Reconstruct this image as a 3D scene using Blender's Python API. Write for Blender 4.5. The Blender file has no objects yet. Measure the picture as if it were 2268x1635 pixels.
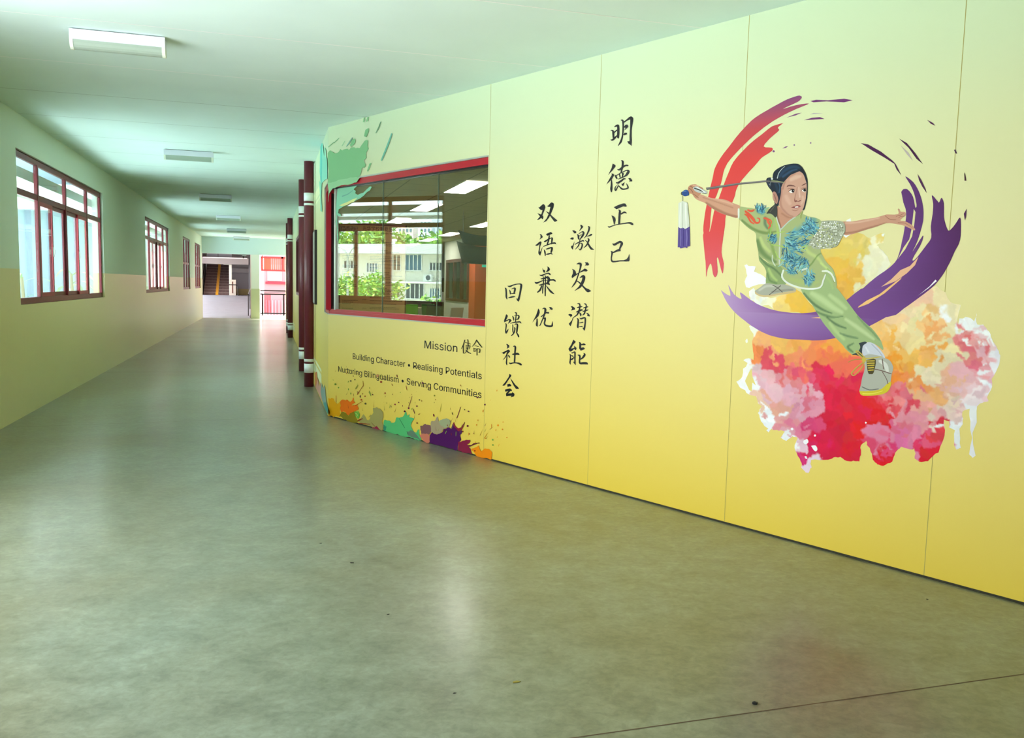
import bpy, bmesh, math, random
import numpy as np
from mathutils import Vector, Matrix
from mathutils.geometry import tessellate_polygon, delaunay_2d_cdt

C = bpy.context.scene.collection
SC = bpy.context.scene

# ------------------------------------------------------------------ camera
FPX, YAW, PITCH, ROLL = 1838.23, 0.28591, 0.09812, 0.02367
cam_d = bpy.data.cameras.new('camera')
cam_d.sensor_width = 36.0
cam_d.lens = FPX / 2268.0 * 36.0
cam_d.clip_start, cam_d.clip_end = 0.05, 600
cam = bpy.data.objects.new('camera', cam_d)
C.objects.link(cam)
fw = Vector((math.sin(YAW) * math.cos(PITCH), math.cos(YAW) * math.cos(PITCH), -math.sin(PITCH)))
rt = Vector((math.cos(YAW), -math.sin(YAW), 0))
up = rt.cross(fw)
r2 = rt * math.cos(ROLL) + up * math.sin(ROLL)
u2 = -rt * math.sin(ROLL) + up * math.cos(ROLL)
cam.matrix_world = Matrix(((r2.x, u2.x, -fw.x, 0), (r2.y, u2.y, -fw.y, 0), (r2.z, u2.z, -fw.z, 1.5), (0, 0, 0, 1)))
SC.camera = cam

# ------------------------------------------------------------------ sky, sun, exposure
SKY = (0.93, 0.96, 1.0)
SKY_STRENGTH = 3.5
SUN_STRENGTH = 14.0
EXPOSURE = 1.1
w = bpy.data.worlds.new('sky')
SC.world = w
w.use_nodes = True
bg = w.node_tree.nodes['Background']
bg.inputs[0].default_value = (*SKY, 1)
bg.inputs[1].default_value = SKY_STRENGTH
sun_d = bpy.data.lights.new('sun', 'SUN')
sun_d.energy = SUN_STRENGTH
sun_d.angle = 0.02
sun_d.color = (1.0, 0.98, 0.94)
sun = bpy.data.objects.new('sun', sun_d)
C.objects.link(sun)
sun.rotation_euler = Vector((-0.30, -0.40, -1.0)).to_track_quat('-Z', 'Y').to_euler()   # high sun from beyond the office
vs = SC.view_settings
vs.view_transform = 'Standard'
vs.look = 'None'
vs.gamma = 1
vs.exposure = EXPOSURE
vs.use_curve_mapping = False
SC.cycles.max_bounces = 10
SC.cycles.diffuse_bounces = 6
SC.cycles.glossy_bounces = 5
SC.cycles.transparent_max_bounces = 24
SC.cycles.sample_clamp_indirect = 8.0
SC.cycles.caustics_reflective = False
SC.cycles.caustics_refractive = False

# ------------------------------------------------------------------ place constants (metres)
XL = -2.525            # inner face of the left wall
XR = 0.637             # inner face of the corridor's right wall
YC = 9.523             # the corner where the mural wall turns off
H = 3.2                # ceiling
ANG = 0.42825          # the mural wall leans away from the corridor by this angle
YE = 35.2              # end of the corridor
P0 = Vector((XR, YC, 0))
DV = Vector((math.sin(ANG), -math.cos(ANG), 0))      # along the mural wall, away from the corner
NV = Vector((-math.cos(ANG), -math.sin(ANG), 0))     # out of the mural wall, into the lobby
def WP(s, z, off=0.0): return P0 + DV * s + NV * off + Vector((0, 0, z))

# ------------------------------------------------------------------ colours and materials
def lin(c):
    if isinstance(c, str): c = int(c, 16)
    if isinstance(c, int): c = ((c >> 16) & 255, (c >> 8) & 255, c & 255)
    return tuple((v / 255 / 12.92) if v / 255 <= 0.04045 else ((v / 255 + 0.055) / 1.055) ** 2.4 for v in c)
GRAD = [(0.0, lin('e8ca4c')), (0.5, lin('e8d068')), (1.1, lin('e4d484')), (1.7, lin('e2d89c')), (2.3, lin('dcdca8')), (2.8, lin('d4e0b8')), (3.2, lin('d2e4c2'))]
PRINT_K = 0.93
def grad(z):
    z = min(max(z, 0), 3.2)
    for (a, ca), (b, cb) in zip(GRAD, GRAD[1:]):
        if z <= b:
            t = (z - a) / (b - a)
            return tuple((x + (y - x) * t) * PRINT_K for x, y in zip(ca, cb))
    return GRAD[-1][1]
MATS = {}
def mat(name, col, rough=0.5, metal=0.0, noise=0.0, nscale=8.0, bump=0.0, bscale=60.0, emit=None, spec=0.5, trans=0.0):
    if name in MATS: return MATS[name]
    m = bpy.data.materials.new(name); m.use_nodes = True
    nt = m.node_tree; b = nt.nodes['Principled BSDF']
    c = lin(col) if isinstance(col, str) else col
    b.inputs['Base Color'].default_value = (*c, 1)
    b.inputs['Roughness'].default_value = rough
    b.inputs['Metallic'].default_value = metal
    b.inputs['Specular IOR Level'].default_value = spec
    if noise or bump:
        tc = nt.nodes.new('ShaderNodeTexCoord')
    if noise:
        n = nt.nodes.new('ShaderNodeTexNoise'); n.inputs['Scale'].default_value = nscale; n.inputs['Detail'].default_value = 5
        r = nt.nodes.new('ShaderNodeValToRGB')
        r.color_ramp.elements[0].position = 0.3; r.color_ramp.elements[1].position = 0.7
        r.color_ramp.elements[0].color = (*[v * (1 - noise) for v in c], 1)
        r.color_ramp.elements[1].color = (*[min(1, v * (1 + noise)) for v in c], 1)
        nt.links.new(tc.outputs['Object'], n.inputs['Vector']); nt.links.new(n.outputs['Fac'], r.inputs['Fac'])
        nt.links.new(r.outputs['Color'], b.inputs['Base Color'])
    if bump:
        n2 = nt.nodes.new('ShaderNodeTexNoise'); n2.inputs['Scale'].default_value = bscale; n2.inputs['Detail'].default_value = 4
        bp = nt.nodes.new('ShaderNodeBump'); bp.inputs['Strength'].default_value = bump; bp.inputs['Distance'].default_value = 0.01
        nt.links.new(tc.outputs['Object'], n2.inputs['Vector']); nt.links.new(n2.outputs['Fac'], bp.inputs['Height'])
        nt.links.new(bp.outputs['Normal'], b.inputs['Normal'])
    if emit:
        b.inputs['Emission Color'].default_value = (*c, 1); b.inputs['Emission Strength'].default_value = emit
    MATS[name] = m
    return m

def glass_mat(name, tint, ior=1.52, haze=0.0):
    """thin clear pane: mirror reflection by Fresnel over a clear (or faintly filmed) sheet"""
    m = bpy.data.materials.new(name); m.use_nodes = True
    nt = m.node_tree; nt.nodes.remove(nt.nodes['Principled BSDF'])
    out = nt.nodes['Material Output']
    tr = nt.nodes.new('ShaderNodeBsdfTransparent'); tr.inputs[0].default_value = (*tint, 1)
    gl = nt.nodes.new('ShaderNodeBsdfGlossy'); gl.inputs['Roughness'].default_value = 0.0; gl.inputs[0].default_value = (1, 1, 1, 1)
    ge = nt.nodes.new('ShaderNodeNewGeometry'); dt = nt.nodes.new('ShaderNodeVectorMath'); dt.operation = 'DOT_PRODUCT'
    nt.links.new(ge.outputs['Incoming'], dt.inputs[0]); nt.links.new(ge.outputs['Normal'], dt.inputs[1])
    def mth(op, a, b=None):
        x = nt.nodes.new('ShaderNodeMath'); x.operation = op
        for i, v in enumerate((a, b)):
            if v is None: continue
            if isinstance(v, (int, float)): x.inputs[i].default_value = v
            else: nt.links.new(v, x.inputs[i])
        return x.outputs[0]
    r0 = ((ior - 1) / (ior + 1)) ** 2
    fr = nt.nodes.new('ShaderNodeMath'); fr.operation = 'ADD'; fr.inputs[1].default_value = r0      # Schlick's curve
    nt.links.new(mth('MULTIPLY', mth('POWER', mth('SUBTRACT', 1.0, mth('ABSOLUTE', dt.outputs['Value'])), 5.0), 1 - r0), fr.inputs[0])
    mx = nt.nodes.new('ShaderNodeMixShader')
    nt.links.new(fr.outputs[0], mx.inputs[0]); nt.links.new(tr.outputs[0], mx.inputs[1]); nt.links.new(gl.outputs[0], mx.inputs[2])
    last = mx
    if haze:
        df = nt.nodes.new('ShaderNodeBsdfTranslucent'); df.inputs[0].default_value = (0.85, 0.95, 1.0, 1)
        m2 = nt.nodes.new('ShaderNodeMixShader'); m2.inputs[0].default_value = haze
        nt.links.new(mx.outputs[0], m2.inputs[1]); nt.links.new(df.outputs[0], m2.inputs[2]); last = m2
    nt.links.new(last.outputs[0], out.inputs[0])
    MATS[name] = m
    return m

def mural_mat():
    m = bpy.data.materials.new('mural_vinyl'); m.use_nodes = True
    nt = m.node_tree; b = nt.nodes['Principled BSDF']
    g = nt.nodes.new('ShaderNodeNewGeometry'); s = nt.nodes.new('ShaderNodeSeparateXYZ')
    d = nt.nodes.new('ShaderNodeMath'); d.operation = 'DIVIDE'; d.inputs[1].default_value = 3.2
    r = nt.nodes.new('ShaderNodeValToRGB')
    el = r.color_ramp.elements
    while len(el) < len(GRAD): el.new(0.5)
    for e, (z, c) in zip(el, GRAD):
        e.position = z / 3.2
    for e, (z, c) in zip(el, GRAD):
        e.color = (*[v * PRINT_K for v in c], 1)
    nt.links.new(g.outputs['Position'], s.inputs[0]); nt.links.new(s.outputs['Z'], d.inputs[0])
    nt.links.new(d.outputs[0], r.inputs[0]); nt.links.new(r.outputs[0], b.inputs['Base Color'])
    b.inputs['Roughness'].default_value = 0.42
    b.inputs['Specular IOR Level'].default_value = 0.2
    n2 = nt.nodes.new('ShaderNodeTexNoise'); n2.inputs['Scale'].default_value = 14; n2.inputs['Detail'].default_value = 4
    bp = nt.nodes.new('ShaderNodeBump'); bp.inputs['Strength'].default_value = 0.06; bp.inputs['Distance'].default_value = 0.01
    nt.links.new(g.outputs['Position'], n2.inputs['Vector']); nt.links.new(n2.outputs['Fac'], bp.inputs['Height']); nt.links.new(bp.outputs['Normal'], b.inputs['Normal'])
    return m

def print_mat():
    """printed vinyl: takes its ink colours from the sheet's colour layer"""
    m = bpy.data.materials.new('printed_vinyl'); m.use_nodes = True
    nt = m.node_tree; b = nt.nodes['Principled BSDF']
    a = nt.nodes.new('ShaderNodeVertexColor'); a.layer_name = 'ink'
    nt.links.new(a.outputs['Color'], b.inputs['Base Color'])
    b.inputs['Roughness'].default_value = 0.5
    b.inputs['Specular IOR Level'].default_value = 0.12
    return m

def concrete_mat():
    m = bpy.data.materials.new('polished_concrete'); m.use_nodes = True
    nt = m.node_tree; b = nt.nodes['Principled BSDF']
    g = nt.nodes.new('ShaderNodeNewGeometry')
    mp = nt.nodes.new('ShaderNodeMapping'); mp.inputs['Rotation'].default_value = (0, 0, 0.4); mp.inputs['Scale'].default_value = (1.0, 1.15, 1)
    nt.links.new(g.outputs['Position'], mp.inputs['Vector'])
    def noise(scale, detail, rough, dist, src):
        n = nt.nodes.new('ShaderNodeTexNoise'); n.inputs['Scale'].default_value = scale; n.inputs['Detail'].default_value = detail
        n.inputs['Roughness'].default_value = rough; n.inputs['Distortion'].default_value = dist
        nt.links.new(src, n.inputs['Vector']); return n
    n1 = noise(0.55, 4, 0.5, 0.4, g.outputs['Position'])
    n2 = noise(5.0, 6, 0.68, 0.25, mp.outputs[0])
    n3 = noise(24, 5, 0.7, 0.6, mp.outputs[0])
    r1 = nt.nodes.new('ShaderNodeValToRGB')
    r1.color_ramp.elements[0].position = 0.35; r1.color_ramp.elements[1].position = 0.65
    r1.color_ramp.elements[0].color = (*lin('7a7862'), 1); r1.color_ramp.elements[1].color = (*lin('848c7e'), 1)
    r2_ = nt.nodes.new('ShaderNodeValToRGB')
    r2_.color_ramp.elements[0].position = 0.05; r2_.color_ramp.elements[1].position = 0.95
    r2_.color_ramp.elements[0].color = (0.38, 0.35, 0.26, 1); r2_.color_ramp.elements[1].color = (1.52, 1.55, 1.58, 1)
    r3 = nt.nodes.new('ShaderNodeValToRGB')
    r3.color_ramp.elements[0].position = 0.05; r3.color_ramp.elements[1].position = 0.95
    r3.color_ramp.elements[0].color = (0.55, 0.54, 0.48, 1); r3.color_ramp.elements[1].color = (1.40, 1.40, 1.40, 1)
    nt.links.new(n1.outputs['Fac'], r1.inputs[0]); nt.links.new(n2.outputs['Fac'], r2_.inputs[0]); nt.links.new(n3.outputs['Fac'], r3.inputs[0])
    def mul(a, b_):
        x = nt.nodes.new('ShaderNodeMix'); x.data_type = 'RGBA'; x.blend_type = 'MULTIPLY'; x.inputs[0].default_value = 1.0
        nt.links.new(a, x.inputs[6]); nt.links.new(b_, x.inputs[7]); return x.outputs[2]
    c = mul(mul(r1.outputs[0], r2_.outputs[0]), r3.outputs[0])
    nt.links.new(c, b.inputs['Base Color'])
    rr = nt.nodes.new('ShaderNodeMapRange'); rr.inputs[1].default_value = 0.3; rr.inputs[2].default_value = 0.7; rr.inputs[3].default_value = 0.29; rr.inputs[4].default_value = 0.38
    nt.links.new(n2.outputs['Fac'], rr.inputs[0]); nt.links.new(rr.outputs[0], b.inputs['Roughness'])
    b.inputs['Specular IOR Level'].default_value = 0.45
    b.inputs['Coat Weight'].default_value = 0.35; b.inputs['Coat Roughness'].default_value = 0.2
    bp = nt.nodes.new('ShaderNodeBump'); bp.inputs['Strength'].default_value = 0.12; bp.inputs['Distance'].default_value = 0.004
    nt.links.new(n3.outputs['Fac'], bp.inputs['Height']); nt.links.new(bp.outputs['Normal'], b.inputs['Normal'])
    return m

def dado_mat():
    """left wall: gloss enamel below a level line, flat emulsion above"""
    m = bpy.data.materials.new('two_tone_wall_paint'); m.use_nodes = True
    nt = m.node_tree; b = nt.nodes['Principled BSDF']
    g = nt.nodes.new('ShaderNodeNewGeometry'); s = nt.nodes.new('ShaderNodeSeparateXYZ')
    nt.links.new(g.outputs['Position'], s.inputs[0])
    gt = nt.nodes.new('ShaderNodeMath'); gt.operation = 'GREATER_THAN'; gt.inputs[1].default_value = 1.57
    nt.links.new(s.outputs['Z'], gt.inputs[0])
    mx = nt.nodes.new('ShaderNodeMix'); mx.data_type = 'RGBA'
    mx.inputs[6].default_value = (*lin('d8d096'), 1); mx.inputs[7].default_value = (*lin('dce6d8'), 1)
    nt.links.new(gt.outputs[0], mx.inputs[0]); nt.links.new(mx.outputs[2], b.inputs['Base Color'])
    rr = nt.nodes.new('ShaderNodeMapRange'); rr.inputs[3].default_value = 0.3; rr.inputs[4].default_value = 0.6
    nt.links.new(gt.outputs[0], rr.inputs[0]); nt.links.new(rr.outputs[0], b.inputs['Roughness'])
    mp = nt.nodes.new('ShaderNodeMapping'); mp.inputs['Scale'].default_value = (3, 6, 1.0)
    n2 = nt.nodes.new('ShaderNodeTexNoise'); n2.inputs['Scale'].default_value = 3; n2.inputs['Detail'].default_value = 4
    bp = nt.nodes.new('ShaderNodeBump'); bp.inputs['Strength'].default_value = 0.12; bp.inputs['Distance'].default_value = 0.008
    nt.links.new(g.outputs['Position'], mp.inputs[0]); nt.links.new(mp.outputs[0], n2.inputs['Vector'])
    nt.links.new(n2.outputs['Fac'], bp.inputs['Height']); nt.links.new(bp.outputs['Normal'], b.inputs['Normal'])
    return m

M_MURAL = mural_mat(); M_PRINT = print_mat(); M_FLOOR = concrete_mat(); M_DADO = dado_mat()
M_CEIL = mat('ceiling_paint', 'e0f2ee', 0.7, noise=0.02, nscale=2)
M_WHITE = mat('white_paint', 'e6e8e2', 0.5)
M_RED = mat('red_powder_coat', 'b01028', 0.35, noise=0.06, nscale=6)
M_MAROON = mat('maroon_window_frame', '6e1824', 0.4, noise=0.08, nscale=5)
M_PIPE = mat('maroon_pipe_paint', '682432', 0.33, noise=0.05, nscale=5)
M_BLACK = mat('black_paint', '141214', 0.4)
M_ALU = mat('grey_aluminium', 'b4b8b0', 0.35, metal=0.4)
M_SEAM = mat('panel_joint', 'a89c50', 0.7)
M_GAP = mat('gap_shade_and_rods', '2c2a18', 0.8)
M_CREAM = mat('cream_band', 'e6e8b8', 0.45)
M_INK = mat('black_ink', '0c0e16', 0.4)
G_WIN = glass_mat('clear_window_glass', (0.87, 0.985, 0.975), 1.45)
G_OFF = glass_mat('office_glass', (0.9, 0.93, 0.91), 1.95)

# ------------------------------------------------------------------ helpers
def clean(name): return name
class MB:
    def __init__(self): self.v = []; self.f = []; self.m = []
    def add(self, vs, fs, m=0):
        o = len(self.v); self.v += [tuple(p) for p in vs]
        for f in fs: self.f.append([o + i for i in f]); self.m.append(m)
        return self
    def box(self, a, b, m=0):
        x0, y0, z0 = a; x1, y1, z1 = b
        return self.hexa([(x0, y0, z0), (x1, y0, z0), (x1, y1, z0), (x0, y1, z0), (x0, y0, z1), (x1, y0, z1), (x1, y1, z1), (x0, y1, z1)], m)
    def hexa(self, p, m=0):
        return self.add(p, [(0, 3, 2, 1), (4, 5, 6, 7), (0, 1, 5, 4), (1, 2, 6, 5), (2, 3, 7, 6), (3, 0, 4, 7)], m)
    def wbox(self, s0, s1, t0, t1, z0, z1, m=0):
        """box in the mural wall's own frame: s along, t depth behind its face"""
        p = [WP(s, z, -t) for z in (z0, z1) for s, t in ((s0, t0), (s1, t0), (s1, t1), (s0, t1))]
        return self.hexa(p, m)
    def tube(self, pts, r, n=10, m=0, caps=True):
        pts = [Vector(p) for p in pts]; rs = r if isinstance(r, (list, tuple)) else [r] * len(pts)
        o = len(self.v)
        for i, p in enumerate(pts):
            t = (pts[min(i + 1, len(pts) - 1)] - pts[max(i - 1, 0)]).normalized()
            a = t.cross(Vector((0, 0, 1)) if abs(t.z) < 0.9 else Vector((1, 0, 0))).normalized(); b = t.cross(a)
            for k in range(n):
                th = 2 * math.pi * k / n
                self.v.append(tuple(p + (a * math.cos(th) + b * math.sin(th)) * rs[i]))
        for i in range(len(pts) - 1):
            for k in range(n):
                self.f.append([o + i * n + k, o + i * n + (k + 1) % n, o + (i + 1) * n + (k + 1) % n, o + (i + 1) * n + k]); self.m.append(m)
        if caps:
            self.f.append([o + k for k in range(n)][::-1]); self.m.append(m)
            self.f.append([o + (len(pts) - 1) * n + k for k in range(n)]); self.m.append(m)
        return self
    def sphere(self, c, r, n=10, sz=1.0, m=0):
        o = len(self.v); c = Vector(c); rows = n // 2
        for i in range(rows + 1):
            ph = math.pi * i / rows
            for k in range(n):
                th = 2 * math.pi * k / n
                self.v.append((c.x + r * math.sin(ph) * math.cos(th), c.y + r * math.sin(ph) * math.sin(th), c.z + r * sz * math.cos(ph)))
        for i in range(rows):
            for k in range(n):
                self.f.append([o + i * n + k, o + (i + 1) * n + k, o + (i + 1) * n + (k + 1) % n, o + i * n + (k + 1) % n]); self.m.append(m)
        return self
    def build(self, name, mats, parent=None, bevel=0.0, smooth=False):
        me = bpy.data.meshes.new(name)
        me.from_pydata(self.v, [], self.f); me.update()
        for m in (mats if isinstance(mats, (list, tuple)) else [mats]): me.materials.append(m)
        if any(self.m): me.polygons.foreach_set('material_index', self.m)
        if smooth: me.polygons.foreach_set('use_smooth', [True] * len(me.polygons))
        o = bpy.data.objects.new(name, me); C.objects.link(o)
        if parent is not None: attach(o, parent)
        if bevel:
            b = o.modifiers.new('bevel', 'BEVEL'); b.width = bevel; b.segments = 2; b.limit_method = 'ANGLE'
        return o
def attach(o, p):
    o.parent = p
    o.matrix_parent_inverse = Matrix.Translation(-Vector(ORIGIN.get(p.name, (0, 0, 0))))
ORIGIN = {}
def thing(name, label, cat, loc=(0, 0, 0), group=None):
    o = bpy.data.objects.new(name, None); C.objects.link(o)
    o.location = loc; o.empty_display_size = 0.1
    ORIGIN[o.name] = tuple(loc)
    return tag(o, label, cat, group)
def tag(o, label, cat, group=None):
    o['label'] = label; o['category'] = cat
    if group: o['group'] = group
    return o
def struct(o, label=None, cat=None):
    o['kind'] = 'structure'
    if label: o['label'] = label
    if cat: o['category'] = cat
    return o
def copy_thing(root, delta, label, group=None):
    """a copy of a thing with its parts and sub-parts, moved by delta"""
    r = root.copy(); C.objects.link(r); r.location = Vector(root.location) + Vector(delta)
    ORIGIN[r.name] = tuple(ORIGIN[root.name]) if root.name in ORIGIN else (0, 0, 0)
    r['label'] = label
    if group: r['group'] = group
    def rec(src, dst):
        for ch in list(src.children):
            c = ch.copy(); C.objects.link(c); c.parent = dst; c.matrix_parent_inverse = ch.matrix_parent_inverse.copy()
            rec(ch, c)
    rec(root, r)
    return r

# ------------------------------------------------------------------ floor, ceiling, walls
fm = MB(); fm.box((XL - 0.15, -7.2, -0.3), (9, YE, 0.0))
fm.box((-9, YE, -0.3), (3.2, 37.6, 0.0))
# saw-cut joints across the slab
M_JOINT = mat('floor_joint', '5c4834', 0.8)
for (x0, y0, x1, y1, wd) in ((-2.52, 14.42, 0.6, 14.33, 0.012), (-2.5, 9.2, 0.637, 9.5, 0.004), (0.3, 2.47, 3.8, 2.49, 0.006)):
    fm.add([(x0, y0, 0.0006), (x1, y1, 0.0006), (x1, y1 + wd, 0.0006), (x0, y0 + wd, 0.0006)], [(0, 1, 2, 3)], 1)
struct(fm.build('floor', [M_FLOOR, M_JOINT]), 'grey green polished concrete floor of the lobby and corridor', 'floor')

cm = MB(); cm.box((XL - 0.25, -7.2, H), (9, YE + 0.3, H + 0.25))
M_STRIP = mat('ceiling_joint_strip', 'fafcfc', 0.5)
for i, y in enumerate((3.72, 5.0, 6.27, 7.537, 8.769, 10.058, 11.32, 12.58, 13.84, 15.1, 16.36, 17.62, 18.88, 20.14, 22.66, 25.18, 27.7, 30.2, 32.7)):
    wd, m = (0.013, 1) if i in (1, 2, 3) else (0.008, 2)
    cm.add([(XL, y, H - 0.001), (9, y, H - 0.001), (9, y + wd, H - 0.001), (XL, y + wd, H - 0.001)], [(0, 1, 2, 3)], m)
M_GROOVE = mat('ceiling_groove', '98a8a0', 0.8)
struct(cm.build('ceiling', [M_CEIL, M_STRIP, M_GROOVE]), 'pale mint ceiling boards with thin joints', 'ceiling')

SILL, HEAD = 1.19, 2.83
WINS = [(9.93, 14.65), (19.37, 23.82), (27.50, 29.87), (31.82, 34.28)]
OPEN0, OPEN1 = 1.4, 5.8         # unseen opening, sized for the light it lets in, onto the terrace here, beside the camera
lm = MB(); y = OPEN1
lm.box((XL - 0.16, -7.2, 0), (XL, OPEN0, H)); lm.box((XL - 0.16, OPEN0, 2.9), (XL, OPEN1, H))
for a, b in WINS:
    lm.box((XL - 0.16, y, 0), (XL, a, H)); lm.box((XL - 0.16, a, 0), (XL, b, SILL)); lm.box((XL - 0.16, a, HEAD), (XL, b, H)); y = b
lm.box((XL - 0.16, y, 0), (XL, YE, H))
struct(lm.build('wall_left', M_DADO), 'left corridor wall, pale green above and glossy yellow below, with four windows', 'wall')

SW = 2.797; WZ0, WZ1 = 1.155, 2.605
TW = 0.15
mm = MB()
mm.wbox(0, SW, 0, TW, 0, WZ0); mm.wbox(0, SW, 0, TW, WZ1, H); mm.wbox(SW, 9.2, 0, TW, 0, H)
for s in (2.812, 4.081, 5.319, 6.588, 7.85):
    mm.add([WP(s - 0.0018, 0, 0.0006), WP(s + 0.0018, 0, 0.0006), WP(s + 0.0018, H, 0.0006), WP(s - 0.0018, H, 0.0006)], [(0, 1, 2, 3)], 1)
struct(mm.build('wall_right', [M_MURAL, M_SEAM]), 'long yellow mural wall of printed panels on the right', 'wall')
gm = MB(); gm.wbox(0.02, 9.2, -0.004, 0.0, 0, 0.011)  # dark strip stands in for the shade in the gap under the wall
struct(gm.build('shade_strip_right', M_GAP), 'thin strip painted dark for the shade along the foot of the mural wall', 'shade_strip')
rw = MB()
WRY0, WRY1 = 15.3, 21.0
rw.box((XR, YC + 0.0, 0), (XR + TW, 10.15, WZ0)); rw.box((XR, YC + 0.0, WZ1), (XR + TW, 10.15, H))
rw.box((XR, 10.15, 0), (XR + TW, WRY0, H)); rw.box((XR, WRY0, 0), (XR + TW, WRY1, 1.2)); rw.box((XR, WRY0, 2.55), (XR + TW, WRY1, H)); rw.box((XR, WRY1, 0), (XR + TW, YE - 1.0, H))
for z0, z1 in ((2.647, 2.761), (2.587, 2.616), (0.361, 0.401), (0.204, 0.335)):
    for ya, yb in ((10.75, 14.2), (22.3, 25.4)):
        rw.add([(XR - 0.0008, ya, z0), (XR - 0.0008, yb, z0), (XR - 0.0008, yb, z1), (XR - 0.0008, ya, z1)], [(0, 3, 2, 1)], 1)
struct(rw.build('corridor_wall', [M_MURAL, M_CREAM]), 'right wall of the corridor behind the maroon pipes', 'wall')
bm_ = MB(); bm_.box((XL - 0.16, -7.2, 0), (9, -7.0, H)); bm_.box((8.8, -7.0, 0), (9, 1.5, H)); struct(bm_.build('light_block_wall', M_WHITE), 'unseen white walls added behind the camera to block light from the back', 'wall')  # unseen walls, added to cut the light coming from behind the camera
em = MB(); em.box((XL - 0.1, YE - 0.2, 2.56), (3.2, YE + 0.15, H))
struct(em.build('end_wall', mat('pale_blue_wall', 'cfe2e6', 0.6)), 'pale blue beam across the far end of the corridor', 'beam')
# ------------------------------------------------------------------ left windows
M_SASH = mat('bright_red_sash', '9c2030', 0.4)
def left_window(n, y0, y1, fr, label, sliding=True, tz=2.40):
    win = bpy.data.objects.new('window_%d' % n, None); C.objects.link(win); win.location = (XL, y0, SILL); ORIGIN[win.name] = (XL, y0, SILL)
    struct(win, label, 'window')
    xf, xb = XL - 0.03, XL - 0.07         # frame front and back
    f = MB(); t = 0.05
    f.box((xb, y0, SILL), (xf, y1, SILL + 0.07)); f.box((xb, y0, HEAD - 0.07), (xf, y1, HEAD))
    f.box((xb, y0, SILL + 0.07), (xf, y0 + t, HEAD - 0.07)); f.box((xb, y1 - t, SILL + 0.07), (xf, y1, HEAD - 0.07))
    f.box((xb, y0 + t, tz - 0.035), (xf - 0.002, y1 - t, tz + 0.035))
    f.build('frame', M_MAROON, win, bevel=0.006)
    ys = [y0] + [y0 + (y1 - y0) * q for q in fr] + [y1]
    for q in ys[1:-1]:
        MB().box((xb + 0.003, q - 0.03, SILL + 0.06), (xf + 0.003, q + 0.03, HEAD - 0.06)).build('mullion', M_MAROON, win, bevel=0.005)
    for k in range(len(ys) - 1):
        a, b = ys[k] + 0.034, ys[k + 1] - 0.034
        xm = (xf + xb) / 2
        MB().box((xm - 0.003, a, tz + 0.036), (xm + 0.003, b, HEAD - 0.07)).build('pane', G_WIN, win)
        if sliding and 0 < k < len(ys) - 2:
            c = (a + b) / 2 - 0.06 * (1 if k == 1 else -1)
            for j, (p, q) in enumerate(((a, c + 0.03), (c - 0.03, b))):
                xo = xm + (0.0095 if j == (0 if k == 1 else 1) else -0.0095)
                s = MB(); e = 0.05
                s.box((xo - 0.009, p, SILL + 0.07), (xo + 0.009, q, SILL + 0.12)); s.box((xo - 0.009, p, tz - 0.085), (xo + 0.009, q, tz - 0.036))
                s.box((xo - 0.009, p, SILL + 0.12), (xo + 0.009, p + e, tz - 0.085)); s.box((xo - 0.009, q - e, SILL + 0.12), (xo + 0.009, q, tz - 0.085))
                so = s.build('sash', M_SASH if (j == 0) == (k == 1) else M_MAROON, win)
                MB().box((xo - 0.003, p + e, SILL + 0.12), (xo + 0.003, q - e, tz - 0.085)).build('pane', G_WIN, so)
                if (j == 0) == (k == 1):
                    yy = q - e / 2 if j == 0 else p + e / 2
                    h = MB(); h.box((xo + 0.009, yy - 0.016, 1.74), (xo + 0.017, yy + 0.016, 1.86)); h.box((xo + 0.017, yy - 0.008, 1.77), (xo + 0.03, yy + 0.008, 1.83))
                    h.build('handle', M_ALU, so)
        else:
            MB().box((xm - 0.003, a, SILL + 0.07), (xm + 0.003, b, tz - 0.036)).build('pane', G_WIN, win)
    return win
left_window(1, *WINS[0], (0.205, 0.497, 0.778), 'nearest four-bay window with maroon frames in the left wall')
left_window(2, *WINS[1], (0.205, 0.497, 0.778), 'second four-bay window with maroon frames along the left wall')
left_window(3, *WINS[2], (0.33, 0.67), 'third window in the left wall, narrower', False, 2.02)
left_window(4, *WINS[3], (0.33, 0.67), 'farthest window in the left wall, beside the stairs', False, 2.02)

# ------------------------------------------------------------------ the office corner window in the mural wall
win = bpy.data.objects.new('window_5', None); C.objects.link(win); win.location = WP(1.4, WZ0); ORIGIN[win.name] = tuple(WP(1.4, WZ0))
struct(win, 'wide frameless office window with a red surround in the mural wall', 'window')
f = MB()
f.wbox(0.0, SW, 0.012, 0.10, WZ1 - 0.062, WZ1); f.wbox(0.0, SW, 0.03, 0.09, WZ1 - 0.075, WZ1 - 0.062, 1)
f.build('head_rail', [M_RED, M_BLACK], win)
f = MB()
f.wbox(0.0, SW, 0.012, 0.10, WZ0, WZ0 + 0.034); f.wbox(0.0, SW, 0.026, 0.10, WZ0 + 0.034, WZ0 + 0.048); f.wbox(0.0, SW, 0.04, 0.10, WZ0 + 0.048, WZ0 + 0.056)
f.build('sill_rail', M_RED, win)
f = MB()
f.wbox(0.0, SW, -0.004, 0.012, WZ0 - 0.006, WZ0 + 0.004); f.wbox(0.0, SW, -0.004, 0.012, WZ1 - 0.004, WZ1 + 0.010)
f.box((XR - 0.004, YC + 0.01, WZ0 - 0.006), (XR + 0.012, 10.15, WZ0 + 0.004)); f.box((XR - 0.004, YC + 0.01, WZ1 - 0.004), (XR + 0.012, 10.15, WZ1 + 0.010)); f.box((XR - 0.004, 10.14, WZ0), (XR + 0.012, 10.16, WZ1))
f.build('edge_trim', M_ALU, win)
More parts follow.
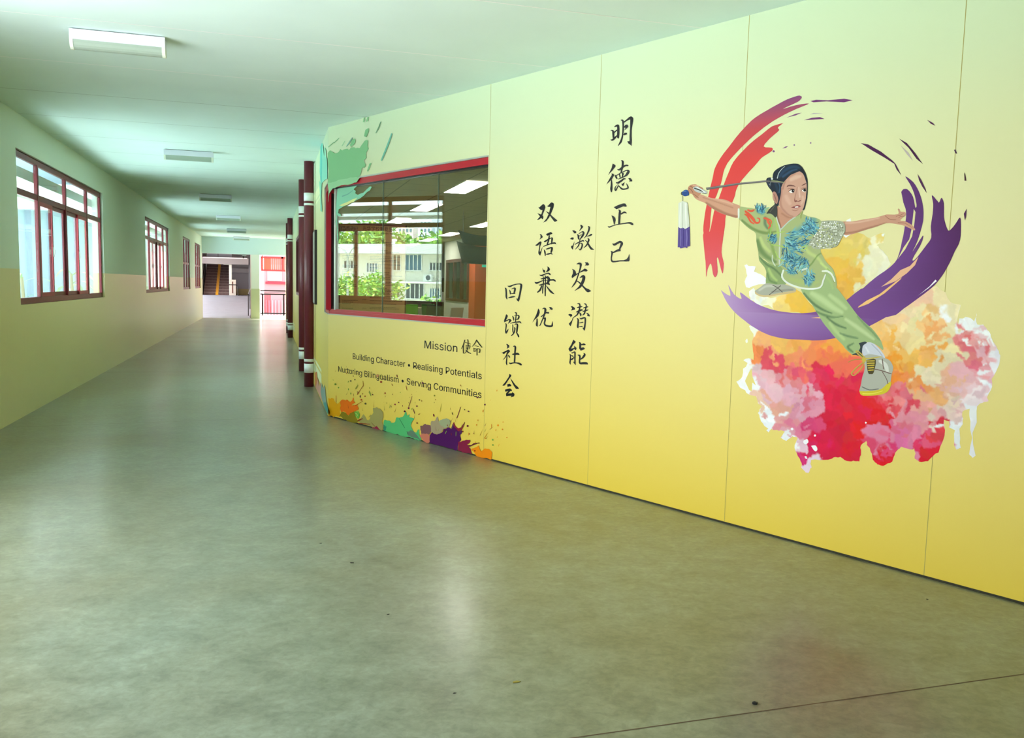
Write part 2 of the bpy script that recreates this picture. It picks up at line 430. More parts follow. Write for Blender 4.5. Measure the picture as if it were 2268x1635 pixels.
f = MB(); f.box((XR + 0.012, 10.08, WZ0 + 0.03), (XR + 0.07, 10.149, WZ1 - 0.06)); f.box((XR + 0.11, 10.08, WZ0 + 0.03), (XR + 0.15, 10.149, WZ1 - 0.06)); f.box((XR + 0.07, 10.12, WZ0 + 0.03), (XR + 0.11, 10.149, WZ1 - 0.06), 1)
f.box((XR + 0.012, YC + 0.06, WZ0), (XR + 0.10, 10.149, WZ0 + 0.034)); f.box((XR + 0.012, YC + 0.06, WZ1 - 0.06), (XR + 0.10, 10.149, WZ1))
f.build('side_jamb', [M_RED, M_BLACK], win)
f = MB(); f.wbox(0.075, 0.105, 0.03, 0.07, WZ0 + 0.05, WZ1 - 0.07); f.build('corner_post', M_ALU, win)
f = MB(); f.wbox(SW - 0.012, SW, 0.01, 0.10, WZ0 + 0.05, WZ1 - 0.06); f.build('end_bead', M_BLACK, win)
JS = (0.105, 1.055, 2.01, SW - 0.012)
for a, b in zip(JS, JS[1:]):
    f = MB(); f.wbox(a + 0.003, b - 0.003, 0.044, 0.054, WZ0 + 0.05, WZ1 - 0.07); f.build('pane', G_OFF, win)
M_BEAD = mat('silicone_joint', '5c6650', 0.5)
for q in JS[1:3]:
    f = MB(); f.wbox(q - 0.0035, q + 0.0035, 0.043, 0.055, WZ0 + 0.05, WZ1 - 0.07); f.build('glass_joint', M_BEAD, win)

# ------------------------------------------------------------------ right corridor window with teal notices
win = bpy.data.objects.new('window_6', None); C.objects.link(win); win.location = (XR, WRY0, 1.2); ORIGIN[win.name] = (XR, WRY0, 1.2)
struct(win, 'window with maroon frame in the right corridor wall between the pipes', 'window')
f = MB()
f.box((XR + 0.0, WRY0, 1.2), (XR + 0.08, WRY1, 1.27)); f.box((XR, WRY0, 2.48), (XR + 0.08, WRY1, 2.55))
for q in (WRY0, WRY0 + 1.9, WRY0 + 3.8, WRY1 - 0.06): f.box((XR, q, 1.27), (XR + 0.08, q + 0.06, 2.48))
f.build('frame', M_MAROON, win)
MB().box((XR + 0.04, WRY0 + 0.06, 1.27), (XR + 0.046, WRY1 - 0.06, 2.48)).build('pane', G_WIN, win)
M_TEAL = mat('teal_paper', '3aa8a8', 0.6)
for i, (ya, yb, za, zb, lb) in enumerate(((16.0, 17.6, 1.78, 2.05, 'teal notice sheet, upper one on the right corridor window'), (16.4, 18.0, 1.50, 1.64, 'teal notice sheet, lower one on the right corridor window'))):
    tag(MB().box((XR - 0.012, ya, za), (XR - 0.002, yb, zb)).build('notice_sheet', M_TEAL), lb, 'notice', 'teal notices on the corridor window')

# ------------------------------------------------------------------ wall display panel
t = thing('notice_board', 'black edged notice board fixed to the corridor wall touching the nearest pipe', 'notice board', (XR, 11.8, 1.2))
MB().box((XR - 0.036, 11.80, 1.22), (XR - 0.031, 12.20, 2.2)).build('board', mat('board_grey', 'a0a098', 0.5), t)
MB().box((XR - 0.031, 11.78, 1.2), (XR, 12.22, 2.22)).build('backing_frame', M_BLACK, t)

# ------------------------------------------------------------------ maroon downpipes
M_BAND = mat('white_band_paint', 'e4eaec', 0.4)
PIPES = [(12.3, 'nearest maroon pipe with white bands, touching the notice board'), (14.5, 'second maroon pipe with white bands, just behind the nearest one'), (23.3, 'third maroon pipe with white bands, beyond the corridor window'), (25.35, 'farthest maroon pipe with white bands, mostly hidden behind the third')]
pr = 0.069; px_ = XR - 0.085
p0 = thing('downpipe', PIPES[0][1], 'pipe', (px_, 12.3, 0), 'maroon pipes along the right corridor wall')
MB().tube([(px_, 12.3, 0.0), (px_, 12.3, H)], pr, 24).build('pipe', M_PIPE, p0, smooth=False)
for o in p0.children: o.data.polygons.foreach_set('use_smooth', [len(p.vertices) == 4 for p in o.data.polygons])
for z0, z1 in ((2.647, 2.761), (2.587, 2.616), (0.361, 0.401), (0.204, 0.335)):
    b = MB().tube([(px_, 12.3, z0), (px_, 12.3, z1)], pr + 0.0015, 24).build('band', M_BAND, p0)
    b.data.polygons.foreach_set('use_smooth', [len(p.vertices) == 4 for p in b.data.polygons])
for y, lb in PIPES[1:]: copy_thing(p0, (0, y - 12.3, 0), lb)

# ------------------------------------------------------------------ ceiling battens (switched off)
LY = [(6.555, 'nearest white batten light on the ceiling, just inside the lobby'), (12.0, 'second white batten light along the corridor ceiling'), (17.8, 'third white batten light along the corridor ceiling'), (23.3, 'fourth white batten light along the corridor ceiling'), (29.05, 'fifth white batten light along the corridor ceiling'), (34.2, 'last white batten light, against the far beam')]
M_FIX = mat('white_steel_fitting', 'dcdee8', 0.4); M_DIFF = mat('frosted_diffuser', 'a2b0a2', 0.35); M_CAP = mat('ivory_end_cap', 'e2e6d6', 0.45)
y = LY[0][0]; xc = -1.0; hl = 0.305
l0 = thing('batten_light', LY[0][1], 'ceiling light', (xc, y, H), 'batten lights along the corridor ceiling')
b = MB(); b.box((xc - hl, y - 0.055, H - 0.075), (xc + hl, y + 0.055, H - 0.006)); b.box((xc - hl + 0.02, y - 0.04, H - 0.006), (xc + hl - 0.02, y + 0.04, H), 1); b.build('base', [M_FIX, M_GAP], l0)
d = MB(); n = 10
prof = [(0.050 * math.cos(math.pi * k / n), -0.058 * math.sin(math.pi * k / n)) for k in range(n + 1)]
def half_tube(mb, x0, x1, sc=1.0):
    vs = [(x, y + a * sc, H - 0.075 + q * sc) for x in (x0, x1) for a, q in prof]
    k = n + 1
    mb.add(vs, [[i, i + 1, k + i + 1, k + i] for i in range(n)] + [list(range(k)), list(range(k, 2 * k))[::-1], [0, k, 2 * k - 1, n]])
half_tube(d, xc - hl + 0.022, xc + hl - 0.022); d.build('diffuser', M_DIFF, l0)
for a in (xc - hl, xc + hl - 0.022):
    e = MB(); half_tube(e, a, a + 0.022, 1.06); e.build('end_cap', M_CAP, l0)
for q, lb in LY[1:]: copy_thing(l0, (-0.01, q - y, 0), lb)

# ------------------------------------------------------------------ scraps on the floor
random.seed(4)
def scrap(name, label, cat, x, y, r, col, h):
    n = 9; mb = MB(); top = []
    for k in range(n):
        a = 2 * math.pi * k / n; q = r * random.uniform(0.55, 1.2)
        top.append((x + q * math.cos(a) * 1.4, y + q * math.sin(a), h * random.uniform(0.6, 1.0)))
    bot = [(p[0], p[1], 0.0) for p in top]
    mb.add(top + bot + [(x, y, h * 1.3)], [[k, (k + 1) % n, 2 * n] for k in range(n)] + [[k, n + k, n + (k + 1) % n, (k + 1) % n] for k in range(n)] + [list(range(n, 2 * n))[::-1]])
    tag(mb.build(name, mat(col[0], col[1], 0.7)), label, cat)
BL = ('black_scrap', '16140f')
SCRAPS = []
CHARS={
 '明':[(4197,2645,4203,2643,4208,2642,4210,2640,4211,2638,4211,2636,4212,2633,4212,2627,4213,2620,4214,2612,4215,2605,4216,2598,4218,2591,4227,2585,4235,2590,4234,2597,4234,2603,4233,2610,4233,2618,4232,2626,4231,2633,4227,2639,4223,2644,4216,2647,4209,2649,4203,2649,4197,2649,4195,2647),(4230,2664,4239,2665,4247,2665,4254,2665,4260,2666,4263,2666,4262,2667,4258,2669,4258,2668,4258,2662,4259,2651,4259,2636,4260,2622,4259,2612,4259,2602,4259,2594,4262,2588,4265,2584,4269,2581,4275,2579,4279,2582,4279,2586,4280,2588,4281,2592,4281,2599,4282,2608,4282,2619,4281,2633,4281,2648,4279,2660,4278,2667,4276,2673,4268,2679,4259,2680,4252,2679,4246,2678,4240,2675,4234,2671,4228,2667,4228,2665),(4235,2624,4244,2628,4253,2633,4262,2637,4262,2643,4254,2645,4245,2640,4236,2635,4228,2631,4228,2626),(4198,2578,4203,2575,4210,2571,4220,2570,4229,2572,4236,2576,4242,2581,4250,2586,4257,2594,4265,2601,4264,2605,4259,2606,4248,2601,4238,2596,4228,2592,4221,2588,4216,2584,4213,2582,4210,2581,4205,2581,4198,2581,4196,2580),(4292,2704,4297,2701,4302,2699,4302,2698,4303,2697,4304,2693,4305,2686,4307,2672,4308,2655,4308,2640,4308,2628,4308,2619,4307,2609,4305,2599,4303,2590,4300,2580,4296,2571,4291,2562,4286,2554,4282,2546,4277,2538,4272,2529,4273,2527,4276,2527,4285,2533,4294,2539,4302,2546,4308,2555,4312,2565,4315,2575,4318,2586,4319,2596,4320,2606,4322,2616,4323,2626,4324,2637,4324,2653,4323,2670,4322,2684,4321,2693,4319,2699,4313,2705,4305,2709,4298,2709,4292,2708,4289,2707),(4327,2684,4336,2687,4344,2691,4354,2694,4365,2696,4376,2698,4384,2699,4387,2698,4384,2699,4380,2702,4380,2701,4380,2695,4380,2685,4380,2671,4381,2655,4381,2638,4380,2623,4380,2608,4379,2592,4379,2577,4380,2563,4380,2548,4391,2540,4402,2545,4401,2560,4399,2575,4398,2590,4398,2605,4397,2620,4398,2635,4401,2651,4404,2666,4407,2679,4408,2689,4409,2698,4406,2707,4395,2717,4382,2720,4372,2718,4363,2714,4354,2709,4345,2704,4337,2700,4328,2696,4319,2693,4319,2687),[4359,2550,4380,2550,4402,2548,4400,2512,4391,2522,4372,2532],[4323,2656,4337,2668,4355,2667,4365,2655,4362,2648,4330,2630,4338,2646,4323,2650],[4319,2603,4333,2613,4352,2610,4356,2600,4334,2596,4319,2598]],
 '德':[[4227,2408,4250,2397,4258,2388,4248,2378,4226,2358,4186,2330,4217,2375],[4219,2339,4240,2334,4245,2322,4221,2293,4171,2262,4199,2299,4222,2327],(4216,2290,4216,2280,4216,2270,4215,2260,4214,2250,4212,2239,4211,2229,4213,2221,4216,2213,4219,2206,4224,2203,4229,2205,4231,2212,4233,2219,4234,2227,4234,2236,4233,2248,4232,2259,4230,2269,4228,2279,4226,2289,4221,2293),(4307,2421,4311,2417,4313,2414,4313,2412,4313,2410,4314,2406,4314,2401,4314,2393,4313,2384,4312,2375,4310,2368,4309,2361,4308,2354,4307,2347,4308,2341,4308,2336,4315,2331,4321,2334,4321,2340,4321,2345,4322,2350,4325,2356,4328,2363,4331,2371,4332,2380,4334,2389,4334,2398,4334,2405,4333,2411,4329,2418,4322,2422,4315,2423,4309,2424,4307,2423),(4275,2360,4280,2356,4287,2353,4298,2352,4309,2356,4319,2362,4328,2367,4338,2371,4348,2375,4356,2377,4362,2377,4368,2376,4374,2375,4380,2379,4376,2384,4369,2386,4362,2388,4352,2388,4341,2386,4329,2382,4318,2378,4307,2373,4298,2368,4291,2364,4287,2363,4283,2363,4276,2364,4273,2362),(4251,2324,4253,2317,4255,2311,4258,2306,4261,2301,4266,2298,4270,2294,4276,2292,4279,2297,4277,2301,4275,2306,4273,2310,4268,2315,4262,2320,4257,2325,4252,2326),(4269,2316,4282,2321,4295,2326,4306,2330,4317,2333,4327,2336,4337,2338,4348,2341,4359,2343,4367,2343,4372,2341,4372,2340,4370,2341,4368,2338,4363,2332,4358,2325,4354,2320,4350,2316,4344,2312,4335,2308,4325,2305,4314,2303,4305,2300,4295,2297,4286,2294,4285,2292,4288,2290,4298,2292,4308,2293,4319,2295,4329,2298,4341,2300,4351,2303,4360,2306,4369,2309,4377,2314,4384,2321,4390,2329,4393,2339,4386,2348,4375,2351,4365,2351,4356,2350,4344,2347,4334,2344,4323,2341,4313,2339,4302,2336,4290,2331,4277,2326,4264,2322,4264,2318),(4292,2325,4294,2318,4296,2310,4298,2303,4304,2300,4309,2303,4307,2311,4305,2318,4302,2326,4296,2329),(4318,2331,4319,2326,4320,2322,4321,2318,4320,2313,4318,2307,4316,2301,4320,2298,4325,2299,4327,2304,4330,2310,4331,2316,4331,2322,4330,2327,4328,2331,4322,2334),(4325,2330,4328,2328,4331,2327,4332,2326,4330,2323,4326,2320,4323,2316,4325,2311,4332,2311,4334,2316,4337,2320,4338,2325,4336,2329,4333,2332,4330,2334,4325,2334),(4265,2268,4269,2265,4274,2261,4285,2260,4298,2263,4311,2268,4323,2273,4331,2278,4337,2282,4341,2285,4344,2286,4349,2285,4354,2285,4358,2288,4355,2291,4350,2293,4343,2294,4335,2294,4327,2291,4320,2288,4312,2284,4301,2280,4288,2275,4279,2272,4277,2271,4274,2272,4269,2273,4264,2272),(4301,2263,4288,2257,4274,2251,4264,2245,4257,2239,4253,2232,4252,2226,4253,2219,4257,2212,4268,2208,4275,2214,4278,2221,4282,2228,4286,2233,4291,2239,4295,2244,4293,2248,4288,2248,4283,2243,4278,2238,4273,2232,4268,2225,4263,2218,4263,2217,4268,2216,4266,2220,4265,2225,4264,2230,4265,2236,4269,2242,4277,2249,4290,2255,4302,2262,4302,2263),(4289,2246,4294,2240,4299,2234,4305,2228,4311,2223,4319,2217,4329,2213,4341,2212,4353,2212,4364,2213,4373,2214,4382,2216,4389,2221,4389,2229,4385,2236,4380,2241,4376,2247,4371,2252,4365,2258,4364,2258,4364,2258,4366,2251,4369,2245,4371,2239,4374,2233,4376,2228,4376,2227,4374,2226,4368,2224,4361,2222,4351,2222,4341,2222,4332,2224,4326,2226,4320,2230,4313,2234,4307,2238,4301,2243,4294,2248,4290,2249),[4317,2258,4327,2256,4349,2268,4340,2241,4325,2242],[4381,2290,4400,2291,4419,2275,4419,2266,4389,2267,4396,2275]],
 '正':[[4252,2095,4294,2108,4342,2117,4361,2115,4378,2097,4373,2091,4343,2095,4316,2088,4280,2078],(4296,2073,4301,2069,4304,2065,4304,2063,4303,2060,4302,2053,4301,2044,4301,2035,4300,2024,4300,2013,4300,2000,4300,1987,4300,1973,4310,1967,4320,1972,4320,1985,4320,1998,4321,2011,4321,2022,4322,2032,4322,2042,4323,2050,4324,2058,4322,2067,4313,2073,4305,2075,4297,2075,4295,2075),(4329,2038,4336,2041,4343,2044,4349,2046,4354,2047,4357,2047,4359,2047,4363,2047,4370,2045,4377,2044,4380,2045,4379,2048,4374,2052,4368,2056,4361,2059,4353,2060,4347,2058,4342,2056,4335,2053,4328,2050,4320,2047,4320,2040),[4232,2039,4255,2030,4270,2018,4276,2001,4268,1971,4260,1970,4247,2008],(4200,1960,4203,1956,4208,1951,4219,1949,4233,1953,4250,1959,4270,1963,4293,1966,4319,1968,4344,1969,4367,1970,4389,1971,4405,1970,4415,1967,4421,1964,4427,1960,4430,1960,4433,1960,4437,1959,4444,1958,4445,1963,4445,1966,4443,1970,4438,1974,4431,1978,4420,1981,4405,1982,4386,1981,4365,1979,4342,1977,4317,1974,4291,1972,4268,1969,4247,1965,4229,1961,4216,1959,4212,1959,4208,1960,4203,1962,4201,1962)],
 '己':[(4250,1833,4254,1828,4260,1821,4273,1818,4288,1821,4301,1828,4312,1832,4320,1835,4325,1837,4326,1837,4328,1835,4331,1833,4332,1832,4331,1829,4328,1824,4325,1816,4322,1809,4319,1802,4317,1795,4322,1789,4331,1791,4335,1798,4339,1804,4342,1810,4347,1816,4353,1823,4355,1832,4350,1842,4341,1848,4330,1852,4319,1852,4311,1849,4302,1846,4290,1841,4277,1836,4269,1834,4267,1833,4261,1834,4253,1835,4250,1835),[4316,1795,4330,1794,4334,1786,4334,1778,4308,1776,4263,1765,4259,1772,4288,1786],(4236,1778,4241,1775,4244,1772,4244,1771,4244,1765,4244,1756,4243,1747,4241,1740,4240,1732,4240,1724,4241,1716,4244,1709,4249,1702,4257,1699,4265,1697,4276,1698,4290,1699,4308,1701,4325,1703,4339,1704,4354,1704,4367,1704,4378,1704,4388,1703,4398,1703,4403,1708,4397,1714,4387,1714,4377,1714,4366,1713,4353,1713,4338,1713,4323,1712,4306,1711,4288,1709,4274,1709,4266,1709,4263,1710,4261,1710,4257,1714,4254,1719,4252,1724,4252,1731,4254,1738,4255,1746,4258,1754,4261,1764,4260,1773,4252,1780,4244,1780,4237,1781,4235,1780),[4366,1713,4393,1720,4409,1737,4416,1758,4421,1743,4423,1713,4417,1704,4377,1703]],
 '双':[[3443,2142,3455,2139,3494,2161,3509,2160,3521,2149,3526,2135,3514,2107,3495,2075,3478,2052,3455,2042,3429,2039,3464,2066,3483,2088,3493,2116,3477,2115,3457,2127],[3433,2095,3470,2084,3502,2069,3506,2058,3498,2042,3478,2055,3461,2071],[3542,2148,3555,2146,3591,2170,3613,2165,3623,2154,3619,2130,3595,2087,3572,2053,3539,2026,3504,2016,3543,2047,3570,2088,3584,2135,3571,2136,3557,2137],[3528,2107,3570,2091,3591,2075,3613,2059,3667,2026,3650,2018,3635,2017,3605,2043,3575,2073]],
 '语':[[3466,1928,3488,1924,3505,1904,3496,1897,3467,1884,3479,1902,3477,1918],(3422,1838,3428,1837,3436,1835,3447,1837,3459,1843,3472,1852,3480,1857,3483,1858,3472,1861,3471,1862,3471,1856,3469,1846,3467,1837,3466,1829,3465,1821,3464,1814,3462,1806,3460,1798,3458,1791,3457,1784,3458,1778,3459,1773,3464,1768,3470,1763,3475,1759,3480,1758,3482,1760,3483,1766,3484,1772,3483,1777,3480,1782,3477,1786,3474,1790,3474,1797,3475,1805,3476,1813,3477,1820,3478,1828,3480,1835,3484,1843,3489,1852,3492,1859,3491,1866,3476,1870,3469,1867,3458,1862,3445,1854,3435,1849,3431,1846,3427,1845,3421,1843,3419,1840),[3462,1783,3482,1790,3495,1813,3507,1828,3493,1790,3481,1756],[3541,1926,3594,1940,3610,1934,3615,1925,3556,1911],(3574,1914,3572,1908,3571,1902,3569,1895,3567,1888,3566,1880,3563,1872,3560,1864,3556,1856,3552,1848,3557,1843,3565,1845,3570,1852,3574,1860,3579,1869,3581,1877,3583,1885,3584,1893,3585,1900,3585,1907,3585,1913,3580,1917),(3520,1866,3523,1864,3528,1862,3537,1863,3547,1866,3557,1871,3568,1876,3581,1882,3596,1887,3607,1890,3610,1889,3606,1890,3605,1889,3604,1885,3603,1878,3602,1870,3601,1862,3602,1854,3602,1846,3608,1842,3615,1845,3617,1853,3619,1861,3620,1868,3622,1875,3624,1882,3624,1888,3621,1894,3613,1898,3604,1897,3591,1894,3575,1890,3560,1886,3547,1881,3536,1877,3529,1874,3527,1873,3525,1872,3522,1871,3517,1869),(3516,1826,3526,1828,3535,1830,3546,1833,3559,1836,3575,1839,3589,1842,3604,1844,3617,1846,3629,1846,3637,1847,3642,1846,3645,1846,3648,1846,3653,1845,3658,1842,3660,1842,3660,1843,3659,1847,3658,1852,3652,1857,3644,1859,3635,1859,3625,1858,3613,1856,3600,1854,3585,1850,3570,1847,3555,1843,3541,1840,3530,1837,3521,1834,3513,1831,3511,1827),(3522,1803,3523,1797,3524,1791,3525,1785,3528,1776,3532,1765,3535,1754,3540,1752,3544,1754,3545,1766,3545,1777,3543,1787,3538,1794,3532,1799,3527,1804,3524,1804),(3545,1805,3552,1805,3559,1804,3569,1805,3583,1808,3597,1811,3608,1813,3609,1812,3605,1814,3604,1811,3603,1804,3600,1793,3597,1782,3604,1776,3614,1779,3619,1789,3624,1800,3626,1809,3625,1817,3616,1823,3605,1823,3592,1821,3577,1818,3564,1815,3557,1813,3550,1811,3544,1810,3542,1807),(3547,1765,3554,1764,3561,1763,3570,1762,3582,1764,3595,1767,3604,1768,3608,1768,3611,1766,3616,1763,3622,1763,3623,1767,3619,1771,3613,1775,3604,1777,3591,1777,3578,1775,3567,1773,3560,1771,3554,1770,3547,1768,3545,1767)],
 '兼':[[3509,1659,3525,1643,3540,1643,3544,1622,3526,1623,3515,1638],[3559,1670,3581,1667,3599,1650,3590,1636,3549,1623,3570,1648,3572,1662],(3478,1603,3485,1599,3493,1595,3505,1593,3519,1596,3530,1601,3542,1606,3555,1609,3568,1611,3578,1612,3584,1610,3588,1608,3593,1605,3596,1604,3600,1604,3604,1602,3607,1602,3608,1604,3608,1607,3607,1611,3604,1615,3598,1618,3589,1621,3578,1622,3565,1620,3551,1617,3537,1614,3524,1610,3511,1607,3502,1605,3496,1605,3489,1605,3480,1606,3477,1605),(3515,1591,3517,1588,3519,1584,3520,1581,3527,1579,3530,1583,3528,1586,3526,1590,3525,1593,3518,1595),(3538,1598,3540,1594,3543,1590,3546,1585,3553,1584,3556,1589,3553,1593,3550,1597,3547,1601,3541,1602),[3491,1574,3518,1580,3558,1591,3576,1595,3594,1587,3606,1570,3645,1573,3663,1565,3673,1552,3651,1555,3641,1560,3603,1559,3590,1542,3601,1534,3604,1524,3566,1531,3522,1526,3486,1517,3473,1525,3519,1536,3555,1538,3570,1551,3574,1572,3564,1578,3539,1571,3502,1569],(3422,1546,3426,1541,3431,1535,3443,1531,3457,1533,3469,1537,3480,1542,3493,1546,3506,1551,3518,1556,3520,1560,3513,1562,3500,1558,3487,1554,3474,1551,3462,1548,3451,1547,3444,1547,3441,1546,3434,1547,3425,1549,3422,1548),(3520,1575,3520,1561,3520,1547,3520,1533,3518,1518,3515,1503,3513,1489,3514,1477,3515,1467,3516,1457,3520,1455,3524,1457,3525,1467,3525,1477,3526,1488,3528,1502,3531,1517,3532,1532,3533,1547,3532,1561,3531,1575,3525,1578),(3542,1585,3543,1568,3544,1550,3544,1533,3544,1515,3543,1497,3542,1480,3543,1466,3544,1452,3545,1438,3552,1435,3558,1439,3558,1452,3558,1466,3558,1481,3557,1497,3557,1515,3557,1533,3556,1550,3555,1568,3555,1585,3548,1589),(3526,1558,3542,1559,3557,1559,3572,1560,3575,1562,3572,1564,3557,1564,3541,1563,3526,1563,3524,1561),(3502,1520,3495,1508,3487,1496,3479,1486,3472,1480,3464,1474,3455,1468,3456,1462,3464,1461,3474,1466,3485,1471,3496,1479,3504,1491,3511,1504,3517,1516,3512,1522),(3559,1518,3567,1508,3575,1498,3584,1488,3593,1479,3603,1471,3615,1464,3628,1459,3641,1456,3654,1454,3657,1454,3656,1456,3647,1463,3638,1469,3629,1476,3619,1482,3608,1488,3597,1496,3586,1503,3575,1512,3563,1520,3560,1520)],
 '优':[[3474,1336,3490,1321,3493,1303,3480,1276,3458,1259,3435,1244,3407,1218,3426,1245,3452,1284,3467,1317],(3457,1251,3456,1244,3456,1236,3455,1228,3452,1220,3450,1212,3450,1204,3453,1197,3458,1193,3462,1190,3469,1188,3473,1193,3473,1197,3472,1202,3473,1206,3473,1212,3473,1220,3473,1228,3472,1236,3470,1244,3469,1252,3463,1255),(3524,1332,3531,1333,3538,1335,3542,1335,3544,1333,3546,1331,3546,1330,3546,1326,3546,1319,3545,1311,3543,1302,3539,1293,3536,1283,3533,1275,3529,1266,3525,1257,3520,1247,3514,1236,3509,1226,3503,1217,3498,1207,3493,1198,3496,1195,3501,1196,3508,1205,3514,1214,3520,1223,3526,1234,3532,1245,3537,1255,3542,1264,3547,1272,3552,1280,3557,1289,3563,1299,3567,1308,3570,1318,3571,1327,3569,1336,3562,1342,3551,1345,3541,1345,3533,1342,3527,1338,3521,1334,3521,1332),(3512,1268,3523,1273,3533,1279,3544,1284,3553,1290,3561,1296,3568,1300,3576,1300,3586,1299,3596,1298,3605,1305,3597,1312,3587,1311,3575,1311,3563,1308,3552,1303,3543,1297,3535,1291,3526,1285,3516,1279,3506,1273,3506,1269),(3541,1252,3549,1255,3556,1256,3550,1257,3549,1257,3549,1249,3548,1241,3546,1235,3543,1227,3542,1219,3545,1212,3550,1205,3560,1199,3572,1195,3586,1193,3600,1192,3614,1192,3629,1193,3642,1196,3651,1204,3651,1212,3650,1218,3649,1226,3646,1234,3643,1241,3642,1242,3641,1241,3639,1233,3637,1225,3635,1218,3633,1212,3632,1209,3631,1209,3625,1208,3614,1207,3602,1207,3591,1208,3579,1209,3570,1211,3565,1214,3562,1217,3560,1221,3560,1226,3563,1232,3566,1240,3568,1248,3570,1257,3566,1267,3550,1267,3542,1262,3536,1258,3535,1254),[3597,1351,3624,1352,3642,1342,3640,1331,3632,1328,3622,1335,3607,1331,3611,1341]],
 '激':[[3832,1942,3853,1944,3879,1933,3877,1921,3853,1921,3851,1928],[3810,1880,3831,1891,3852,1889,3852,1876,3840,1873],[3827,1827,3842,1828,3863,1861,3851,1816,3845,1797,3828,1812],[3917,1982,3930,1982,3951,1969,3943,1958,3906,1932,3925,1962],(3886,1913,3889,1908,3891,1903,3892,1900,3893,1896,3893,1892,3894,1888,3895,1884,3897,1879,3898,1875,3902,1872,3906,1874,3909,1878,3911,1882,3913,1887,3913,1892,3912,1898,3909,1904,3903,1909,3896,1912,3889,1915,3887,1915),(3908,1914,3918,1919,3928,1923,3936,1926,3942,1926,3945,1924,3945,1923,3945,1922,3946,1920,3945,1917,3943,1911,3937,1904,3932,1897,3928,1891,3925,1886,3921,1882,3917,1880,3912,1879,3907,1878,3906,1875,3909,1873,3915,1874,3921,1875,3928,1876,3935,1880,3941,1884,3948,1890,3955,1896,3961,1904,3965,1912,3966,1920,3963,1927,3957,1932,3948,1935,3940,1933,3933,1931,3924,1927,3914,1923,3905,1918,3904,1915),(3911,1897,3920,1900,3930,1904,3939,1907,3939,1910,3936,1911,3926,1908,3917,1904,3908,1901,3907,1898),(3916,1876,3915,1869,3913,1862,3912,1856,3917,1852,3922,1854,3923,1861,3924,1868,3925,1875,3921,1878),(3871,1834,3882,1838,3893,1842,3904,1846,3915,1850,3926,1853,3936,1855,3943,1857,3949,1858,3952,1858,3953,1858,3955,1857,3959,1855,3965,1856,3965,1861,3962,1863,3959,1866,3952,1868,3945,1867,3939,1865,3931,1862,3922,1860,3910,1857,3899,1853,3888,1849,3877,1844,3866,1839,3866,1835),(3909,1851,3906,1842,3903,1835,3899,1827,3891,1819,3881,1809,3871,1800,3871,1799,3873,1798,3886,1806,3899,1814,3910,1822,3916,1831,3919,1840,3921,1848,3917,1853),(3919,1844,3927,1842,3935,1840,3938,1838,3938,1836,3938,1832,3938,1826,3936,1820,3932,1812,3929,1806,3926,1802,3923,1798,3924,1797,3920,1799,3914,1805,3908,1812,3906,1812,3906,1811,3910,1804,3914,1796,3920,1791,3931,1791,3938,1796,3943,1801,3947,1808,3951,1816,3953,1824,3953,1831,3952,1838,3947,1844,3938,1847,3929,1848,3920,1848,3917,1847),(3998,1966,4003,1964,4005,1962,4004,1961,4004,1957,4004,1951,4002,1943,3999,1935,3994,1925,3989,1916,3985,1908,3981,1902,3977,1896,3971,1891,3966,1886,3960,1881,3960,1879,3962,1879,3970,1883,3977,1887,3985,1891,3991,1897,3997,1904,4002,1911,4008,1920,4015,1930,4019,1940,4021,1948,4022,1957,4019,1964,4011,1969,4004,1970,3999,1969,3997,1968),(3991,1893,3999,1892,4006,1892,4015,1893,4024,1895,4034,1897,4040,1899,4041,1900,4041,1901,4044,1902,4047,1904,4045,1907,4043,1909,4039,1911,4033,1911,4025,1908,4017,1904,4010,1901,4004,1899,3997,1898,3990,1897,3988,1895),(3998,1881,4001,1876,4004,1872,4004,1869,4004,1865,4002,1860,4000,1853,3996,1846,3992,1839,3986,1832,3979,1824,3970,1817,3961,1809,3961,1807,3964,1807,3975,1813,3987,1819,3997,1826,4004,1834,4009,1842,4013,1849,4017,1856,4020,1863,4020,1871,4014,1877,4007,1880,4001,1883,3998,1882),(3973,1864,3979,1860,3985,1857,3991,1852,3995,1845,4001,1836,4007,1827,4014,1816,4023,1805,4034,1796,4047,1792,4059,1793,4069,1793,4071,1795,4069,1796,4061,1800,4053,1804,4048,1808,4040,1814,4030,1823,4021,1832,4013,1841,4006,1849,3998,1857,3990,1861,3982,1864,3975,1867,3972,1866)],
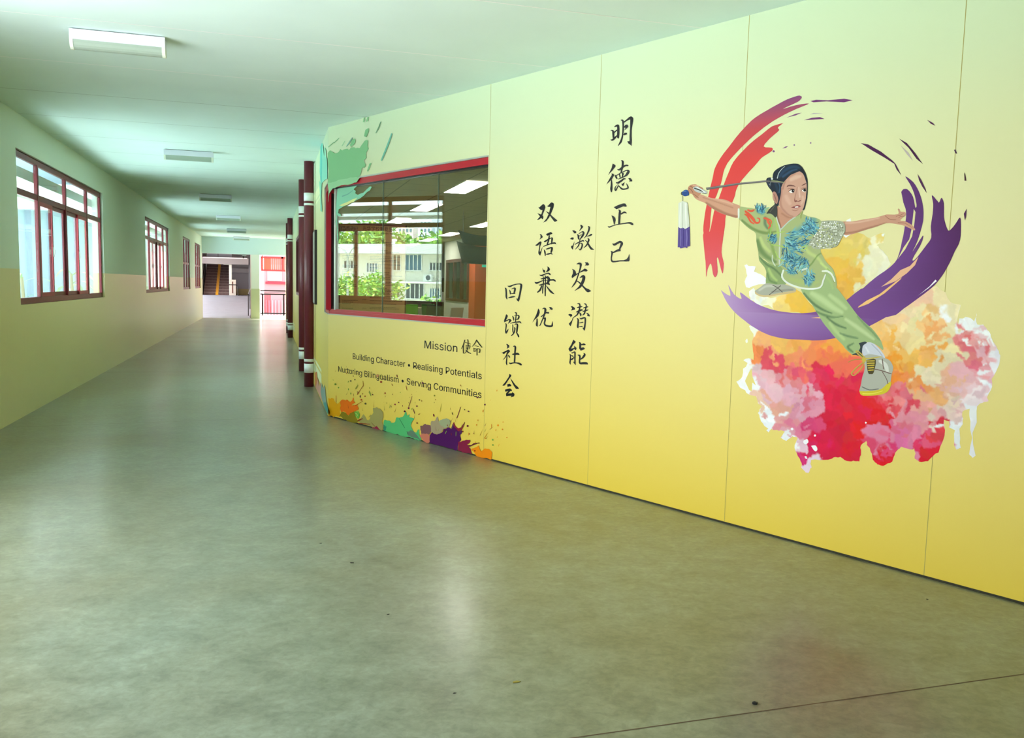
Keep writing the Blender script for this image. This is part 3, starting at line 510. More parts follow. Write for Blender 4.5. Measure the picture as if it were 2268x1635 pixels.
 '发':[[3843,1653,3871,1644,3885,1632,3889,1612,3915,1622,3951,1640,3979,1654,3997,1650,4013,1639,3998,1631,3970,1634,3929,1622,3846,1580,3842,1595,3855,1618,3855,1638],(3895,1685,3903,1686,3911,1686,3917,1685,3922,1684,3925,1683,3925,1684,3926,1681,3926,1674,3926,1665,3924,1655,3921,1643,3917,1631,3913,1618,3907,1605,3901,1591,3895,1579,3888,1567,3882,1557,3876,1549,3871,1543,3865,1536,3858,1527,3851,1519,3843,1510,3844,1509,3846,1509,3857,1516,3867,1522,3877,1530,3885,1536,3891,1544,3897,1552,3902,1563,3907,1576,3912,1589,3918,1602,3924,1616,3930,1629,3935,1641,3939,1652,3942,1662,3945,1672,3948,1681,3946,1690,3936,1697,3925,1699,3916,1699,3907,1697,3900,1693,3893,1690,3891,1687),(3931,1582,3940,1584,3950,1586,3957,1587,3964,1586,3965,1586,3959,1588,3958,1588,3958,1582,3956,1575,3953,1566,3948,1556,3943,1546,3938,1538,3933,1531,3928,1524,3922,1518,3914,1512,3906,1505,3897,1499,3888,1492,3878,1485,3878,1484,3880,1484,3892,1488,3903,1493,3915,1497,3926,1502,3937,1506,3948,1513,3956,1521,3963,1529,3969,1538,3975,1548,3981,1559,3985,1569,3988,1579,3989,1589,3985,1599,3970,1606,3958,1604,3949,1601,3942,1596,3935,1590,3928,1585,3928,1583),(3896,1560,3906,1554,3916,1549,3925,1543,3934,1537,3942,1532,3951,1525,3962,1516,3974,1506,3986,1497,3995,1489,4005,1481,4018,1476,4031,1477,4042,1481,4051,1485,4052,1487,4051,1489,4041,1493,4034,1497,4029,1500,4021,1502,4011,1504,3999,1508,3987,1515,3973,1524,3961,1532,3952,1539,3943,1545,3934,1551,3923,1556,3912,1560,3900,1564,3896,1563),[3977,1700,4009,1700,4025,1685,4015,1676,3989,1678,3978,1673,3991,1688]],
 '潜':[[3842,1364,3861,1367,3889,1354,3890,1342,3847,1332,3858,1350],[3816,1299,3835,1307,3857,1304,3865,1296,3843,1279,3843,1286],(3915,1385,3922,1385,3928,1384,3930,1384,3931,1382,3933,1378,3935,1373,3934,1365,3933,1357,3931,1348,3928,1341,3925,1333,3921,1326,3916,1318,3911,1310,3905,1302,3894,1295,3882,1288,3872,1281,3867,1276,3865,1271,3863,1268,3867,1264,3872,1266,3873,1270,3873,1274,3877,1278,3887,1283,3901,1289,3914,1296,3924,1304,3932,1313,3938,1321,3942,1330,3944,1339,3945,1347,3947,1356,3948,1365,3949,1373,3947,1380,3944,1387,3938,1392,3929,1393,3921,1391,3914,1390,3912,1387),[3874,1279,3857,1233,3847,1211,3826,1229,3856,1255],(3912,1356,3922,1356,3932,1356,3941,1357,3950,1359,3959,1362,3968,1365,3970,1367,3967,1369,3957,1369,3948,1369,3938,1368,3929,1366,3920,1364,3911,1361,3909,1358),(3904,1320,3915,1322,3925,1324,3936,1326,3946,1330,3956,1333,3963,1336,3965,1337,3969,1337,3973,1337,3976,1337,3976,1339,3974,1342,3969,1346,3960,1347,3950,1346,3938,1342,3928,1338,3918,1334,3910,1329,3901,1324,3900,1321),(3936,1319,3939,1314,3941,1309,3943,1305,3944,1303,3946,1299,3947,1295,3953,1292,3959,1295,3960,1300,3962,1305,3960,1310,3955,1315,3948,1319,3942,1322,3937,1322),(3986,1385,3991,1384,3996,1384,3997,1383,3999,1381,4002,1377,4004,1372,4002,1365,3998,1356,3995,1347,3993,1339,3991,1331,3989,1324,3986,1320,3982,1316,3979,1312,3976,1309,3973,1306,3970,1302,3969,1300,3972,1300,3977,1301,3983,1303,3989,1306,3994,1310,3998,1315,4002,1321,4004,1329,4006,1337,4007,1346,4010,1354,4013,1363,4015,1372,4014,1379,4011,1385,4006,1390,3999,1393,3992,1392,3987,1392,3983,1389),(3980,1353,3989,1355,3997,1357,4005,1358,4012,1360,4020,1363,4029,1365,4031,1368,4027,1370,4019,1370,4010,1369,4001,1368,3992,1365,3985,1362,3977,1358,3976,1355),(3974,1326,3985,1328,3995,1331,4004,1333,4013,1336,4023,1339,4032,1342,4034,1345,4031,1347,4020,1346,4010,1345,3999,1343,3989,1339,3980,1335,3971,1330,3970,1327),[4006,1323,4033,1318,4049,1303,4046,1295,4020,1299,4024,1309],(3912,1275,3916,1271,3919,1268,3919,1265,3920,1258,3919,1248,3919,1238,3917,1229,3916,1220,3916,1212,3918,1206,3922,1203,3925,1202,3933,1201,3935,1207,3934,1209,3934,1211,3934,1213,3935,1219,3936,1228,3936,1238,3937,1248,3937,1258,3935,1268,3929,1274,3922,1277,3915,1278,3912,1278),(3942,1277,3946,1274,3951,1270,3961,1269,3974,1272,3987,1277,3995,1279,3994,1279,3994,1278,3994,1272,3995,1264,3995,1252,3995,1241,3993,1231,3991,1221,3989,1211,3989,1203,3990,1196,3991,1189,3995,1186,4000,1189,4002,1196,4005,1203,4007,1211,4008,1220,4009,1230,4010,1241,4011,1253,4011,1264,4010,1274,4009,1280,4005,1286,3994,1289,3982,1287,3968,1283,3959,1280,3955,1280,3951,1280,3945,1281,3941,1280),[3975,1207,3993,1209,4007,1210,4001,1188,3992,1187],(3941,1240,3947,1240,3953,1240,3960,1240,3967,1242,3975,1244,3982,1245,3985,1249,3980,1252,3972,1251,3965,1250,3958,1248,3952,1247,3946,1245,3940,1244,3938,1241),(3937,1211,3945,1211,3954,1211,3961,1212,3966,1212,3971,1213,3976,1213,3979,1217,3975,1220,3971,1220,3966,1220,3960,1220,3952,1218,3944,1216,3937,1214,3935,1213)],
 '能':[[3882,1110,3911,1095,3882,1072,3860,1039,3893,1047,3895,1065,3920,1048,3913,1031,3902,1032,3896,1040,3875,1025,3857,1016,3846,1017,3831,1034,3861,1072],[3940,1097,3958,1095,3974,1081,3987,1089,4001,1089,4017,1081,4010,1076,3969,1073,3968,1053,3986,1058,3998,1058,4009,1048,3995,1041,3965,1031,3947,1048,3948,1087],(3845,996,3847,993,3849,991,3849,987,3850,978,3850,965,3849,955,3848,946,3846,939,3845,931,3848,925,3853,919,3857,915,3859,914,3861,916,3860,922,3860,927,3860,933,3861,939,3862,946,3863,955,3863,966,3863,979,3862,989,3858,995,3853,997,3848,999,3846,998),(3864,1005,3868,1004,3873,1003,3880,1004,3887,1007,3892,1011,3896,1013,3897,1012,3896,1012,3896,1010,3897,1000,3897,987,3897,973,3898,960,3899,947,3900,935,3903,928,3907,922,3910,917,3913,916,3915,918,3915,924,3915,930,3915,937,3914,948,3913,961,3913,974,3913,988,3913,1001,3912,1012,3908,1019,3900,1021,3893,1020,3887,1017,3881,1013,3876,1011,3873,1010,3869,1010,3865,1009,3862,1007),[3885,939,3900,942,3915,937,3913,916],(3866,984,3872,981,3879,979,3885,977,3892,980,3890,985,3883,987,3876,988,3869,989,3864,987),(3861,954,3864,953,3869,952,3878,953,3885,958,3891,964,3897,970,3896,975,3888,975,3881,970,3874,965,3870,962,3870,962,3869,962,3866,963,3859,959),(3933,993,3939,991,3945,990,3947,989,3948,987,3949,985,3950,980,3950,971,3948,958,3948,947,3948,939,3952,932,3962,927,3975,926,3989,928,4001,929,4011,930,4021,930,4028,931,4031,931,4034,931,4039,931,4046,933,4046,938,4044,941,4041,945,4033,948,4022,949,4011,948,3999,947,3986,945,3974,942,3968,941,3967,941,3966,943,3964,949,3964,958,3966,971,3967,981,3966,989,3963,994,3957,999,3948,1000,3940,999,3933,997,3931,995),(3966,961,3975,964,3983,968,3991,973,4000,980,4009,988,4015,995,4018,1001,4017,1007,4013,1011,4007,1014,4001,1014,3995,1015,3993,1014,3993,1013,3997,1010,4000,1007,4001,1005,3999,1004,3997,1004,3995,1001,3991,995,3985,988,3980,981,3974,976,3967,971,3960,966,3960,961)],
 '回':[(3051,1494,3055,1490,3057,1487,3059,1483,3060,1474,3062,1462,3063,1450,3063,1439,3063,1428,3065,1417,3070,1409,3077,1403,3083,1398,3086,1397,3088,1399,3087,1406,3086,1413,3085,1420,3084,1429,3083,1440,3082,1451,3081,1463,3080,1476,3077,1486,3069,1493,3061,1495,3054,1496,3051,1496),(3087,1509,3095,1505,3105,1501,3118,1500,3132,1503,3144,1508,3156,1513,3170,1516,3184,1519,3198,1522,3212,1524,3226,1525,3238,1525,3246,1523,3250,1520,3249,1519,3249,1518,3247,1512,3246,1503,3244,1490,3242,1476,3239,1462,3237,1451,3234,1441,3231,1432,3226,1422,3221,1412,3218,1403,3218,1396,3221,1391,3224,1386,3229,1383,3234,1386,3237,1390,3241,1395,3244,1400,3247,1408,3249,1418,3252,1429,3255,1439,3258,1449,3261,1460,3264,1474,3268,1489,3271,1501,3273,1510,3274,1518,3271,1526,3261,1532,3249,1533,3238,1533,3225,1532,3211,1531,3196,1530,3181,1528,3165,1525,3150,1522,3136,1518,3124,1515,3115,1513,3108,1512,3099,1512,3089,1512,3086,1511),[3199,1412,3214,1406,3237,1416,3229,1382,3214,1392],(3108,1479,3110,1472,3113,1466,3115,1460,3117,1454,3119,1448,3121,1442,3127,1440,3131,1443,3132,1449,3133,1456,3132,1463,3126,1470,3119,1475,3112,1480,3109,1481),(3137,1483,3148,1485,3159,1488,3168,1489,3174,1488,3175,1486,3172,1487,3172,1485,3170,1478,3169,1471,3167,1465,3166,1460,3165,1454,3171,1449,3181,1451,3184,1456,3187,1462,3190,1467,3193,1475,3196,1483,3195,1492,3185,1499,3174,1499,3165,1497,3155,1494,3145,1490,3135,1486,3134,1484),(3134,1444,3143,1445,3153,1445,3161,1445,3169,1446,3178,1446,3186,1447,3190,1450,3186,1453,3178,1453,3169,1454,3160,1453,3151,1452,3142,1451,3133,1449,3131,1446),(3104,1410,3117,1410,3130,1411,3142,1412,3153,1414,3164,1416,3173,1418,3178,1419,3183,1420,3188,1421,3191,1424,3189,1426,3183,1427,3178,1428,3170,1429,3160,1428,3149,1427,3137,1425,3126,1422,3114,1418,3102,1414,3100,1411)],
 '馈':[[3078,1274,3101,1262,3089,1238,3078,1222,3119,1236,3134,1235,3150,1226,3135,1211,3102,1192,3119,1220,3117,1227,3085,1215,3056,1204,3051,1219],(3071,1196,3073,1192,3074,1189,3074,1185,3075,1179,3074,1170,3073,1162,3072,1153,3070,1145,3069,1137,3068,1130,3069,1124,3069,1119,3082,1115,3091,1123,3088,1128,3085,1132,3084,1137,3084,1144,3086,1153,3087,1161,3089,1170,3090,1179,3089,1187,3086,1192,3081,1196,3077,1198,3072,1199),[3070,1128,3085,1132,3113,1155,3108,1134,3088,1111,3076,1111],(3188,1289,3195,1288,3199,1287,3199,1286,3199,1285,3200,1281,3200,1274,3199,1265,3197,1254,3196,1243,3195,1234,3194,1225,3194,1216,3200,1213,3206,1216,3207,1225,3208,1234,3209,1243,3210,1254,3211,1265,3212,1274,3214,1281,3215,1287,3213,1293,3203,1296,3195,1295,3189,1294,3186,1292),(3158,1260,3160,1254,3163,1249,3165,1244,3167,1238,3170,1232,3172,1226,3176,1224,3180,1226,3181,1233,3182,1240,3181,1247,3177,1253,3171,1258,3165,1263,3160,1263),(3184,1263,3194,1265,3203,1267,3211,1268,3220,1267,3229,1265,3233,1263,3233,1262,3232,1259,3232,1256,3230,1253,3226,1249,3222,1244,3226,1237,3236,1238,3241,1243,3247,1247,3250,1253,3252,1259,3250,1266,3244,1272,3233,1274,3222,1274,3211,1274,3201,1272,3192,1269,3182,1267,3181,1264),(3191,1232,3200,1232,3209,1232,3218,1233,3225,1233,3231,1234,3236,1235,3239,1239,3235,1241,3229,1241,3223,1240,3217,1239,3209,1238,3200,1238,3191,1237,3188,1235),(3136,1197,3148,1200,3160,1202,3173,1205,3189,1207,3206,1208,3222,1210,3235,1211,3247,1212,3255,1212,3257,1211,3261,1209,3265,1205,3271,1205,3274,1209,3271,1213,3268,1218,3259,1222,3247,1223,3234,1221,3220,1219,3204,1217,3187,1215,3171,1212,3157,1208,3146,1205,3134,1201,3133,1199),(3157,1190,3159,1186,3161,1183,3162,1178,3162,1170,3161,1160,3160,1149,3162,1141,3164,1133,3166,1125,3173,1123,3178,1127,3176,1135,3174,1142,3173,1150,3173,1160,3174,1170,3174,1180,3171,1186,3166,1189,3161,1192,3158,1192),(3192,1192,3200,1193,3208,1194,3213,1193,3215,1192,3216,1191,3217,1189,3216,1182,3214,1172,3212,1161,3211,1150,3211,1140,3210,1129,3218,1124,3227,1129,3229,1139,3231,1150,3233,1161,3235,1171,3236,1182,3236,1191,3232,1198,3224,1202,3215,1203,3206,1202,3197,1199,3190,1196,3188,1193),(3182,1164,3186,1162,3188,1160,3188,1157,3187,1150,3184,1140,3180,1131,3176,1125,3172,1119,3167,1114,3161,1109,3154,1104,3146,1098,3146,1095,3151,1095,3160,1099,3170,1103,3179,1109,3185,1115,3190,1121,3194,1129,3198,1138,3202,1149,3203,1158,3200,1165,3194,1168,3189,1169,3183,1169),(3208,1126,3213,1121,3218,1116,3222,1111,3226,1106,3230,1100,3233,1095,3234,1094,3235,1094,3236,1092,3241,1088,3248,1091,3250,1093,3252,1096,3251,1100,3248,1106,3243,1112,3236,1118,3228,1123,3219,1126,3211,1128,3208,1128)],
 '社':[[3086,1023,3105,1024,3128,1013,3127,997,3115,992,3096,982,3102,997,3099,1011],[3025,949,3038,947,3115,978,3135,973,3140,965,3114,944,3106,937,3087,912,3066,893,3045,884,3066,903,3089,931,3101,959,3080,949,3063,936,3056,936],(3092,934,3093,927,3094,919,3094,911,3093,902,3091,892,3089,883,3088,875,3087,867,3088,861,3091,855,3095,850,3099,846,3104,845,3107,848,3106,853,3106,858,3105,863,3105,869,3105,875,3105,883,3106,892,3106,902,3107,911,3107,920,3107,928,3107,936,3099,939),[3112,936,3132,928,3142,919,3141,912,3133,910,3119,921],(3180,1006,3186,1007,3192,1008,3193,1007,3193,1006,3193,1005,3194,1002,3195,997,3194,990,3194,982,3193,972,3192,963,3192,952,3192,942,3192,931,3192,919,3191,905,3190,890,3189,876,3198,871,3208,876,3209,891,3210,906,3211,920,3211,932,3212,943,3213,953,3213,963,3214,973,3215,982,3216,990,3218,998,3217,1006,3213,1012,3206,1017,3196,1018,3187,1016,3182,1013,3177,1009,3176,1007),(3163,943,3170,941,3177,938,3188,938,3203,939,3220,942,3232,943,3238,943,3244,943,3252,943,3261,945,3259,951,3254,955,3246,959,3233,961,3216,959,3199,955,3186,951,3178,949,3171,947,3164,945,3162,944),(3127,870,3130,866,3135,860,3147,857,3161,860,3176,865,3190,868,3204,870,3218,870,3230,870,3241,868,3251,866,3258,864,3264,862,3270,860,3275,859,3278,858,3280,859,3282,859,3290,860,3292,865,3292,867,3291,869,3289,872,3284,874,3277,877,3267,879,3256,880,3245,880,3232,879,3219,879,3204,878,3188,876,3173,874,3158,871,3148,869,3143,869,3137,870,3130,873,3128,872)],
 '会':[[3135,775,3163,768,3161,758,3127,722,3084,673,3071,667,3048,666,3097,711,3129,748,3137,765],[3149,740,3182,719,3215,692,3253,674,3265,661,3226,657,3201,677,3175,705],[3109,682,3143,692,3164,685,3164,673,3134,668,3112,658,3119,668],[3085,635,3117,645,3150,653,3175,643,3173,633,3156,631,3126,607,3176,615,3178,625,3203,617,3211,605,3199,589,3180,584,3160,577,3172,593,3132,588,3105,581,3098,598,3104,609,3128,628,3091,618]],
}
ART={
 'ring_red':[
  ('p','red',[5703,2655,5697,2658,5691,2661,5679,2662,5659,2660,5632,2656,5604,2650,5574,2641,5542,2630,5509,2619,5472,2605,5434,2591,5400,2576,5374,2562,5354,2547,5334,2532,5315,2516,5297,2501,5279,2484,5260,2466,5242,2447,5223,2426,5200,2403,5175,2378,5154,2353,5138,2332,5125,2311,5115,2291,5109,2272,5106,2253,5102,2231,5095,2204,5087,2173,5080,2141,5072,2107,5066,2072,5060,2039,5055,2009,5052,1982,5049,1956,5047,1929,5047,1902,5051,1883,5064,1872,5081,1868,5094,1882,5099,1925,5100,1985,5104,2036,5113,2068,5125,2092,5137,2116,5148,2143,5160,2170,5169,2195,5175,2220,5179,2243,5184,2265,5190,2283,5199,2300,5211,2318,5228,2336,5249,2356,5273,2376,5301,2399,5331,2422,5362,2445,5394,2467,5428,2487,5460,2506,5492,2522,5523,2537,5557,2550,5595,2564,5635,2576,5671,2586,5707,2594,5740,2601,5754,2606,5739,2609,5704,2610,5670,2609,5635,2606,5601,2601,5586,2600,5607,2607,5647,2617,5679,2626,5693,2633,5699,2639,5703,2644,5705,2648,5704,2652]),
  ('p','red',[5593,2517,5567,2514,5541,2511,5516,2506,5494,2495,5473,2482,5452,2469,5427,2455,5400,2440,5375,2424,5352,2408,5330,2390,5309,2373,5288,2356,5270,2338,5253,2319,5238,2294,5226,2266,5215,2242,5207,2225,5201,2211,5194,2193,5183,2167,5171,2136,5159,2105,5147,2076,5135,2047,5124,2015,5116,1972,5108,1926,5099,1892,5083,1882,5064,1885,5051,1883,5047,1870,5049,1852,5053,1831,5057,1805,5062,1776,5067,1747,5072,1722,5077,1698,5080,1674,5083,1643,5085,1612,5087,1596,5090,1604,5093,1627,5097,1648,5104,1665,5112,1680,5120,1684,5127,1668,5134,1640,5140,1617,5147,1604,5154,1597,5160,1596,5167,1602,5173,1615,5176,1632,5173,1659,5167,1692,5164,1715,5166,1723,5170,1722,5176,1715,5181,1701,5187,1682,5194,1663,5201,1644,5209,1626,5215,1620,5218,1633,5220,1658,5220,1684,5213,1706,5204,1730,5198,1756,5198,1785,5202,1817,5205,1848,5209,1876,5212,1904,5215,1929,5215,1951,5215,1970,5218,1990,5227,2009,5239,2029,5251,2048,5261,2069,5270,2089,5277,2107,5280,2120,5281,2130,5284,2141,5290,2155,5298,2169,5308,2185,5322,2201,5339,2218,5357,2235,5377,2253,5398,2271,5417,2288,5432,2303,5445,2316,5460,2328,5482,2339,5507,2350,5525,2360,5531,2367,5530,2373,5523,2379,5505,2383,5481,2386,5467,2393,5473,2406,5490,2422,5509,2438,5529,2452,5552,2465,5566,2476,5567,2483,5560,2488,5558,2494,5566,2501,5580,2509]),
  ('p','red',[5433,2495,5413,2488,5392,2482,5372,2473,5349,2459,5328,2443,5317,2433,5323,2433,5341,2440,5362,2450,5384,2463,5409,2479])],
 'ring_purple':[
  ('p','purple',[6326,2059,6329,2064,6332,2069,6336,2073,6343,2074,6351,2074,6360,2069,6370,2059,6381,2045,6390,2029,6397,2009,6402,1987,6406,1973,6409,1971,6412,1975,6412,1986,6408,2002,6402,2024,6395,2046,6387,2064,6378,2082,6369,2098,6357,2116,6346,2132,6342,2140,6352,2135,6370,2121,6387,2105,6399,2089,6410,2071,6420,2052,6429,2032,6437,2010,6443,1988,6448,1965,6451,1942,6452,1921,6452,1903,6450,1888,6447,1870,6442,1846,6436,1820,6429,1795,6420,1770,6410,1748,6408,1740,6421,1763,6442,1801,6456,1824,6459,1818,6455,1797,6447,1774,6435,1749,6420,1722,6411,1702,6410,1693,6415,1692,6423,1698,6437,1714,6454,1738,6469,1760,6481,1778,6492,1793,6499,1810,6499,1829,6495,1848,6493,1869,6494,1891,6496,1914,6498,1935,6498,1953,6498,1969,6497,1985,6493,2003,6488,2021,6487,2031,6494,2027,6504,2015,6513,2004,6519,1998,6523,1992,6526,1991,6530,1999,6533,2010,6537,2015,6541,2010,6547,1997,6551,1982,6553,1961,6554,1938,6556,1916,6560,1897,6566,1879,6571,1866,6576,1854,6581,1846,6587,1844,6595,1851,6605,1863,6614,1876,6622,1890,6629,1904,6635,1909,6639,1901,6641,1883,6643,1863,6644,1841,6645,1817,6643,1794,6638,1773,6629,1754,6620,1733,6611,1707,6601,1680,6590,1655,6580,1634,6570,1615,6558,1596,6546,1579,6533,1562,6517,1546,6498,1529,6477,1511,6455,1493,6432,1474,6407,1454,6382,1435,6363,1417,6343,1400,6298,1387,6198,1376,6070,1369,5982,1373,5979,1399,6022,1437,6058,1465,6068,1474,6072,1474,6081,1479,6098,1495,6120,1514,6143,1535,6165,1556,6188,1577,6212,1598,6238,1618,6266,1637,6289,1655,6305,1670,6318,1684,6329,1703,6337,1731,6344,1765,6348,1797,6353,1827,6356,1856,6358,1882,6360,1907,6361,1930,6359,1950,6355,1969,6348,1985,6341,2002,6336,2021,6331,2040]),
  ('p','purple',[5206,1514,5222,1488,5238,1463,5255,1439,5274,1417,5293,1398,5315,1379,5340,1360,5368,1342,5395,1326,5420,1310,5445,1296,5473,1283,5503,1269,5536,1257,5570,1246,5603,1239,5638,1234,5673,1230,5708,1228,5744,1229,5781,1230,5823,1230,5865,1230,5905,1233,5940,1238,5973,1245,6006,1253,6041,1263,6076,1274,6110,1287,6142,1301,6172,1316,6202,1333,6235,1352,6268,1372,6299,1391,6326,1407,6351,1422,6376,1439,6404,1461,6431,1486,6451,1505,6470,1515,6483,1520,6465,1525,6386,1531,6271,1537,6180,1540,6145,1540,6138,1538,6129,1531,6105,1513,6078,1490,6054,1470,6041,1456,6031,1446,6012,1435,5975,1423,5928,1412,5885,1402,5851,1395,5821,1391,5791,1388,5758,1387,5725,1387,5693,1389,5662,1391,5632,1394,5601,1399,5569,1405,5537,1414,5507,1423,5480,1433,5455,1445,5430,1458,5401,1475,5371,1494,5352,1503,5352,1493,5362,1473,5365,1461,5351,1463,5329,1474,5308,1488,5289,1510,5271,1537,5260,1548,5266,1531,5279,1498,5281,1478,5263,1482,5234,1498])],
 'ring_gap':[
  ('p','wall',[6399,1965,6409,1948,6407,1880,6400,1821,6369,1754,6331,1700,6359,1763,6386,1805,6394,1855]),
  ('p','e8b48c',[6351,1642,6400,1664,6441,1712,6426,1668,6386,1625,6329,1582,6251,1550,6302,1590]),
  ('p','f0be78',[6362,1604,6321,1573,6245,1510,6175,1473,6131,1440,6126,1431,6185,1455,6272,1515,6354,1591]),
  ('p','e8b080',[5845,1362,5906,1371,5970,1379,5906,1362]),
  ('p','f0e8f0',[6544,1585,6502,1545,6451,1506,6458,1511,6509,1557,6536,1592])],
 'ring_marks':[
  ('p','6e326e',[5762,2619,5797,2621,5872,2607,5969,2601,6020,2585,5970,2581,5863,2602,5782,2609]),
  ('p','7e4878',[5611,2545,5673,2560,5711,2560,5673,2550]),
  ('p','6e326e',[5727,2515,5778,2522,5828,2519,5857,2505,5789,2510]),
  ('p','b4a8b0',[5764,2543,5847,2537,5786,2548]),
  ('p','7a4a80',[5546,2355,5545,2353,5543,2350,5540,2350,5537,2350,5534,2351,5531,2354,5530,2357,5531,2360,5533,2362,5536,2363,5539,2363,5542,2361,5545,2358]),
  ('p','7a4a80',[5596,2367,5616,2376,5634,2376,5616,2367]),
  ('p','8a6a90',[5679,2378,5679,2376,5677,2374,5675,2374,5673,2374,5671,2375,5669,2377,5668,2379,5669,2381,5670,2382,5672,2383,5675,2383,5677,2382,5678,2380]),
  ('p','8a6a90',[5784,2378,5784,2376,5782,2375,5780,2374,5778,2374,5776,2375,5774,2377,5774,2379,5774,2381,5776,2383,5778,2383,5780,2383,5782,2382,5783,2380]),
  ('p','481848',[6082,2344,6126,2331,6201,2284,6267,2230,6285,2211,6315,2157,6321,2146,6292,2181,6278,2212,6221,2251,6147,2298]),
  ('p','401440',[6294,2344,6338,2315,6384,2260,6416,2215,6430,2196,6395,2226,6349,2289]),
  ('p','b8aca8',[6305,2307,6350,2264,6377,2217,6342,2256]),
  ('p','5c3058',[6435,2423,6465,2404,6479,2387,6457,2399]),
  ('p','4a1c4a',[6405,2148,6428,2114,6452,2067,6459,2045,6434,2080,6415,2115]),
  ('p','402040',[6581,2253,6588,2255,6598,2232,6590,2235]),
  ('p','3c1420',[6639,2136,6646,2121,6652,2092,6643,2093]),
  ('p','481848',[6664,1952,6664,1910,6659,1894,6652,1927])],
 'splash_main':[
  ('p','boundary',[5429,1294,5464,1245,5464,1156,5474,1082,5401,1076,5432,1060,5399,972,5357,934,5387,899,5455,863,5503,860,5522,815,5550,799,5526,754,5550,705,5605,666,5590,655,5606,643,5625,669,5677,663,5718,664,5690,623,5731,609,5769,645,5804,641,5788,575,5826,517,5839,465,5870,439,5889,442,5906,477,5899,521,6006,541,6050,565,6105,557,6158,562,6193,564,6199,616,6204,668,6224,688,6248,650,6270,586,6297,565,6330,563,6378,596,6391,648,6420,686,6485,680,6490,689,6496,633,6520,621,6566,631,6616,686,6634,753,6630,863,6656,859,6658,827,6689,816,6690,738,6703,716,6724,728,6710,827,6724,883,6721,922,6752,937,6760,873,6766,703,6785,687,6797,701,6785,930,6799,970,6837,986,6848,1059,6860,1136,6874,1219,6854,1262,6823,1312,6807,1341,6784,1370,6756,1369,6749,1425,6741,1383,6697,1404,6669,1395,6664,1364,6671,1464,6619,1478,6546,1558,6450,1513,6376,1447,6298,1400,6202,1342,6110,1295,6005,1262,5905,1242,5781,1238,5672,1239,5569,1256]),
  ('d','',[5521,1179,15773808,5644,1205,15775840,5793,1206,15771728,5748,1140,15765600,5597,1129,15769712,5892,1143,15632464,5985,1141,15629384,6026,1213,15769664,5549,1065,14700640,5671,1098,14698592,5484,1102,15763536,5553,996,15249592,5599,926,14988480,5500,1009,14727360,5636,994,14717082,5714,1047,15233136,5802,1055,15226984,5848,1095,15495264,5909,1030,14690384,6003,1013,14686280,6081,1063,15624272,5855,989,14700656,5759,961,14450824,5799,947,14721200,5724,894,14723256,5636,838,14721168,5564,829,15253672,5558,753,15659248,5612,714,15659252,5671,768,14721184,5715,710,14717080,5757,670,14721200,5740,631,15790324,5823,878,14446728,5847,809,14717096,5807,822,14721208,5870,750,14172272,5833,718,14710936,5954,920,14553152,6048,887,14157880,6136,898,14486064,6011,752,13631532,6103,722,13762608,5924,650,14155848,6020,604,14155840,6154,626,13893676,6188,777,14682656,6269,847,14682136,6313,819,14684192,5879,599,14420056,5821,598,15253712,5847,503,14168184,5878,463,15257824,6264,913,14692424,6325,888,14962776,6351,982,15233144,6409,964,14708864,6436,918,14698584,6355,924,15239304,6392,863,14717088,6472,857,14979232,6438,787,14708872,6357,776,14706824,6302,726,14712992,6325,646,14696560,6284,622,14684208,6312,585,14682136,6402,724,14708896,6466,726,14712992,6524,679,14692448,6550,643,14420008,6599,715,14700664,6623,798,14694472,6555,788,14717080,6587,873,15247528,6508,903,15245464,6528,961,15380616,6579,991,15642736,6477,1020,15769696,6419,1054,15765576,6499,1038,15636560,6362,1065,15764016,6330,1168,15769648,6317,1118,15767600,6373,1139,15771720,6384,1213,15775840,6326,1234,15773776,6240,1277,15775848,6280,1296,15777912,6362,1301,15649680,6439,1337,15521952,6473,1403,15521960,6418,1416,15520424,6357,1374,15779992,6515,1357,15777920,6540,1327,15771744,6580,1298,15773808,6506,1262,15520920,6489,1181,15775832,6541,1201,15773792,6562,1234,15771728,6597,1268,15521952,6628,1347,15522992,6632,1192,15391408,6606,1143,15390896,6495,1102,15522992,6572,1093,15522488,6645,1425,15522992,6551,1499,15521960,6506,1483,15515808,6626,1075,15249552,6704,1305,15241360,6730,1246,14708856,6748,1186,14708864,6777,1279,15245472,6802,1311,15517900,6713,1183,14975104,6786,1159,15245480,6817,1207,15249592,6843,1224,15526126,6857,1135,15723248,6811,1093,15251648,6719,1099,15249592,6686,1057,15251640,6760,1027,15254732,6811,1010,15790324,6691,980,15251640,6636,1037,15382688,6656,961,15388856,6637,919,15257536,6682,901,15255744,6696,809,15921909,6775,821,15921909,6714,968,15654368,6720,1382,15921906,6676,1388,15921906,6739,1406,16053492,6807,1341,15921906,5414,1001,15790312,5386,922,15790318,5465,874,15921906,5452,1268,15790304,6034,1093,15493712,6129,1008,14692424,6200,990,14690368])],
 'splash_hole':[
  ('p','wall',[5464,1030,5446,1004,5420,945,5453,892,5473,884,5474,941,5500,925,5505,916,5472,979]),
  ('p','f4f2f6',[5844,629,5852,634,5860,640,5867,642,5872,638,5875,632,5876,625,5872,619,5866,612,5860,609,5854,609,5848,612,5845,615,5843,619,5843,624]),
  ('p','f4f2f6',[5894,605,5904,609,5914,612,5922,612,5928,608,5933,601,5935,594,5935,588,5932,582,5929,578,5925,577,5920,578,5914,582,5908,588,5901,597]),
  ('p','f4f2f6',[5856,536,5861,537,5865,539,5869,538,5871,534,5873,528,5873,523,5870,522,5865,523,5861,525,5859,528,5858,532]),
  ('p','f4f2f6',[5922,671,5921,669,5919,666,5917,665,5914,664,5911,665,5909,667,5908,669,5909,672,5911,675,5913,676,5916,677,5919,676,5921,674]),
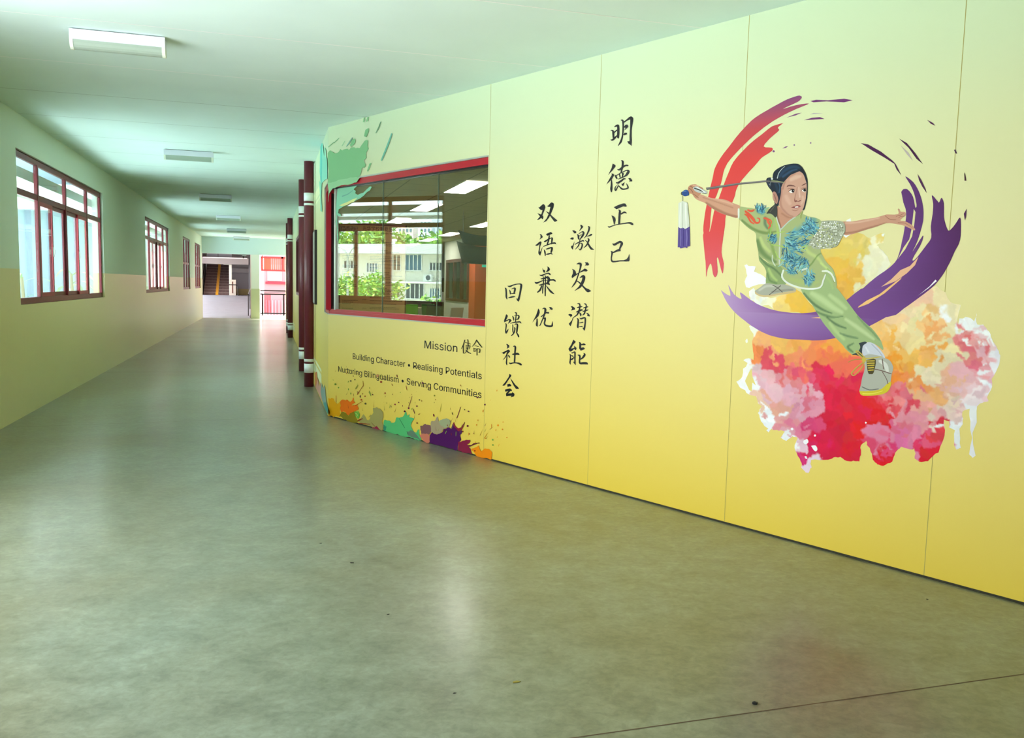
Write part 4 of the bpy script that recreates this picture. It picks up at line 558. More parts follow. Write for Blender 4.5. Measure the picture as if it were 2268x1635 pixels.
  ('p','f4f2f6',[6221,790,6220,788,6219,786,6217,784,6215,784,6213,785,6211,786,6211,788,6211,791,6212,793,6214,794,6217,794,6219,793,6220,792]),
  ('p','f4f2f6',[5773,689,5773,685,5770,682,5767,680,5763,680,5759,681,5757,683,5755,686,5756,690,5758,693,5762,695,5766,696,5769,695,5772,692])],
 'splash_wash':[
  ('p','boundary',[5862,1764,5965,1775,6000,1829,6066,1849,6103,1848,6161,1820,6231,1844,6250,1835,6248,1791,6209,1779,6247,1747,6296,1677,6263,1634,6204,1589,6071,1479,6044,1451,5948,1587]),
  ('d','',[5976,1761,15255648,6069,1805,14993520,6162,1802,14994552,5982,1670,15251528,6081,1624,15250508,6039,1533,15249480,6130,1589,15251544,5968,1578,15249472,6075,1715,15254624,6201,1757,15393984,6198,1669,15393984,6260,1677,15526092,6141,1696,15525572,6175,1607,15261880,6109,1768,15256680])],
 'splash_wash_left':[
  ('p','boundary',[5416,1509,5447,1532,5493,1482,5597,1476,5733,1528,5773,1511,5876,1397,5791,1385,5693,1386,5602,1396,5507,1420,5430,1455]),
  ('d','',[5630,1431,15518584,5728,1461,15251528,5828,1411,15251528,5558,1429,15789264,5483,1464,15790310,5449,1509,15790312,5578,1448,15657160])],
 'splash_white':[
  ('p','f2f4f8',[5373,1673,5390,1678,5403,1668,5455,1664,5450,1647,5445,1633,5503,1611,5531,1593,5531,1556,5462,1548,5417,1531,5393,1537,5381,1572,5398,1607,5386,1648]),
  ('p','f0f2f0',[6009,1842,6028,1923,6051,1932,6057,1908,6057,1841,6030,1824]),
  ('p','f0f0e8',[6234,1839,6251,1841,6247,1824,6236,1826]),
  ('p','f0f0e0',[5408,1199,5421,1214,5427,1191,5414,1185])],
 'body_base':[
  ('p','a4b078',[5266,2056,5335,2031,5436,2004,5548,2012,5611,2015,5691,1960,5856,1922,6012,1909,6016,1851,5861,1849,5833,1716,5566,1719,5461,1862,5304,1979])],
 'skin':[
  ('p','c8967c',[4971,2145,4987,2141,5003,2138,5022,2133,5046,2124,5072,2115,5096,2107,5115,2103,5132,2101,5150,2098,5171,2095,5192,2092,5212,2087,5230,2080,5247,2072,5265,2064,5289,2056,5313,2047,5328,2035,5329,2013,5321,1988,5309,1971,5294,1968,5275,1974,5253,1981,5228,1988,5199,1997,5173,2007,5150,2017,5129,2028,5109,2040,5089,2052,5070,2065,5053,2076,5036,2084,5020,2089,5006,2094,4993,2100,4982,2105,4973,2111,4963,2120,4956,2131,4952,2139,4956,2143,4963,2144]),
  ('p','b98468',[4908,2176,4910,2182,4911,2189,4915,2194,4921,2198,4930,2202,4940,2204,4950,2204,4962,2204,4972,2203,4979,2200,4985,2196,4993,2192,5005,2187,5019,2181,5029,2175,5033,2166,5033,2156,5030,2148,5026,2144,5020,2142,5013,2138,5004,2130,4995,2120,4986,2114,4978,2114,4970,2118,4963,2123,4956,2130,4950,2137,4943,2143,4935,2145,4926,2146,4919,2149,4914,2156,4911,2166]),
  ('p','c8947c',[6003,1916,6024,1915,6045,1914,6066,1914,6088,1917,6110,1920,6132,1923,6155,1925,6177,1927,6197,1929,6214,1933,6229,1937,6241,1940,6249,1942,6253,1943,6260,1943,6272,1942,6286,1941,6298,1940,6308,1941,6316,1942,6320,1945,6320,1952,6316,1961,6314,1967,6315,1970,6318,1971,6321,1970,6323,1966,6325,1960,6329,1955,6337,1953,6346,1953,6353,1951,6357,1947,6359,1942,6358,1937,6355,1932,6348,1928,6343,1923,6337,1917,6332,1911,6332,1907,6337,1905,6346,1905,6356,1903,6369,1897,6383,1889,6395,1881,6403,1873,6409,1865,6413,1859,6414,1855,6412,1852,6409,1852,6403,1854,6396,1858,6387,1863,6376,1868,6365,1874,6352,1879,6338,1884,6323,1887,6308,1890,6292,1893,6275,1896,6257,1896,6239,1892,6220,1885,6201,1879,6180,1874,6158,1868,6136,1862,6114,1856,6092,1849,6071,1844,6050,1840,6031,1837,6016,1843,6009,1862,6006,1889]),
  ('p','c08c74',[5571,2032,5582,2028,5592,2024,5607,2016,5629,1998,5655,1977,5676,1961,5689,1956,5697,1958,5699,1956,5692,1949,5679,1940,5666,1931,5655,1922,5643,1913,5633,1905,5625,1895,5619,1886,5613,1883,5605,1890,5597,1904,5589,1920,5583,1940,5578,1962,5574,1983,5572,2000,5571,2016])],
 'skin_shade':[
  ('s','9a6a54',[5057,2069,5084,2053,5112,2037,5140,2022,5171,2008,5202,1995,5232,1984,5258,1977,5281,1973,5303,1970,5311,1975,5306,1984,5284,1989,5262,1994,5238,2002,5210,2012,5180,2025,5150,2039,5122,2053,5095,2067,5067,2082,5055,2080]),
  ('s','b07e66',[5031,2111,5067,2099,5103,2087,5141,2074,5182,2060,5224,2045,5266,2031,5271,2033,5269,2039,5227,2053,5185,2068,5144,2082,5106,2095,5070,2107,5034,2118,5029,2116]),
  ('s','d8aa90',[5059,2113,5092,2104,5125,2095,5158,2086,5193,2075,5229,2063,5264,2052,5270,2055,5267,2061,5232,2073,5196,2084,5161,2095,5127,2105,5094,2113,5061,2121,5055,2118]),
  ('s','7a5040',[4914,2182,4922,2177,4929,2173,4935,2169,4940,2163,4945,2156,4950,2150,4953,2149,4953,2151,4949,2158,4944,2165,4938,2171,4931,2176,4924,2180,4916,2184,4914,2184]),
  ('s','7a5040',[4927,2193,4935,2189,4942,2185,4948,2181,4953,2175,4957,2170,4962,2164,4964,2163,4965,2165,4961,2171,4957,2177,4952,2183,4945,2188,4937,2192,4929,2196,4926,2195]),
  ('s','8a5c48',[4951,2141,4959,2137,4967,2133,4975,2128,4982,2123,4989,2118,4996,2112,4999,2112,4999,2115,4992,2120,4985,2126,4978,2131,4970,2136,4961,2140,4953,2144,4951,2143]),
  ('s','d8ac92',[4950,2194,4960,2194,4969,2194,4976,2193,4982,2191,4988,2187,4995,2183,4998,2183,4998,2186,4992,2191,4986,2195,4978,2199,4968,2200,4958,2200,4949,2200,4946,2197]),
  ('s','a06e58',[6023,1845,6044,1846,6064,1847,6085,1849,6107,1854,6129,1861,6151,1867,6171,1872,6190,1877,6208,1881,6225,1886,6242,1891,6258,1896,6259,1899,6256,1902,6239,1897,6223,1893,6205,1889,6187,1885,6167,1881,6147,1876,6125,1871,6103,1865,6082,1860,6062,1858,6042,1857,6022,1856,6018,1850]),
  ('s','dcb29a',[6012,1903,6035,1902,6058,1901,6081,1902,6103,1904,6125,1907,6147,1910,6170,1914,6194,1919,6218,1924,6219,1927,6216,1930,6192,1926,6168,1923,6145,1919,6122,1916,6101,1913,6079,1911,6057,1910,6034,1909,6012,1909,6009,1906]),
  ('s','94604a',[6247,1935,6256,1928,6264,1921,6274,1915,6286,1912,6298,1911,6310,1911,6310,1912,6309,1913,6298,1914,6286,1915,6275,1918,6266,1923,6257,1930,6249,1937,6247,1937]),
  ('s','94604a',[6309,1929,6316,1931,6323,1932,6330,1934,6337,1937,6342,1940,6348,1943,6348,1944,6347,1945,6341,1942,6335,1939,6329,1937,6322,1935,6315,1933,6308,1932,6307,1930]),
  ('s','a8745c',[6320,1894,6332,1893,6345,1892,6357,1890,6369,1883,6382,1875,6395,1866,6397,1866,6396,1868,6384,1877,6371,1886,6358,1893,6345,1896,6332,1897,6320,1898,6318,1896]),
  ('s','94604a',[6322,1920,6326,1923,6329,1926,6334,1928,6339,1928,6345,1928,6352,1927,6352,1928,6352,1929,6345,1930,6339,1931,6333,1930,6328,1928,6324,1925,6320,1921,6321,1920]),
  ('s','8c5e4c',[5570,1996,5574,1982,5579,1968,5584,1953,5592,1935,5600,1916,5609,1897,5616,1895,5619,1900,5612,1919,5604,1938,5598,1956,5593,1971,5588,1984,5584,1998,5575,2002]),
  ('s','a8755f',[5613,1977,5626,1969,5638,1961,5651,1954,5663,1951,5673,1949,5683,1947,5687,1950,5684,1954,5674,1956,5665,1959,5655,1963,5644,1969,5632,1977,5620,1985,5613,1984])],
 'hair':[
  ('p','1e2834',[5541,2196,5542,2207,5543,2219,5547,2230,5555,2239,5567,2247,5581,2254,5597,2260,5615,2265,5634,2268,5654,2270,5676,2270,5694,2268,5707,2265,5716,2259,5725,2252,5734,2244,5742,2233,5749,2222,5757,2209,5763,2195,5769,2180,5773,2166,5775,2150,5776,2133,5777,2111,5777,2087,5777,2066,5775,2051,5773,2038,5771,2027,5768,2013,5765,2000,5759,1992,5750,1993,5737,1999,5718,2010,5688,2027,5652,2049,5623,2063,5610,2059,5604,2047,5598,2037,5589,2029,5580,2024,5571,2028,5563,2050,5555,2082,5546,2109,5536,2125,5526,2135,5516,2146,5509,2157,5502,2169,5498,2178,5498,2187,5500,2194,5504,2199,5510,2201,5518,2202,5525,2202,5531,2200,5536,2198]),
  ('p','3a3c38',[5570,2043,5565,2038,5560,2034,5555,2030,5548,2025,5541,2021,5534,2014,5526,2005,5518,1994,5513,1986,5514,1984,5518,1984,5523,1985,5527,1985,5533,1985,5539,1984,5545,1981,5552,1978,5558,1974,5564,1968,5570,1962,5575,1959,5579,1959,5582,1961,5585,1968,5586,1981,5586,1999,5584,2014,5581,2025,5575,2034])],
 'hair_shine':[
  ('s','24405c',[5599,2199,5606,2207,5613,2215,5621,2221,5631,2227,5643,2233,5655,2237,5666,2239,5678,2241,5688,2241,5696,2240,5705,2238,5714,2236,5721,2239,5718,2246,5709,2251,5700,2256,5688,2259,5674,2260,5660,2259,5645,2257,5631,2252,5617,2246,5604,2238,5595,2229,5589,2219,5583,2209,5587,2199]),
  ('s','2c4c6c',[5617,2194,5627,2199,5637,2205,5646,2210,5656,2215,5665,2220,5674,2224,5683,2226,5693,2228,5703,2229,5705,2234,5700,2237,5690,2237,5680,2236,5669,2235,5658,2231,5647,2227,5637,2222,5627,2217,5617,2212,5607,2206,5607,2198]),
  ('s','22384c',[5552,2166,5557,2156,5561,2147,5566,2137,5570,2127,5575,2116,5579,2105,5589,2101,5594,2107,5590,2119,5587,2130,5583,2141,5577,2151,5572,2161,5566,2170,5556,2173]),
  ('s','30506a',[5579,2170,5584,2159,5588,2148,5591,2138,5591,2127,5590,2117,5588,2106,5591,2103,5595,2105,5597,2115,5599,2126,5599,2137,5596,2149,5591,2160,5586,2171,5581,2173]),
  ('s','3a4654',[5510,2192,5508,2186,5506,2179,5506,2171,5510,2162,5516,2154,5522,2145,5528,2144,5531,2149,5525,2157,5520,2165,5517,2172,5517,2177,5519,2182,5521,2188,5517,2193]),
  ('s','101820',[5728,2228,5735,2219,5742,2209,5749,2200,5754,2190,5759,2179,5764,2169,5769,2167,5771,2170,5767,2181,5763,2192,5758,2204,5751,2214,5743,2223,5736,2233,5729,2234]),
  ('s','b8c8cc',[5577,2191,5579,2201,5581,2211,5584,2220,5589,2228,5596,2236,5603,2243,5609,2249,5616,2253,5622,2258,5622,2259,5620,2260,5614,2255,5607,2251,5600,2246,5593,2239,5586,2231,5580,2222,5576,2212,5574,2203,5571,2193,5574,2190]),
  ('p','d8dcd8',[5545,2192,5545,2189,5543,2187,5540,2186,5537,2186,5534,2188,5531,2190,5531,2193,5531,2196,5533,2198,5536,2199,5539,2199,5542,2197,5544,2195]),
  ('s','98a4a8',[5531,2173,5528,2168,5524,2163,5523,2159,5525,2156,5530,2155,5534,2155,5534,2156,5534,2157,5530,2158,5526,2158,5526,2159,5527,2162,5530,2167,5534,2171,5533,2173]),
  ('s','5c5c52',[5537,1992,5544,2000,5551,2007,5558,2014,5562,2021,5566,2027,5569,2033,5568,2035,5566,2034,5562,2029,5558,2023,5553,2017,5547,2010,5541,2002,5534,1995,5535,1993])],
 'face':[
  ('p','c89a86',[5605,2137,5608,2144,5611,2152,5614,2159,5620,2166,5626,2173,5634,2180,5642,2188,5651,2196,5660,2203,5671,2208,5682,2211,5693,2214,5702,2217,5710,2219,5717,2221,5722,2220,5726,2218,5730,2215,5735,2211,5741,2207,5746,2200,5751,2191,5756,2180,5760,2170,5763,2163,5766,2156,5768,2149,5770,2142,5771,2133,5772,2124,5772,2115,5771,2104,5771,2093,5770,2083,5770,2072,5770,2062,5768,2052,5766,2041,5764,2031,5762,2020,5760,2010,5756,2000,5751,1991,5744,1983,5738,1976,5731,1970,5724,1964,5716,1959,5709,1956,5702,1954,5694,1953,5684,1956,5673,1961,5662,1966,5653,1972,5644,1977,5636,1984,5628,1991,5620,1998,5614,2006,5607,2014,5601,2022,5597,2029,5594,2036,5594,2042,5594,2048,5596,2055,5598,2062,5600,2071,5602,2081,5604,2093,5605,2105,5605,2116,5605,2126]),
  ('p','b08070',[5546,2108,5549,2110,5551,2113,5555,2115,5559,2115,5563,2113,5568,2110,5574,2102,5579,2093,5584,2083,5587,2075,5589,2067,5589,2060,5587,2052,5584,2044,5581,2040,5576,2040,5571,2044,5566,2050,5561,2056,5556,2063,5552,2071,5549,2082,5548,2095])],
 'face_shade':[
  ('s','b07e6c',[5598,2128,5598,2116,5597,2104,5597,2092,5595,2081,5594,2068,5594,2055,5596,2042,5600,2029,5606,2017,5614,2005,5623,1995,5633,1986,5643,1977,5654,1970,5664,1964,5674,1959,5683,1956,5692,1954,5697,1957,5695,1962,5686,1966,5678,1969,5670,1973,5661,1979,5652,1987,5643,1995,5634,2004,5626,2012,5620,2022,5616,2032,5613,2043,5612,2054,5612,2065,5614,2077,5615,2089,5615,2102,5614,2114,5614,2127,5606,2133]),
  ('s','a8786a',[5623,2174,5620,2167,5617,2159,5614,2151,5612,2143,5612,2136,5611,2128,5616,2123,5622,2126,5623,2133,5625,2140,5627,2147,5629,2154,5632,2161,5635,2169,5631,2175]),
  ('s','b5836f',[5648,2184,5656,2188,5664,2193,5671,2197,5679,2200,5687,2203,5695,2205,5696,2210,5691,2213,5683,2212,5674,2210,5665,2208,5656,2203,5648,2198,5639,2193,5640,2186]),
  ('s','d8b09c',[5673,2168,5684,2171,5695,2174,5704,2176,5712,2178,5720,2181,5728,2183,5734,2191,5725,2199,5716,2200,5706,2201,5694,2201,5683,2197,5672,2192,5662,2187,5659,2175]),
  ('s','d4a894',[5628,2075,5631,2068,5634,2062,5638,2055,5645,2047,5652,2039,5659,2032,5673,2029,5678,2041,5673,2050,5669,2059,5664,2066,5661,2072,5657,2078,5652,2084,5634,2089]),
  ('s','d6ac98',[5742,2071,5743,2066,5745,2060,5745,2056,5744,2050,5741,2042,5738,2035,5742,2028,5750,2030,5754,2037,5758,2044,5760,2053,5760,2061,5758,2067,5756,2073,5748,2078]),
  ('s','dcb6a4',[5717,2128,5718,2117,5719,2107,5721,2096,5722,2087,5724,2079,5725,2071,5731,2067,5736,2072,5734,2080,5732,2088,5730,2096,5728,2106,5726,2117,5724,2128,5720,2131]),
  ('s','a87464',[5709,2129,5707,2120,5705,2111,5703,2103,5702,2095,5700,2088,5698,2081,5697,2074,5695,2067,5694,2061,5697,2058,5700,2059,5702,2066,5703,2072,5704,2079,5705,2086,5707,2094,5708,2102,5710,2110,5711,2119,5713,2128,5711,2130]),
  ('s','9c6c60',[5651,2122,5658,2122,5666,2123,5673,2122,5680,2121,5688,2118,5696,2116,5698,2117,5697,2119,5689,2122,5681,2125,5673,2127,5665,2128,5657,2128,5649,2127,5648,2124]),
  ('s','a47466',[5739,2118,5745,2119,5751,2121,5756,2121,5760,2122,5764,2121,5768,2121,5769,2122,5768,2124,5764,2125,5760,2125,5755,2125,5750,2125,5744,2123,5738,2122,5737,2120]),
  ('s','c08e7c',[5681,2093,5686,2094,5691,2095,5696,2096,5697,2099,5694,2100,5689,2099,5684,2098,5679,2097,5678,2095]),
  ('p','8e584e',[5695,2055,5699,2067,5703,2053,5709,2053,5716,2049,5724,2047,5732,2052,5739,2054,5740,2050,5733,2045,5724,2043,5713,2046,5705,2042,5698,2045]),
  ('p','6a3c38',[5714,2049,5714,2048,5713,2047,5711,2047,5710,2047,5709,2047,5708,2048,5707,2050,5707,2051,5708,2052,5710,2052,5711,2052,5712,2052,5713,2051]),
  ('p','6a3c38',[5736,2050,5736,2049,5735,2048,5734,2048,5733,2048,5732,2048,5731,2049,5731,2050,5731,2051,5732,2052,5733,2053,5734,2053,5735,2052,5736,2051]),
  ('p','6e4640',[5640,2135,5644,2144,5654,2148,5669,2147,5687,2142,5702,2132,5687,2136,5670,2138,5654,2139]),
  ('p','6e4640',[5736,2135,5745,2142,5757,2147,5767,2149,5768,2145,5757,2140,5745,2136]),
  ('p','f0ece8',[5657,2107,5671,2115,5684,2118,5693,2113,5693,2103,5682,2098,5669,2099]),
  ('p','20181a',[5694,2108,5693,2105,5691,2102,5687,2100,5682,2100,5678,2103,5675,2106,5674,2110,5675,2114,5677,2117,5681,2118,5686,2118,5690,2116,5693,2112]),
  ('s','38241f',[5654,2107,5660,2110,5666,2113,5671,2115,5676,2116,5680,2117,5683,2117,5686,2116,5690,2114,5693,2113,5695,2113,5695,2115,5691,2117,5688,2120,5684,2122,5679,2122,5674,2121,5668,2119,5663,2116,5658,2112,5653,2109,5653,2107]),
  ('p','f0ece8',[5741,2108,5753,2115,5765,2116,5768,2102,5761,2097,5749,2101]),
  ('p','20181a',[5769,2107,5768,2104,5766,2101,5762,2100,5758,2100,5755,2102,5752,2105,5751,2109,5751,2112,5754,2115,5757,2116,5761,2116,5765,2114,5768,2111]),
  ('s','38241f',[5740,2108,5745,2111,5749,2113,5753,2115,5758,2116,5763,2116,5768,2116,5769,2118,5767,2119,5762,2119,5757,2120,5752,2119,5747,2116,5743,2113,5738,2110,5739,2109]),
  ('p','ffffff',[5689,2111,5689,2110,5688,2110,5687,2110,5687,2110,5686,2110,5685,2111,5685,2111,5685,2112,5686,2113,5686,2113,5687,2113,5688,2112,5689,2112]),
  ('p','a05c58',[5676,2013,5696,2019,5710,2025,5720,2026,5730,2024,5743,2016,5730,2015,5715,2016,5698,2014]),
  ('p','c08078',[5677,2013,5700,2010,5723,2009,5743,2016,5732,2005,5712,2003,5692,2008]),
  ('p','6a3434',[5677,2013,5697,2016,5715,2018,5730,2017,5743,2016,5728,2012,5713,2009,5698,2010]),
  ('p','f4eeea',[5701,2015,5715,2017,5726,2016,5722,2011,5705,2011]),
  ('s','ac7a68',[5686,1995,5692,1993,5700,1991,5707,1990,5714,1991,5721,1993,5727,1996,5728,1997,5726,1999,5719,1997,5712,1995,5706,1995,5700,1995,5693,1997,5686,1999,5684,1997]),
  ('s','8a5c50',[5551,2100,5554,2098,5556,2096,5559,2093,5562,2087,5565,2079,5568,2072,5570,2066,5572,2060,5575,2053,5577,2052,5579,2054,5577,2060,5575,2066,5573,2073,5570,2080,5567,2088,5563,2095,5559,2099,5556,2101,5552,2103,5550,2102]),
  ('s','c89884',[5549,2109,5549,2103,5549,2097,5550,2090,5553,2082,5555,2074,5558,2066,5561,2065,5562,2067,5559,2075,5556,2083,5554,2090,5553,2096,5553,2102,5553,2108,5551,2110])],
 'tunic':[
  ('p','a4b078',[5322,2039,5344,2035,5365,2031,5385,2028,5403,2025,5419,2021,5435,2020,5454,2021,5473,2023,5492,2024,5509,2020,5526,2015,5540,2012,5552,2020,5562,2031,5571,2030,5577,2010,5582,1978,5588,1948,5595,1920,5604,1895,5615,1881,5628,1888,5643,1906,5659,1924,5674,1937,5691,1948,5706,1957,5721,1964,5736,1969,5750,1971,5763,1968,5776,1962,5792,1955,5815,1950,5841,1944,5862,1935,5876,1923,5885,1907,5891,1888,5891,1863,5888,1834,5885,1809,5883,1790,5881,1775,5881,1762,5882,1753,5884,1745,5890,1735,5900,1720,5912,1701,5925,1685,5937,1674,5949,1665,5959,1655,5967,1644,5974,1631,5980,1616,5987,1596,5992,1573,5995,1557,5993,1547,5987,1543,5980,1547,5970,1563,5959,1588,5948,1609,5936,1622,5925,1632,5918,1635,5918,1632,5922,1623,5922,1609,5917,1588,5908,1562,5895,1542,5874,1533,5849,1531,5823,1531,5798,1531,5772,1535,5748,1540,5722,1547,5698,1556,5677,1566,5662,1576,5650,1586,5643,1597,5644,1609,5649,1623,5650,1635,5642,1648,5631,1661,5616,1670,5599,1674,5579,1674,5561,1677,5546,1686,5532,1696,5519,1706,5507,1711,5496,1714,5486,1720,5479,1729,5473,1741,5468,1756,5462,1776,5456,1798,5451,1820,5449,1838,5448,1855,5442,1870,5428,1881,5410,1890,5393,1900,5378,1911,5363,1922,5349,1934,5335,1946,5321,1958,5312,1971,5309,1985,5310,1998,5313,2011,5315,2021,5319,2030])],
 'tunic_shade':[
  ('s','6a8448',[5335,1947,5352,1933,5369,1920,5387,1907,5406,1895,5427,1884,5448,1875,5471,1867,5494,1861,5517,1858,5540,1859,5562,1862,5582,1865,5587,1873,5579,1879,5558,1877,5537,1876,5517,1876,5497,1880,5476,1885,5455,1892,5436,1900,5416,1910,5398,1921,5380,1932,5363,1945,5345,1957,5335,1956]),
  ('s','62804a',[5444,1816,5450,1798,5456,1780,5466,1761,5479,1744,5496,1729,5515,1715,5538,1703,5563,1692,5586,1682,5600,1687,5597,1700,5575,1713,5554,1726,5536,1738,5522,1751,5510,1765,5500,1778,5492,1791,5483,1807,5475,1823,5455,1831]),
  ('s','bccc80',[5470,1837,5477,1820,5485,1802,5496,1785,5511,1770,5527,1759,5542,1748,5554,1750,5554,1760,5540,1773,5527,1784,5516,1796,5506,1810,5497,1826,5488,1843,5476,1847]),
  ('s','7e9a50',[5527,1930,5527,1907,5528,1883,5530,1859,5535,1834,5542,1810,5551,1787,5560,1763,5570,1740,5580,1716,5593,1712,5600,1721,5590,1745,5582,1768,5573,1791,5566,1815,5559,1837,5554,1860,5551,1882,5549,1905,5548,1929,5537,1936]),
  ('s','a8c060',[5570,1955,5575,1936,5580,1917,5584,1899,5589,1880,5593,1862,5596,1843,5603,1840,5607,1844,5604,1863,5601,1881,5597,1900,5592,1919,5586,1937,5581,1956,5574,1959]),
  ('s','bccc80',[5768,1779,5777,1765,5787,1750,5801,1735,5821,1724,5840,1716,5856,1708,5869,1697,5881,1684,5894,1671,5905,1670,5907,1680,5895,1695,5883,1709,5868,1724,5850,1735,5831,1743,5817,1752,5806,1762,5797,1775,5786,1789,5772,1791]),
  ('s','6c8c48',[5887,1745,5878,1740,5868,1734,5858,1725,5847,1710,5835,1693,5824,1679,5815,1671,5806,1665,5797,1659,5797,1654,5803,1652,5812,1658,5822,1664,5832,1673,5843,1688,5855,1705,5865,1720,5874,1728,5883,1733,5892,1739,5892,1744]),
  ('s','c4d880',[5883,1678,5895,1669,5907,1659,5919,1650,5931,1640,5944,1629,5956,1618,5965,1619,5966,1627,5953,1638,5941,1650,5928,1661,5915,1670,5902,1678,5889,1686,5882,1685]),
  ('s','789850',[5928,1647,5939,1635,5949,1625,5957,1613,5963,1601,5968,1588,5973,1575,5979,1573,5983,1578,5978,1591,5973,1605,5966,1618,5956,1630,5945,1640,5934,1651,5929,1651]),
  ('s','a8b870',[5697,1577,5717,1571,5737,1566,5757,1561,5780,1556,5805,1552,5829,1551,5849,1555,5866,1561,5882,1568,5885,1577,5875,1583,5859,1578,5843,1573,5827,1571,5808,1575,5786,1581,5763,1587,5742,1591,5722,1594,5701,1597,5690,1589]),
  ('s','58765c',[5493,1960,5493,1948,5493,1935,5495,1922,5502,1910,5510,1901,5518,1892,5527,1890,5530,1898,5525,1908,5520,1917,5517,1925,5515,1935,5515,1946,5514,1958,5504,1966]),
  ('s','6e9c7c',[5448,1990,5459,1986,5470,1982,5481,1978,5498,1986,5491,2004,5480,2008,5469,2012,5458,2016,5440,2008]),
  ('s','609c98',[5810,1945,5793,1935,5777,1925,5763,1917,5748,1907,5728,1896,5709,1883,5688,1870,5666,1855,5650,1828,5658,1796,5674,1776,5688,1761,5722,1755,5733,1783,5724,1801,5718,1814,5718,1813,5720,1815,5731,1825,5746,1837,5764,1846,5785,1855,5807,1867,5823,1883,5833,1900,5843,1916,5838,1941]),
  ('s','5c9490',[5667,1713,5685,1704,5702,1696,5720,1689,5738,1682,5757,1677,5775,1671,5800,1683,5791,1708,5773,1716,5756,1725,5738,1732,5720,1739,5701,1745,5683,1750,5657,1738]),
  ('s','68a090',[5695,1615,5702,1614,5710,1613,5718,1611,5732,1623,5721,1639,5713,1640,5706,1641,5698,1642,5684,1630]),
  ('s','60988c',[5826,1602,5820,1590,5815,1579,5809,1568,5819,1550,5839,1555,5845,1566,5850,1577,5855,1588,5846,1606]),
  ('s','6c9c88',[5561,1839,5564,1834,5566,1829,5569,1824,5589,1820,5597,1836,5594,1841,5591,1846,5588,1850,5568,1855])],
 'sleeve':[
  ('p','a4a890',[5877,1925,5896,1925,5914,1926,5934,1925,5960,1924,5987,1921,6008,1914,6019,1901,6024,1884,6026,1870,6025,1860,6022,1852,6017,1844,6014,1836,6009,1828,6004,1818,5998,1805,5991,1789,5980,1777,5964,1771,5944,1769,5923,1768,5904,1765,5884,1763,5866,1762,5849,1765,5834,1769,5822,1775,5813,1784,5808,1795,5809,1807,5819,1823,5835,1840,5849,1856,5858,1870,5865,1883,5871,1895,5874,1906,5876,1915])],
 'embroidery':[
  ('s','d8583c',[5357,2004,5365,1995,5373,1987,5381,1979,5389,1972,5398,1965,5406,1957,5415,1948,5425,1937,5437,1928,5450,1925,5461,1927,5470,1933,5472,1941,5471,1951,5467,1959,5460,1963,5453,1963,5447,1963,5445,1962,5447,1959,5453,1958,5458,1957,5460,1955,5462,1950,5462,1943,5460,1939,5456,1938,5449,1937,5444,1939,5438,1945,5431,1957,5422,1968,5413,1977,5404,1985,5395,1992,5386,1999,5376,2005,5367,2012,5357,2012]),
  ('s','d8583c',[5376,2010,5384,2006,5393,2001,5404,1999,5413,2000,5420,2004,5426,2007,5428,2013,5421,2016,5414,2015,5407,2013,5403,2013,5397,2014,5389,2016,5380,2019,5374,2016]),
  ('s','d8583c',[5356,1988,5363,1982,5369,1978,5375,1972,5382,1962,5390,1950,5399,1939,5408,1932,5418,1928,5427,1924,5432,1925,5430,1930,5422,1935,5414,1939,5407,1945,5401,1955,5393,1967,5386,1978,5377,1985,5369,1989,5361,1993,5356,1992]),
  ('s','d86040',[5495,1954,5503,1951,5511,1948,5514,1945,5516,1942,5518,1935,5522,1927,5529,1920,5534,1915,5536,1912,5536,1908,5532,1903,5528,1897,5530,1892,5535,1892,5540,1898,5546,1903,5549,1911,5546,1920,5540,1927,5537,1932,5535,1938,5533,1947,5527,1956,5516,1962,5506,1963,5497,1964,5491,1960]),
  ('s','d86040',[5510,1955,5522,1950,5534,1945,5541,1940,5544,1936,5545,1929,5547,1922,5550,1920,5553,1922,5553,1929,5553,1937,5548,1945,5538,1952,5525,1957,5513,1961,5509,1960])],
 'embroidery_blue':[
  ('w','-',[5423,2026,5492,2015,5510,1993,5487,1973,5445,1990]),
  ('w','-',[5781,1959,5863,1932,5868,1902,5823,1864,5773,1852,5735,1860,5754,1920]),
  ('w','-',[5651,1870,5734,1880,5789,1824,5786,1764,5720,1745,5692,1697,5647,1684,5629,1788]),
  ('w','-',[5557,1866,5593,1858,5596,1816,5564,1824]),
  ('w','-',[5652,1718,5766,1730,5827,1696,5829,1656,5756,1649,5678,1677]),
  ('w','-',[5672,1649,5734,1642,5750,1615,5697,1615]),
  ('w','-',[5803,1608,5864,1622,5864,1575,5829,1541,5792,1547])],
 'trim':[
  ('s','c4ccbc',[5569,2019,5572,1998,5574,1977,5579,1954,5588,1931,5600,1907,5608,1883,5611,1857,5610,1829,5610,1802,5610,1777,5611,1754,5612,1733,5613,1713,5614,1695,5615,1677,5620,1674,5625,1677,5624,1695,5624,1713,5623,1732,5622,1754,5620,1777,5619,1801,5620,1828,5620,1856,5617,1884,5609,1909,5597,1933,5588,1956,5583,1977,5580,1998,5577,2019,5573,2022]),
  ('s','b8c8b8',[5708,1960,5693,1951,5679,1943,5663,1932,5647,1918,5629,1902,5611,1886,5612,1881,5617,1881,5635,1897,5652,1913,5669,1927,5684,1937,5698,1946,5712,1954,5712,1959]),
  ('s','dce0d4',[5306,2025,5306,2016,5306,2006,5307,1997,5308,1987,5309,1977,5310,1968,5316,1964,5320,1967,5321,1977,5321,1986,5320,1996,5320,2005,5319,2015,5318,2025,5312,2029]),
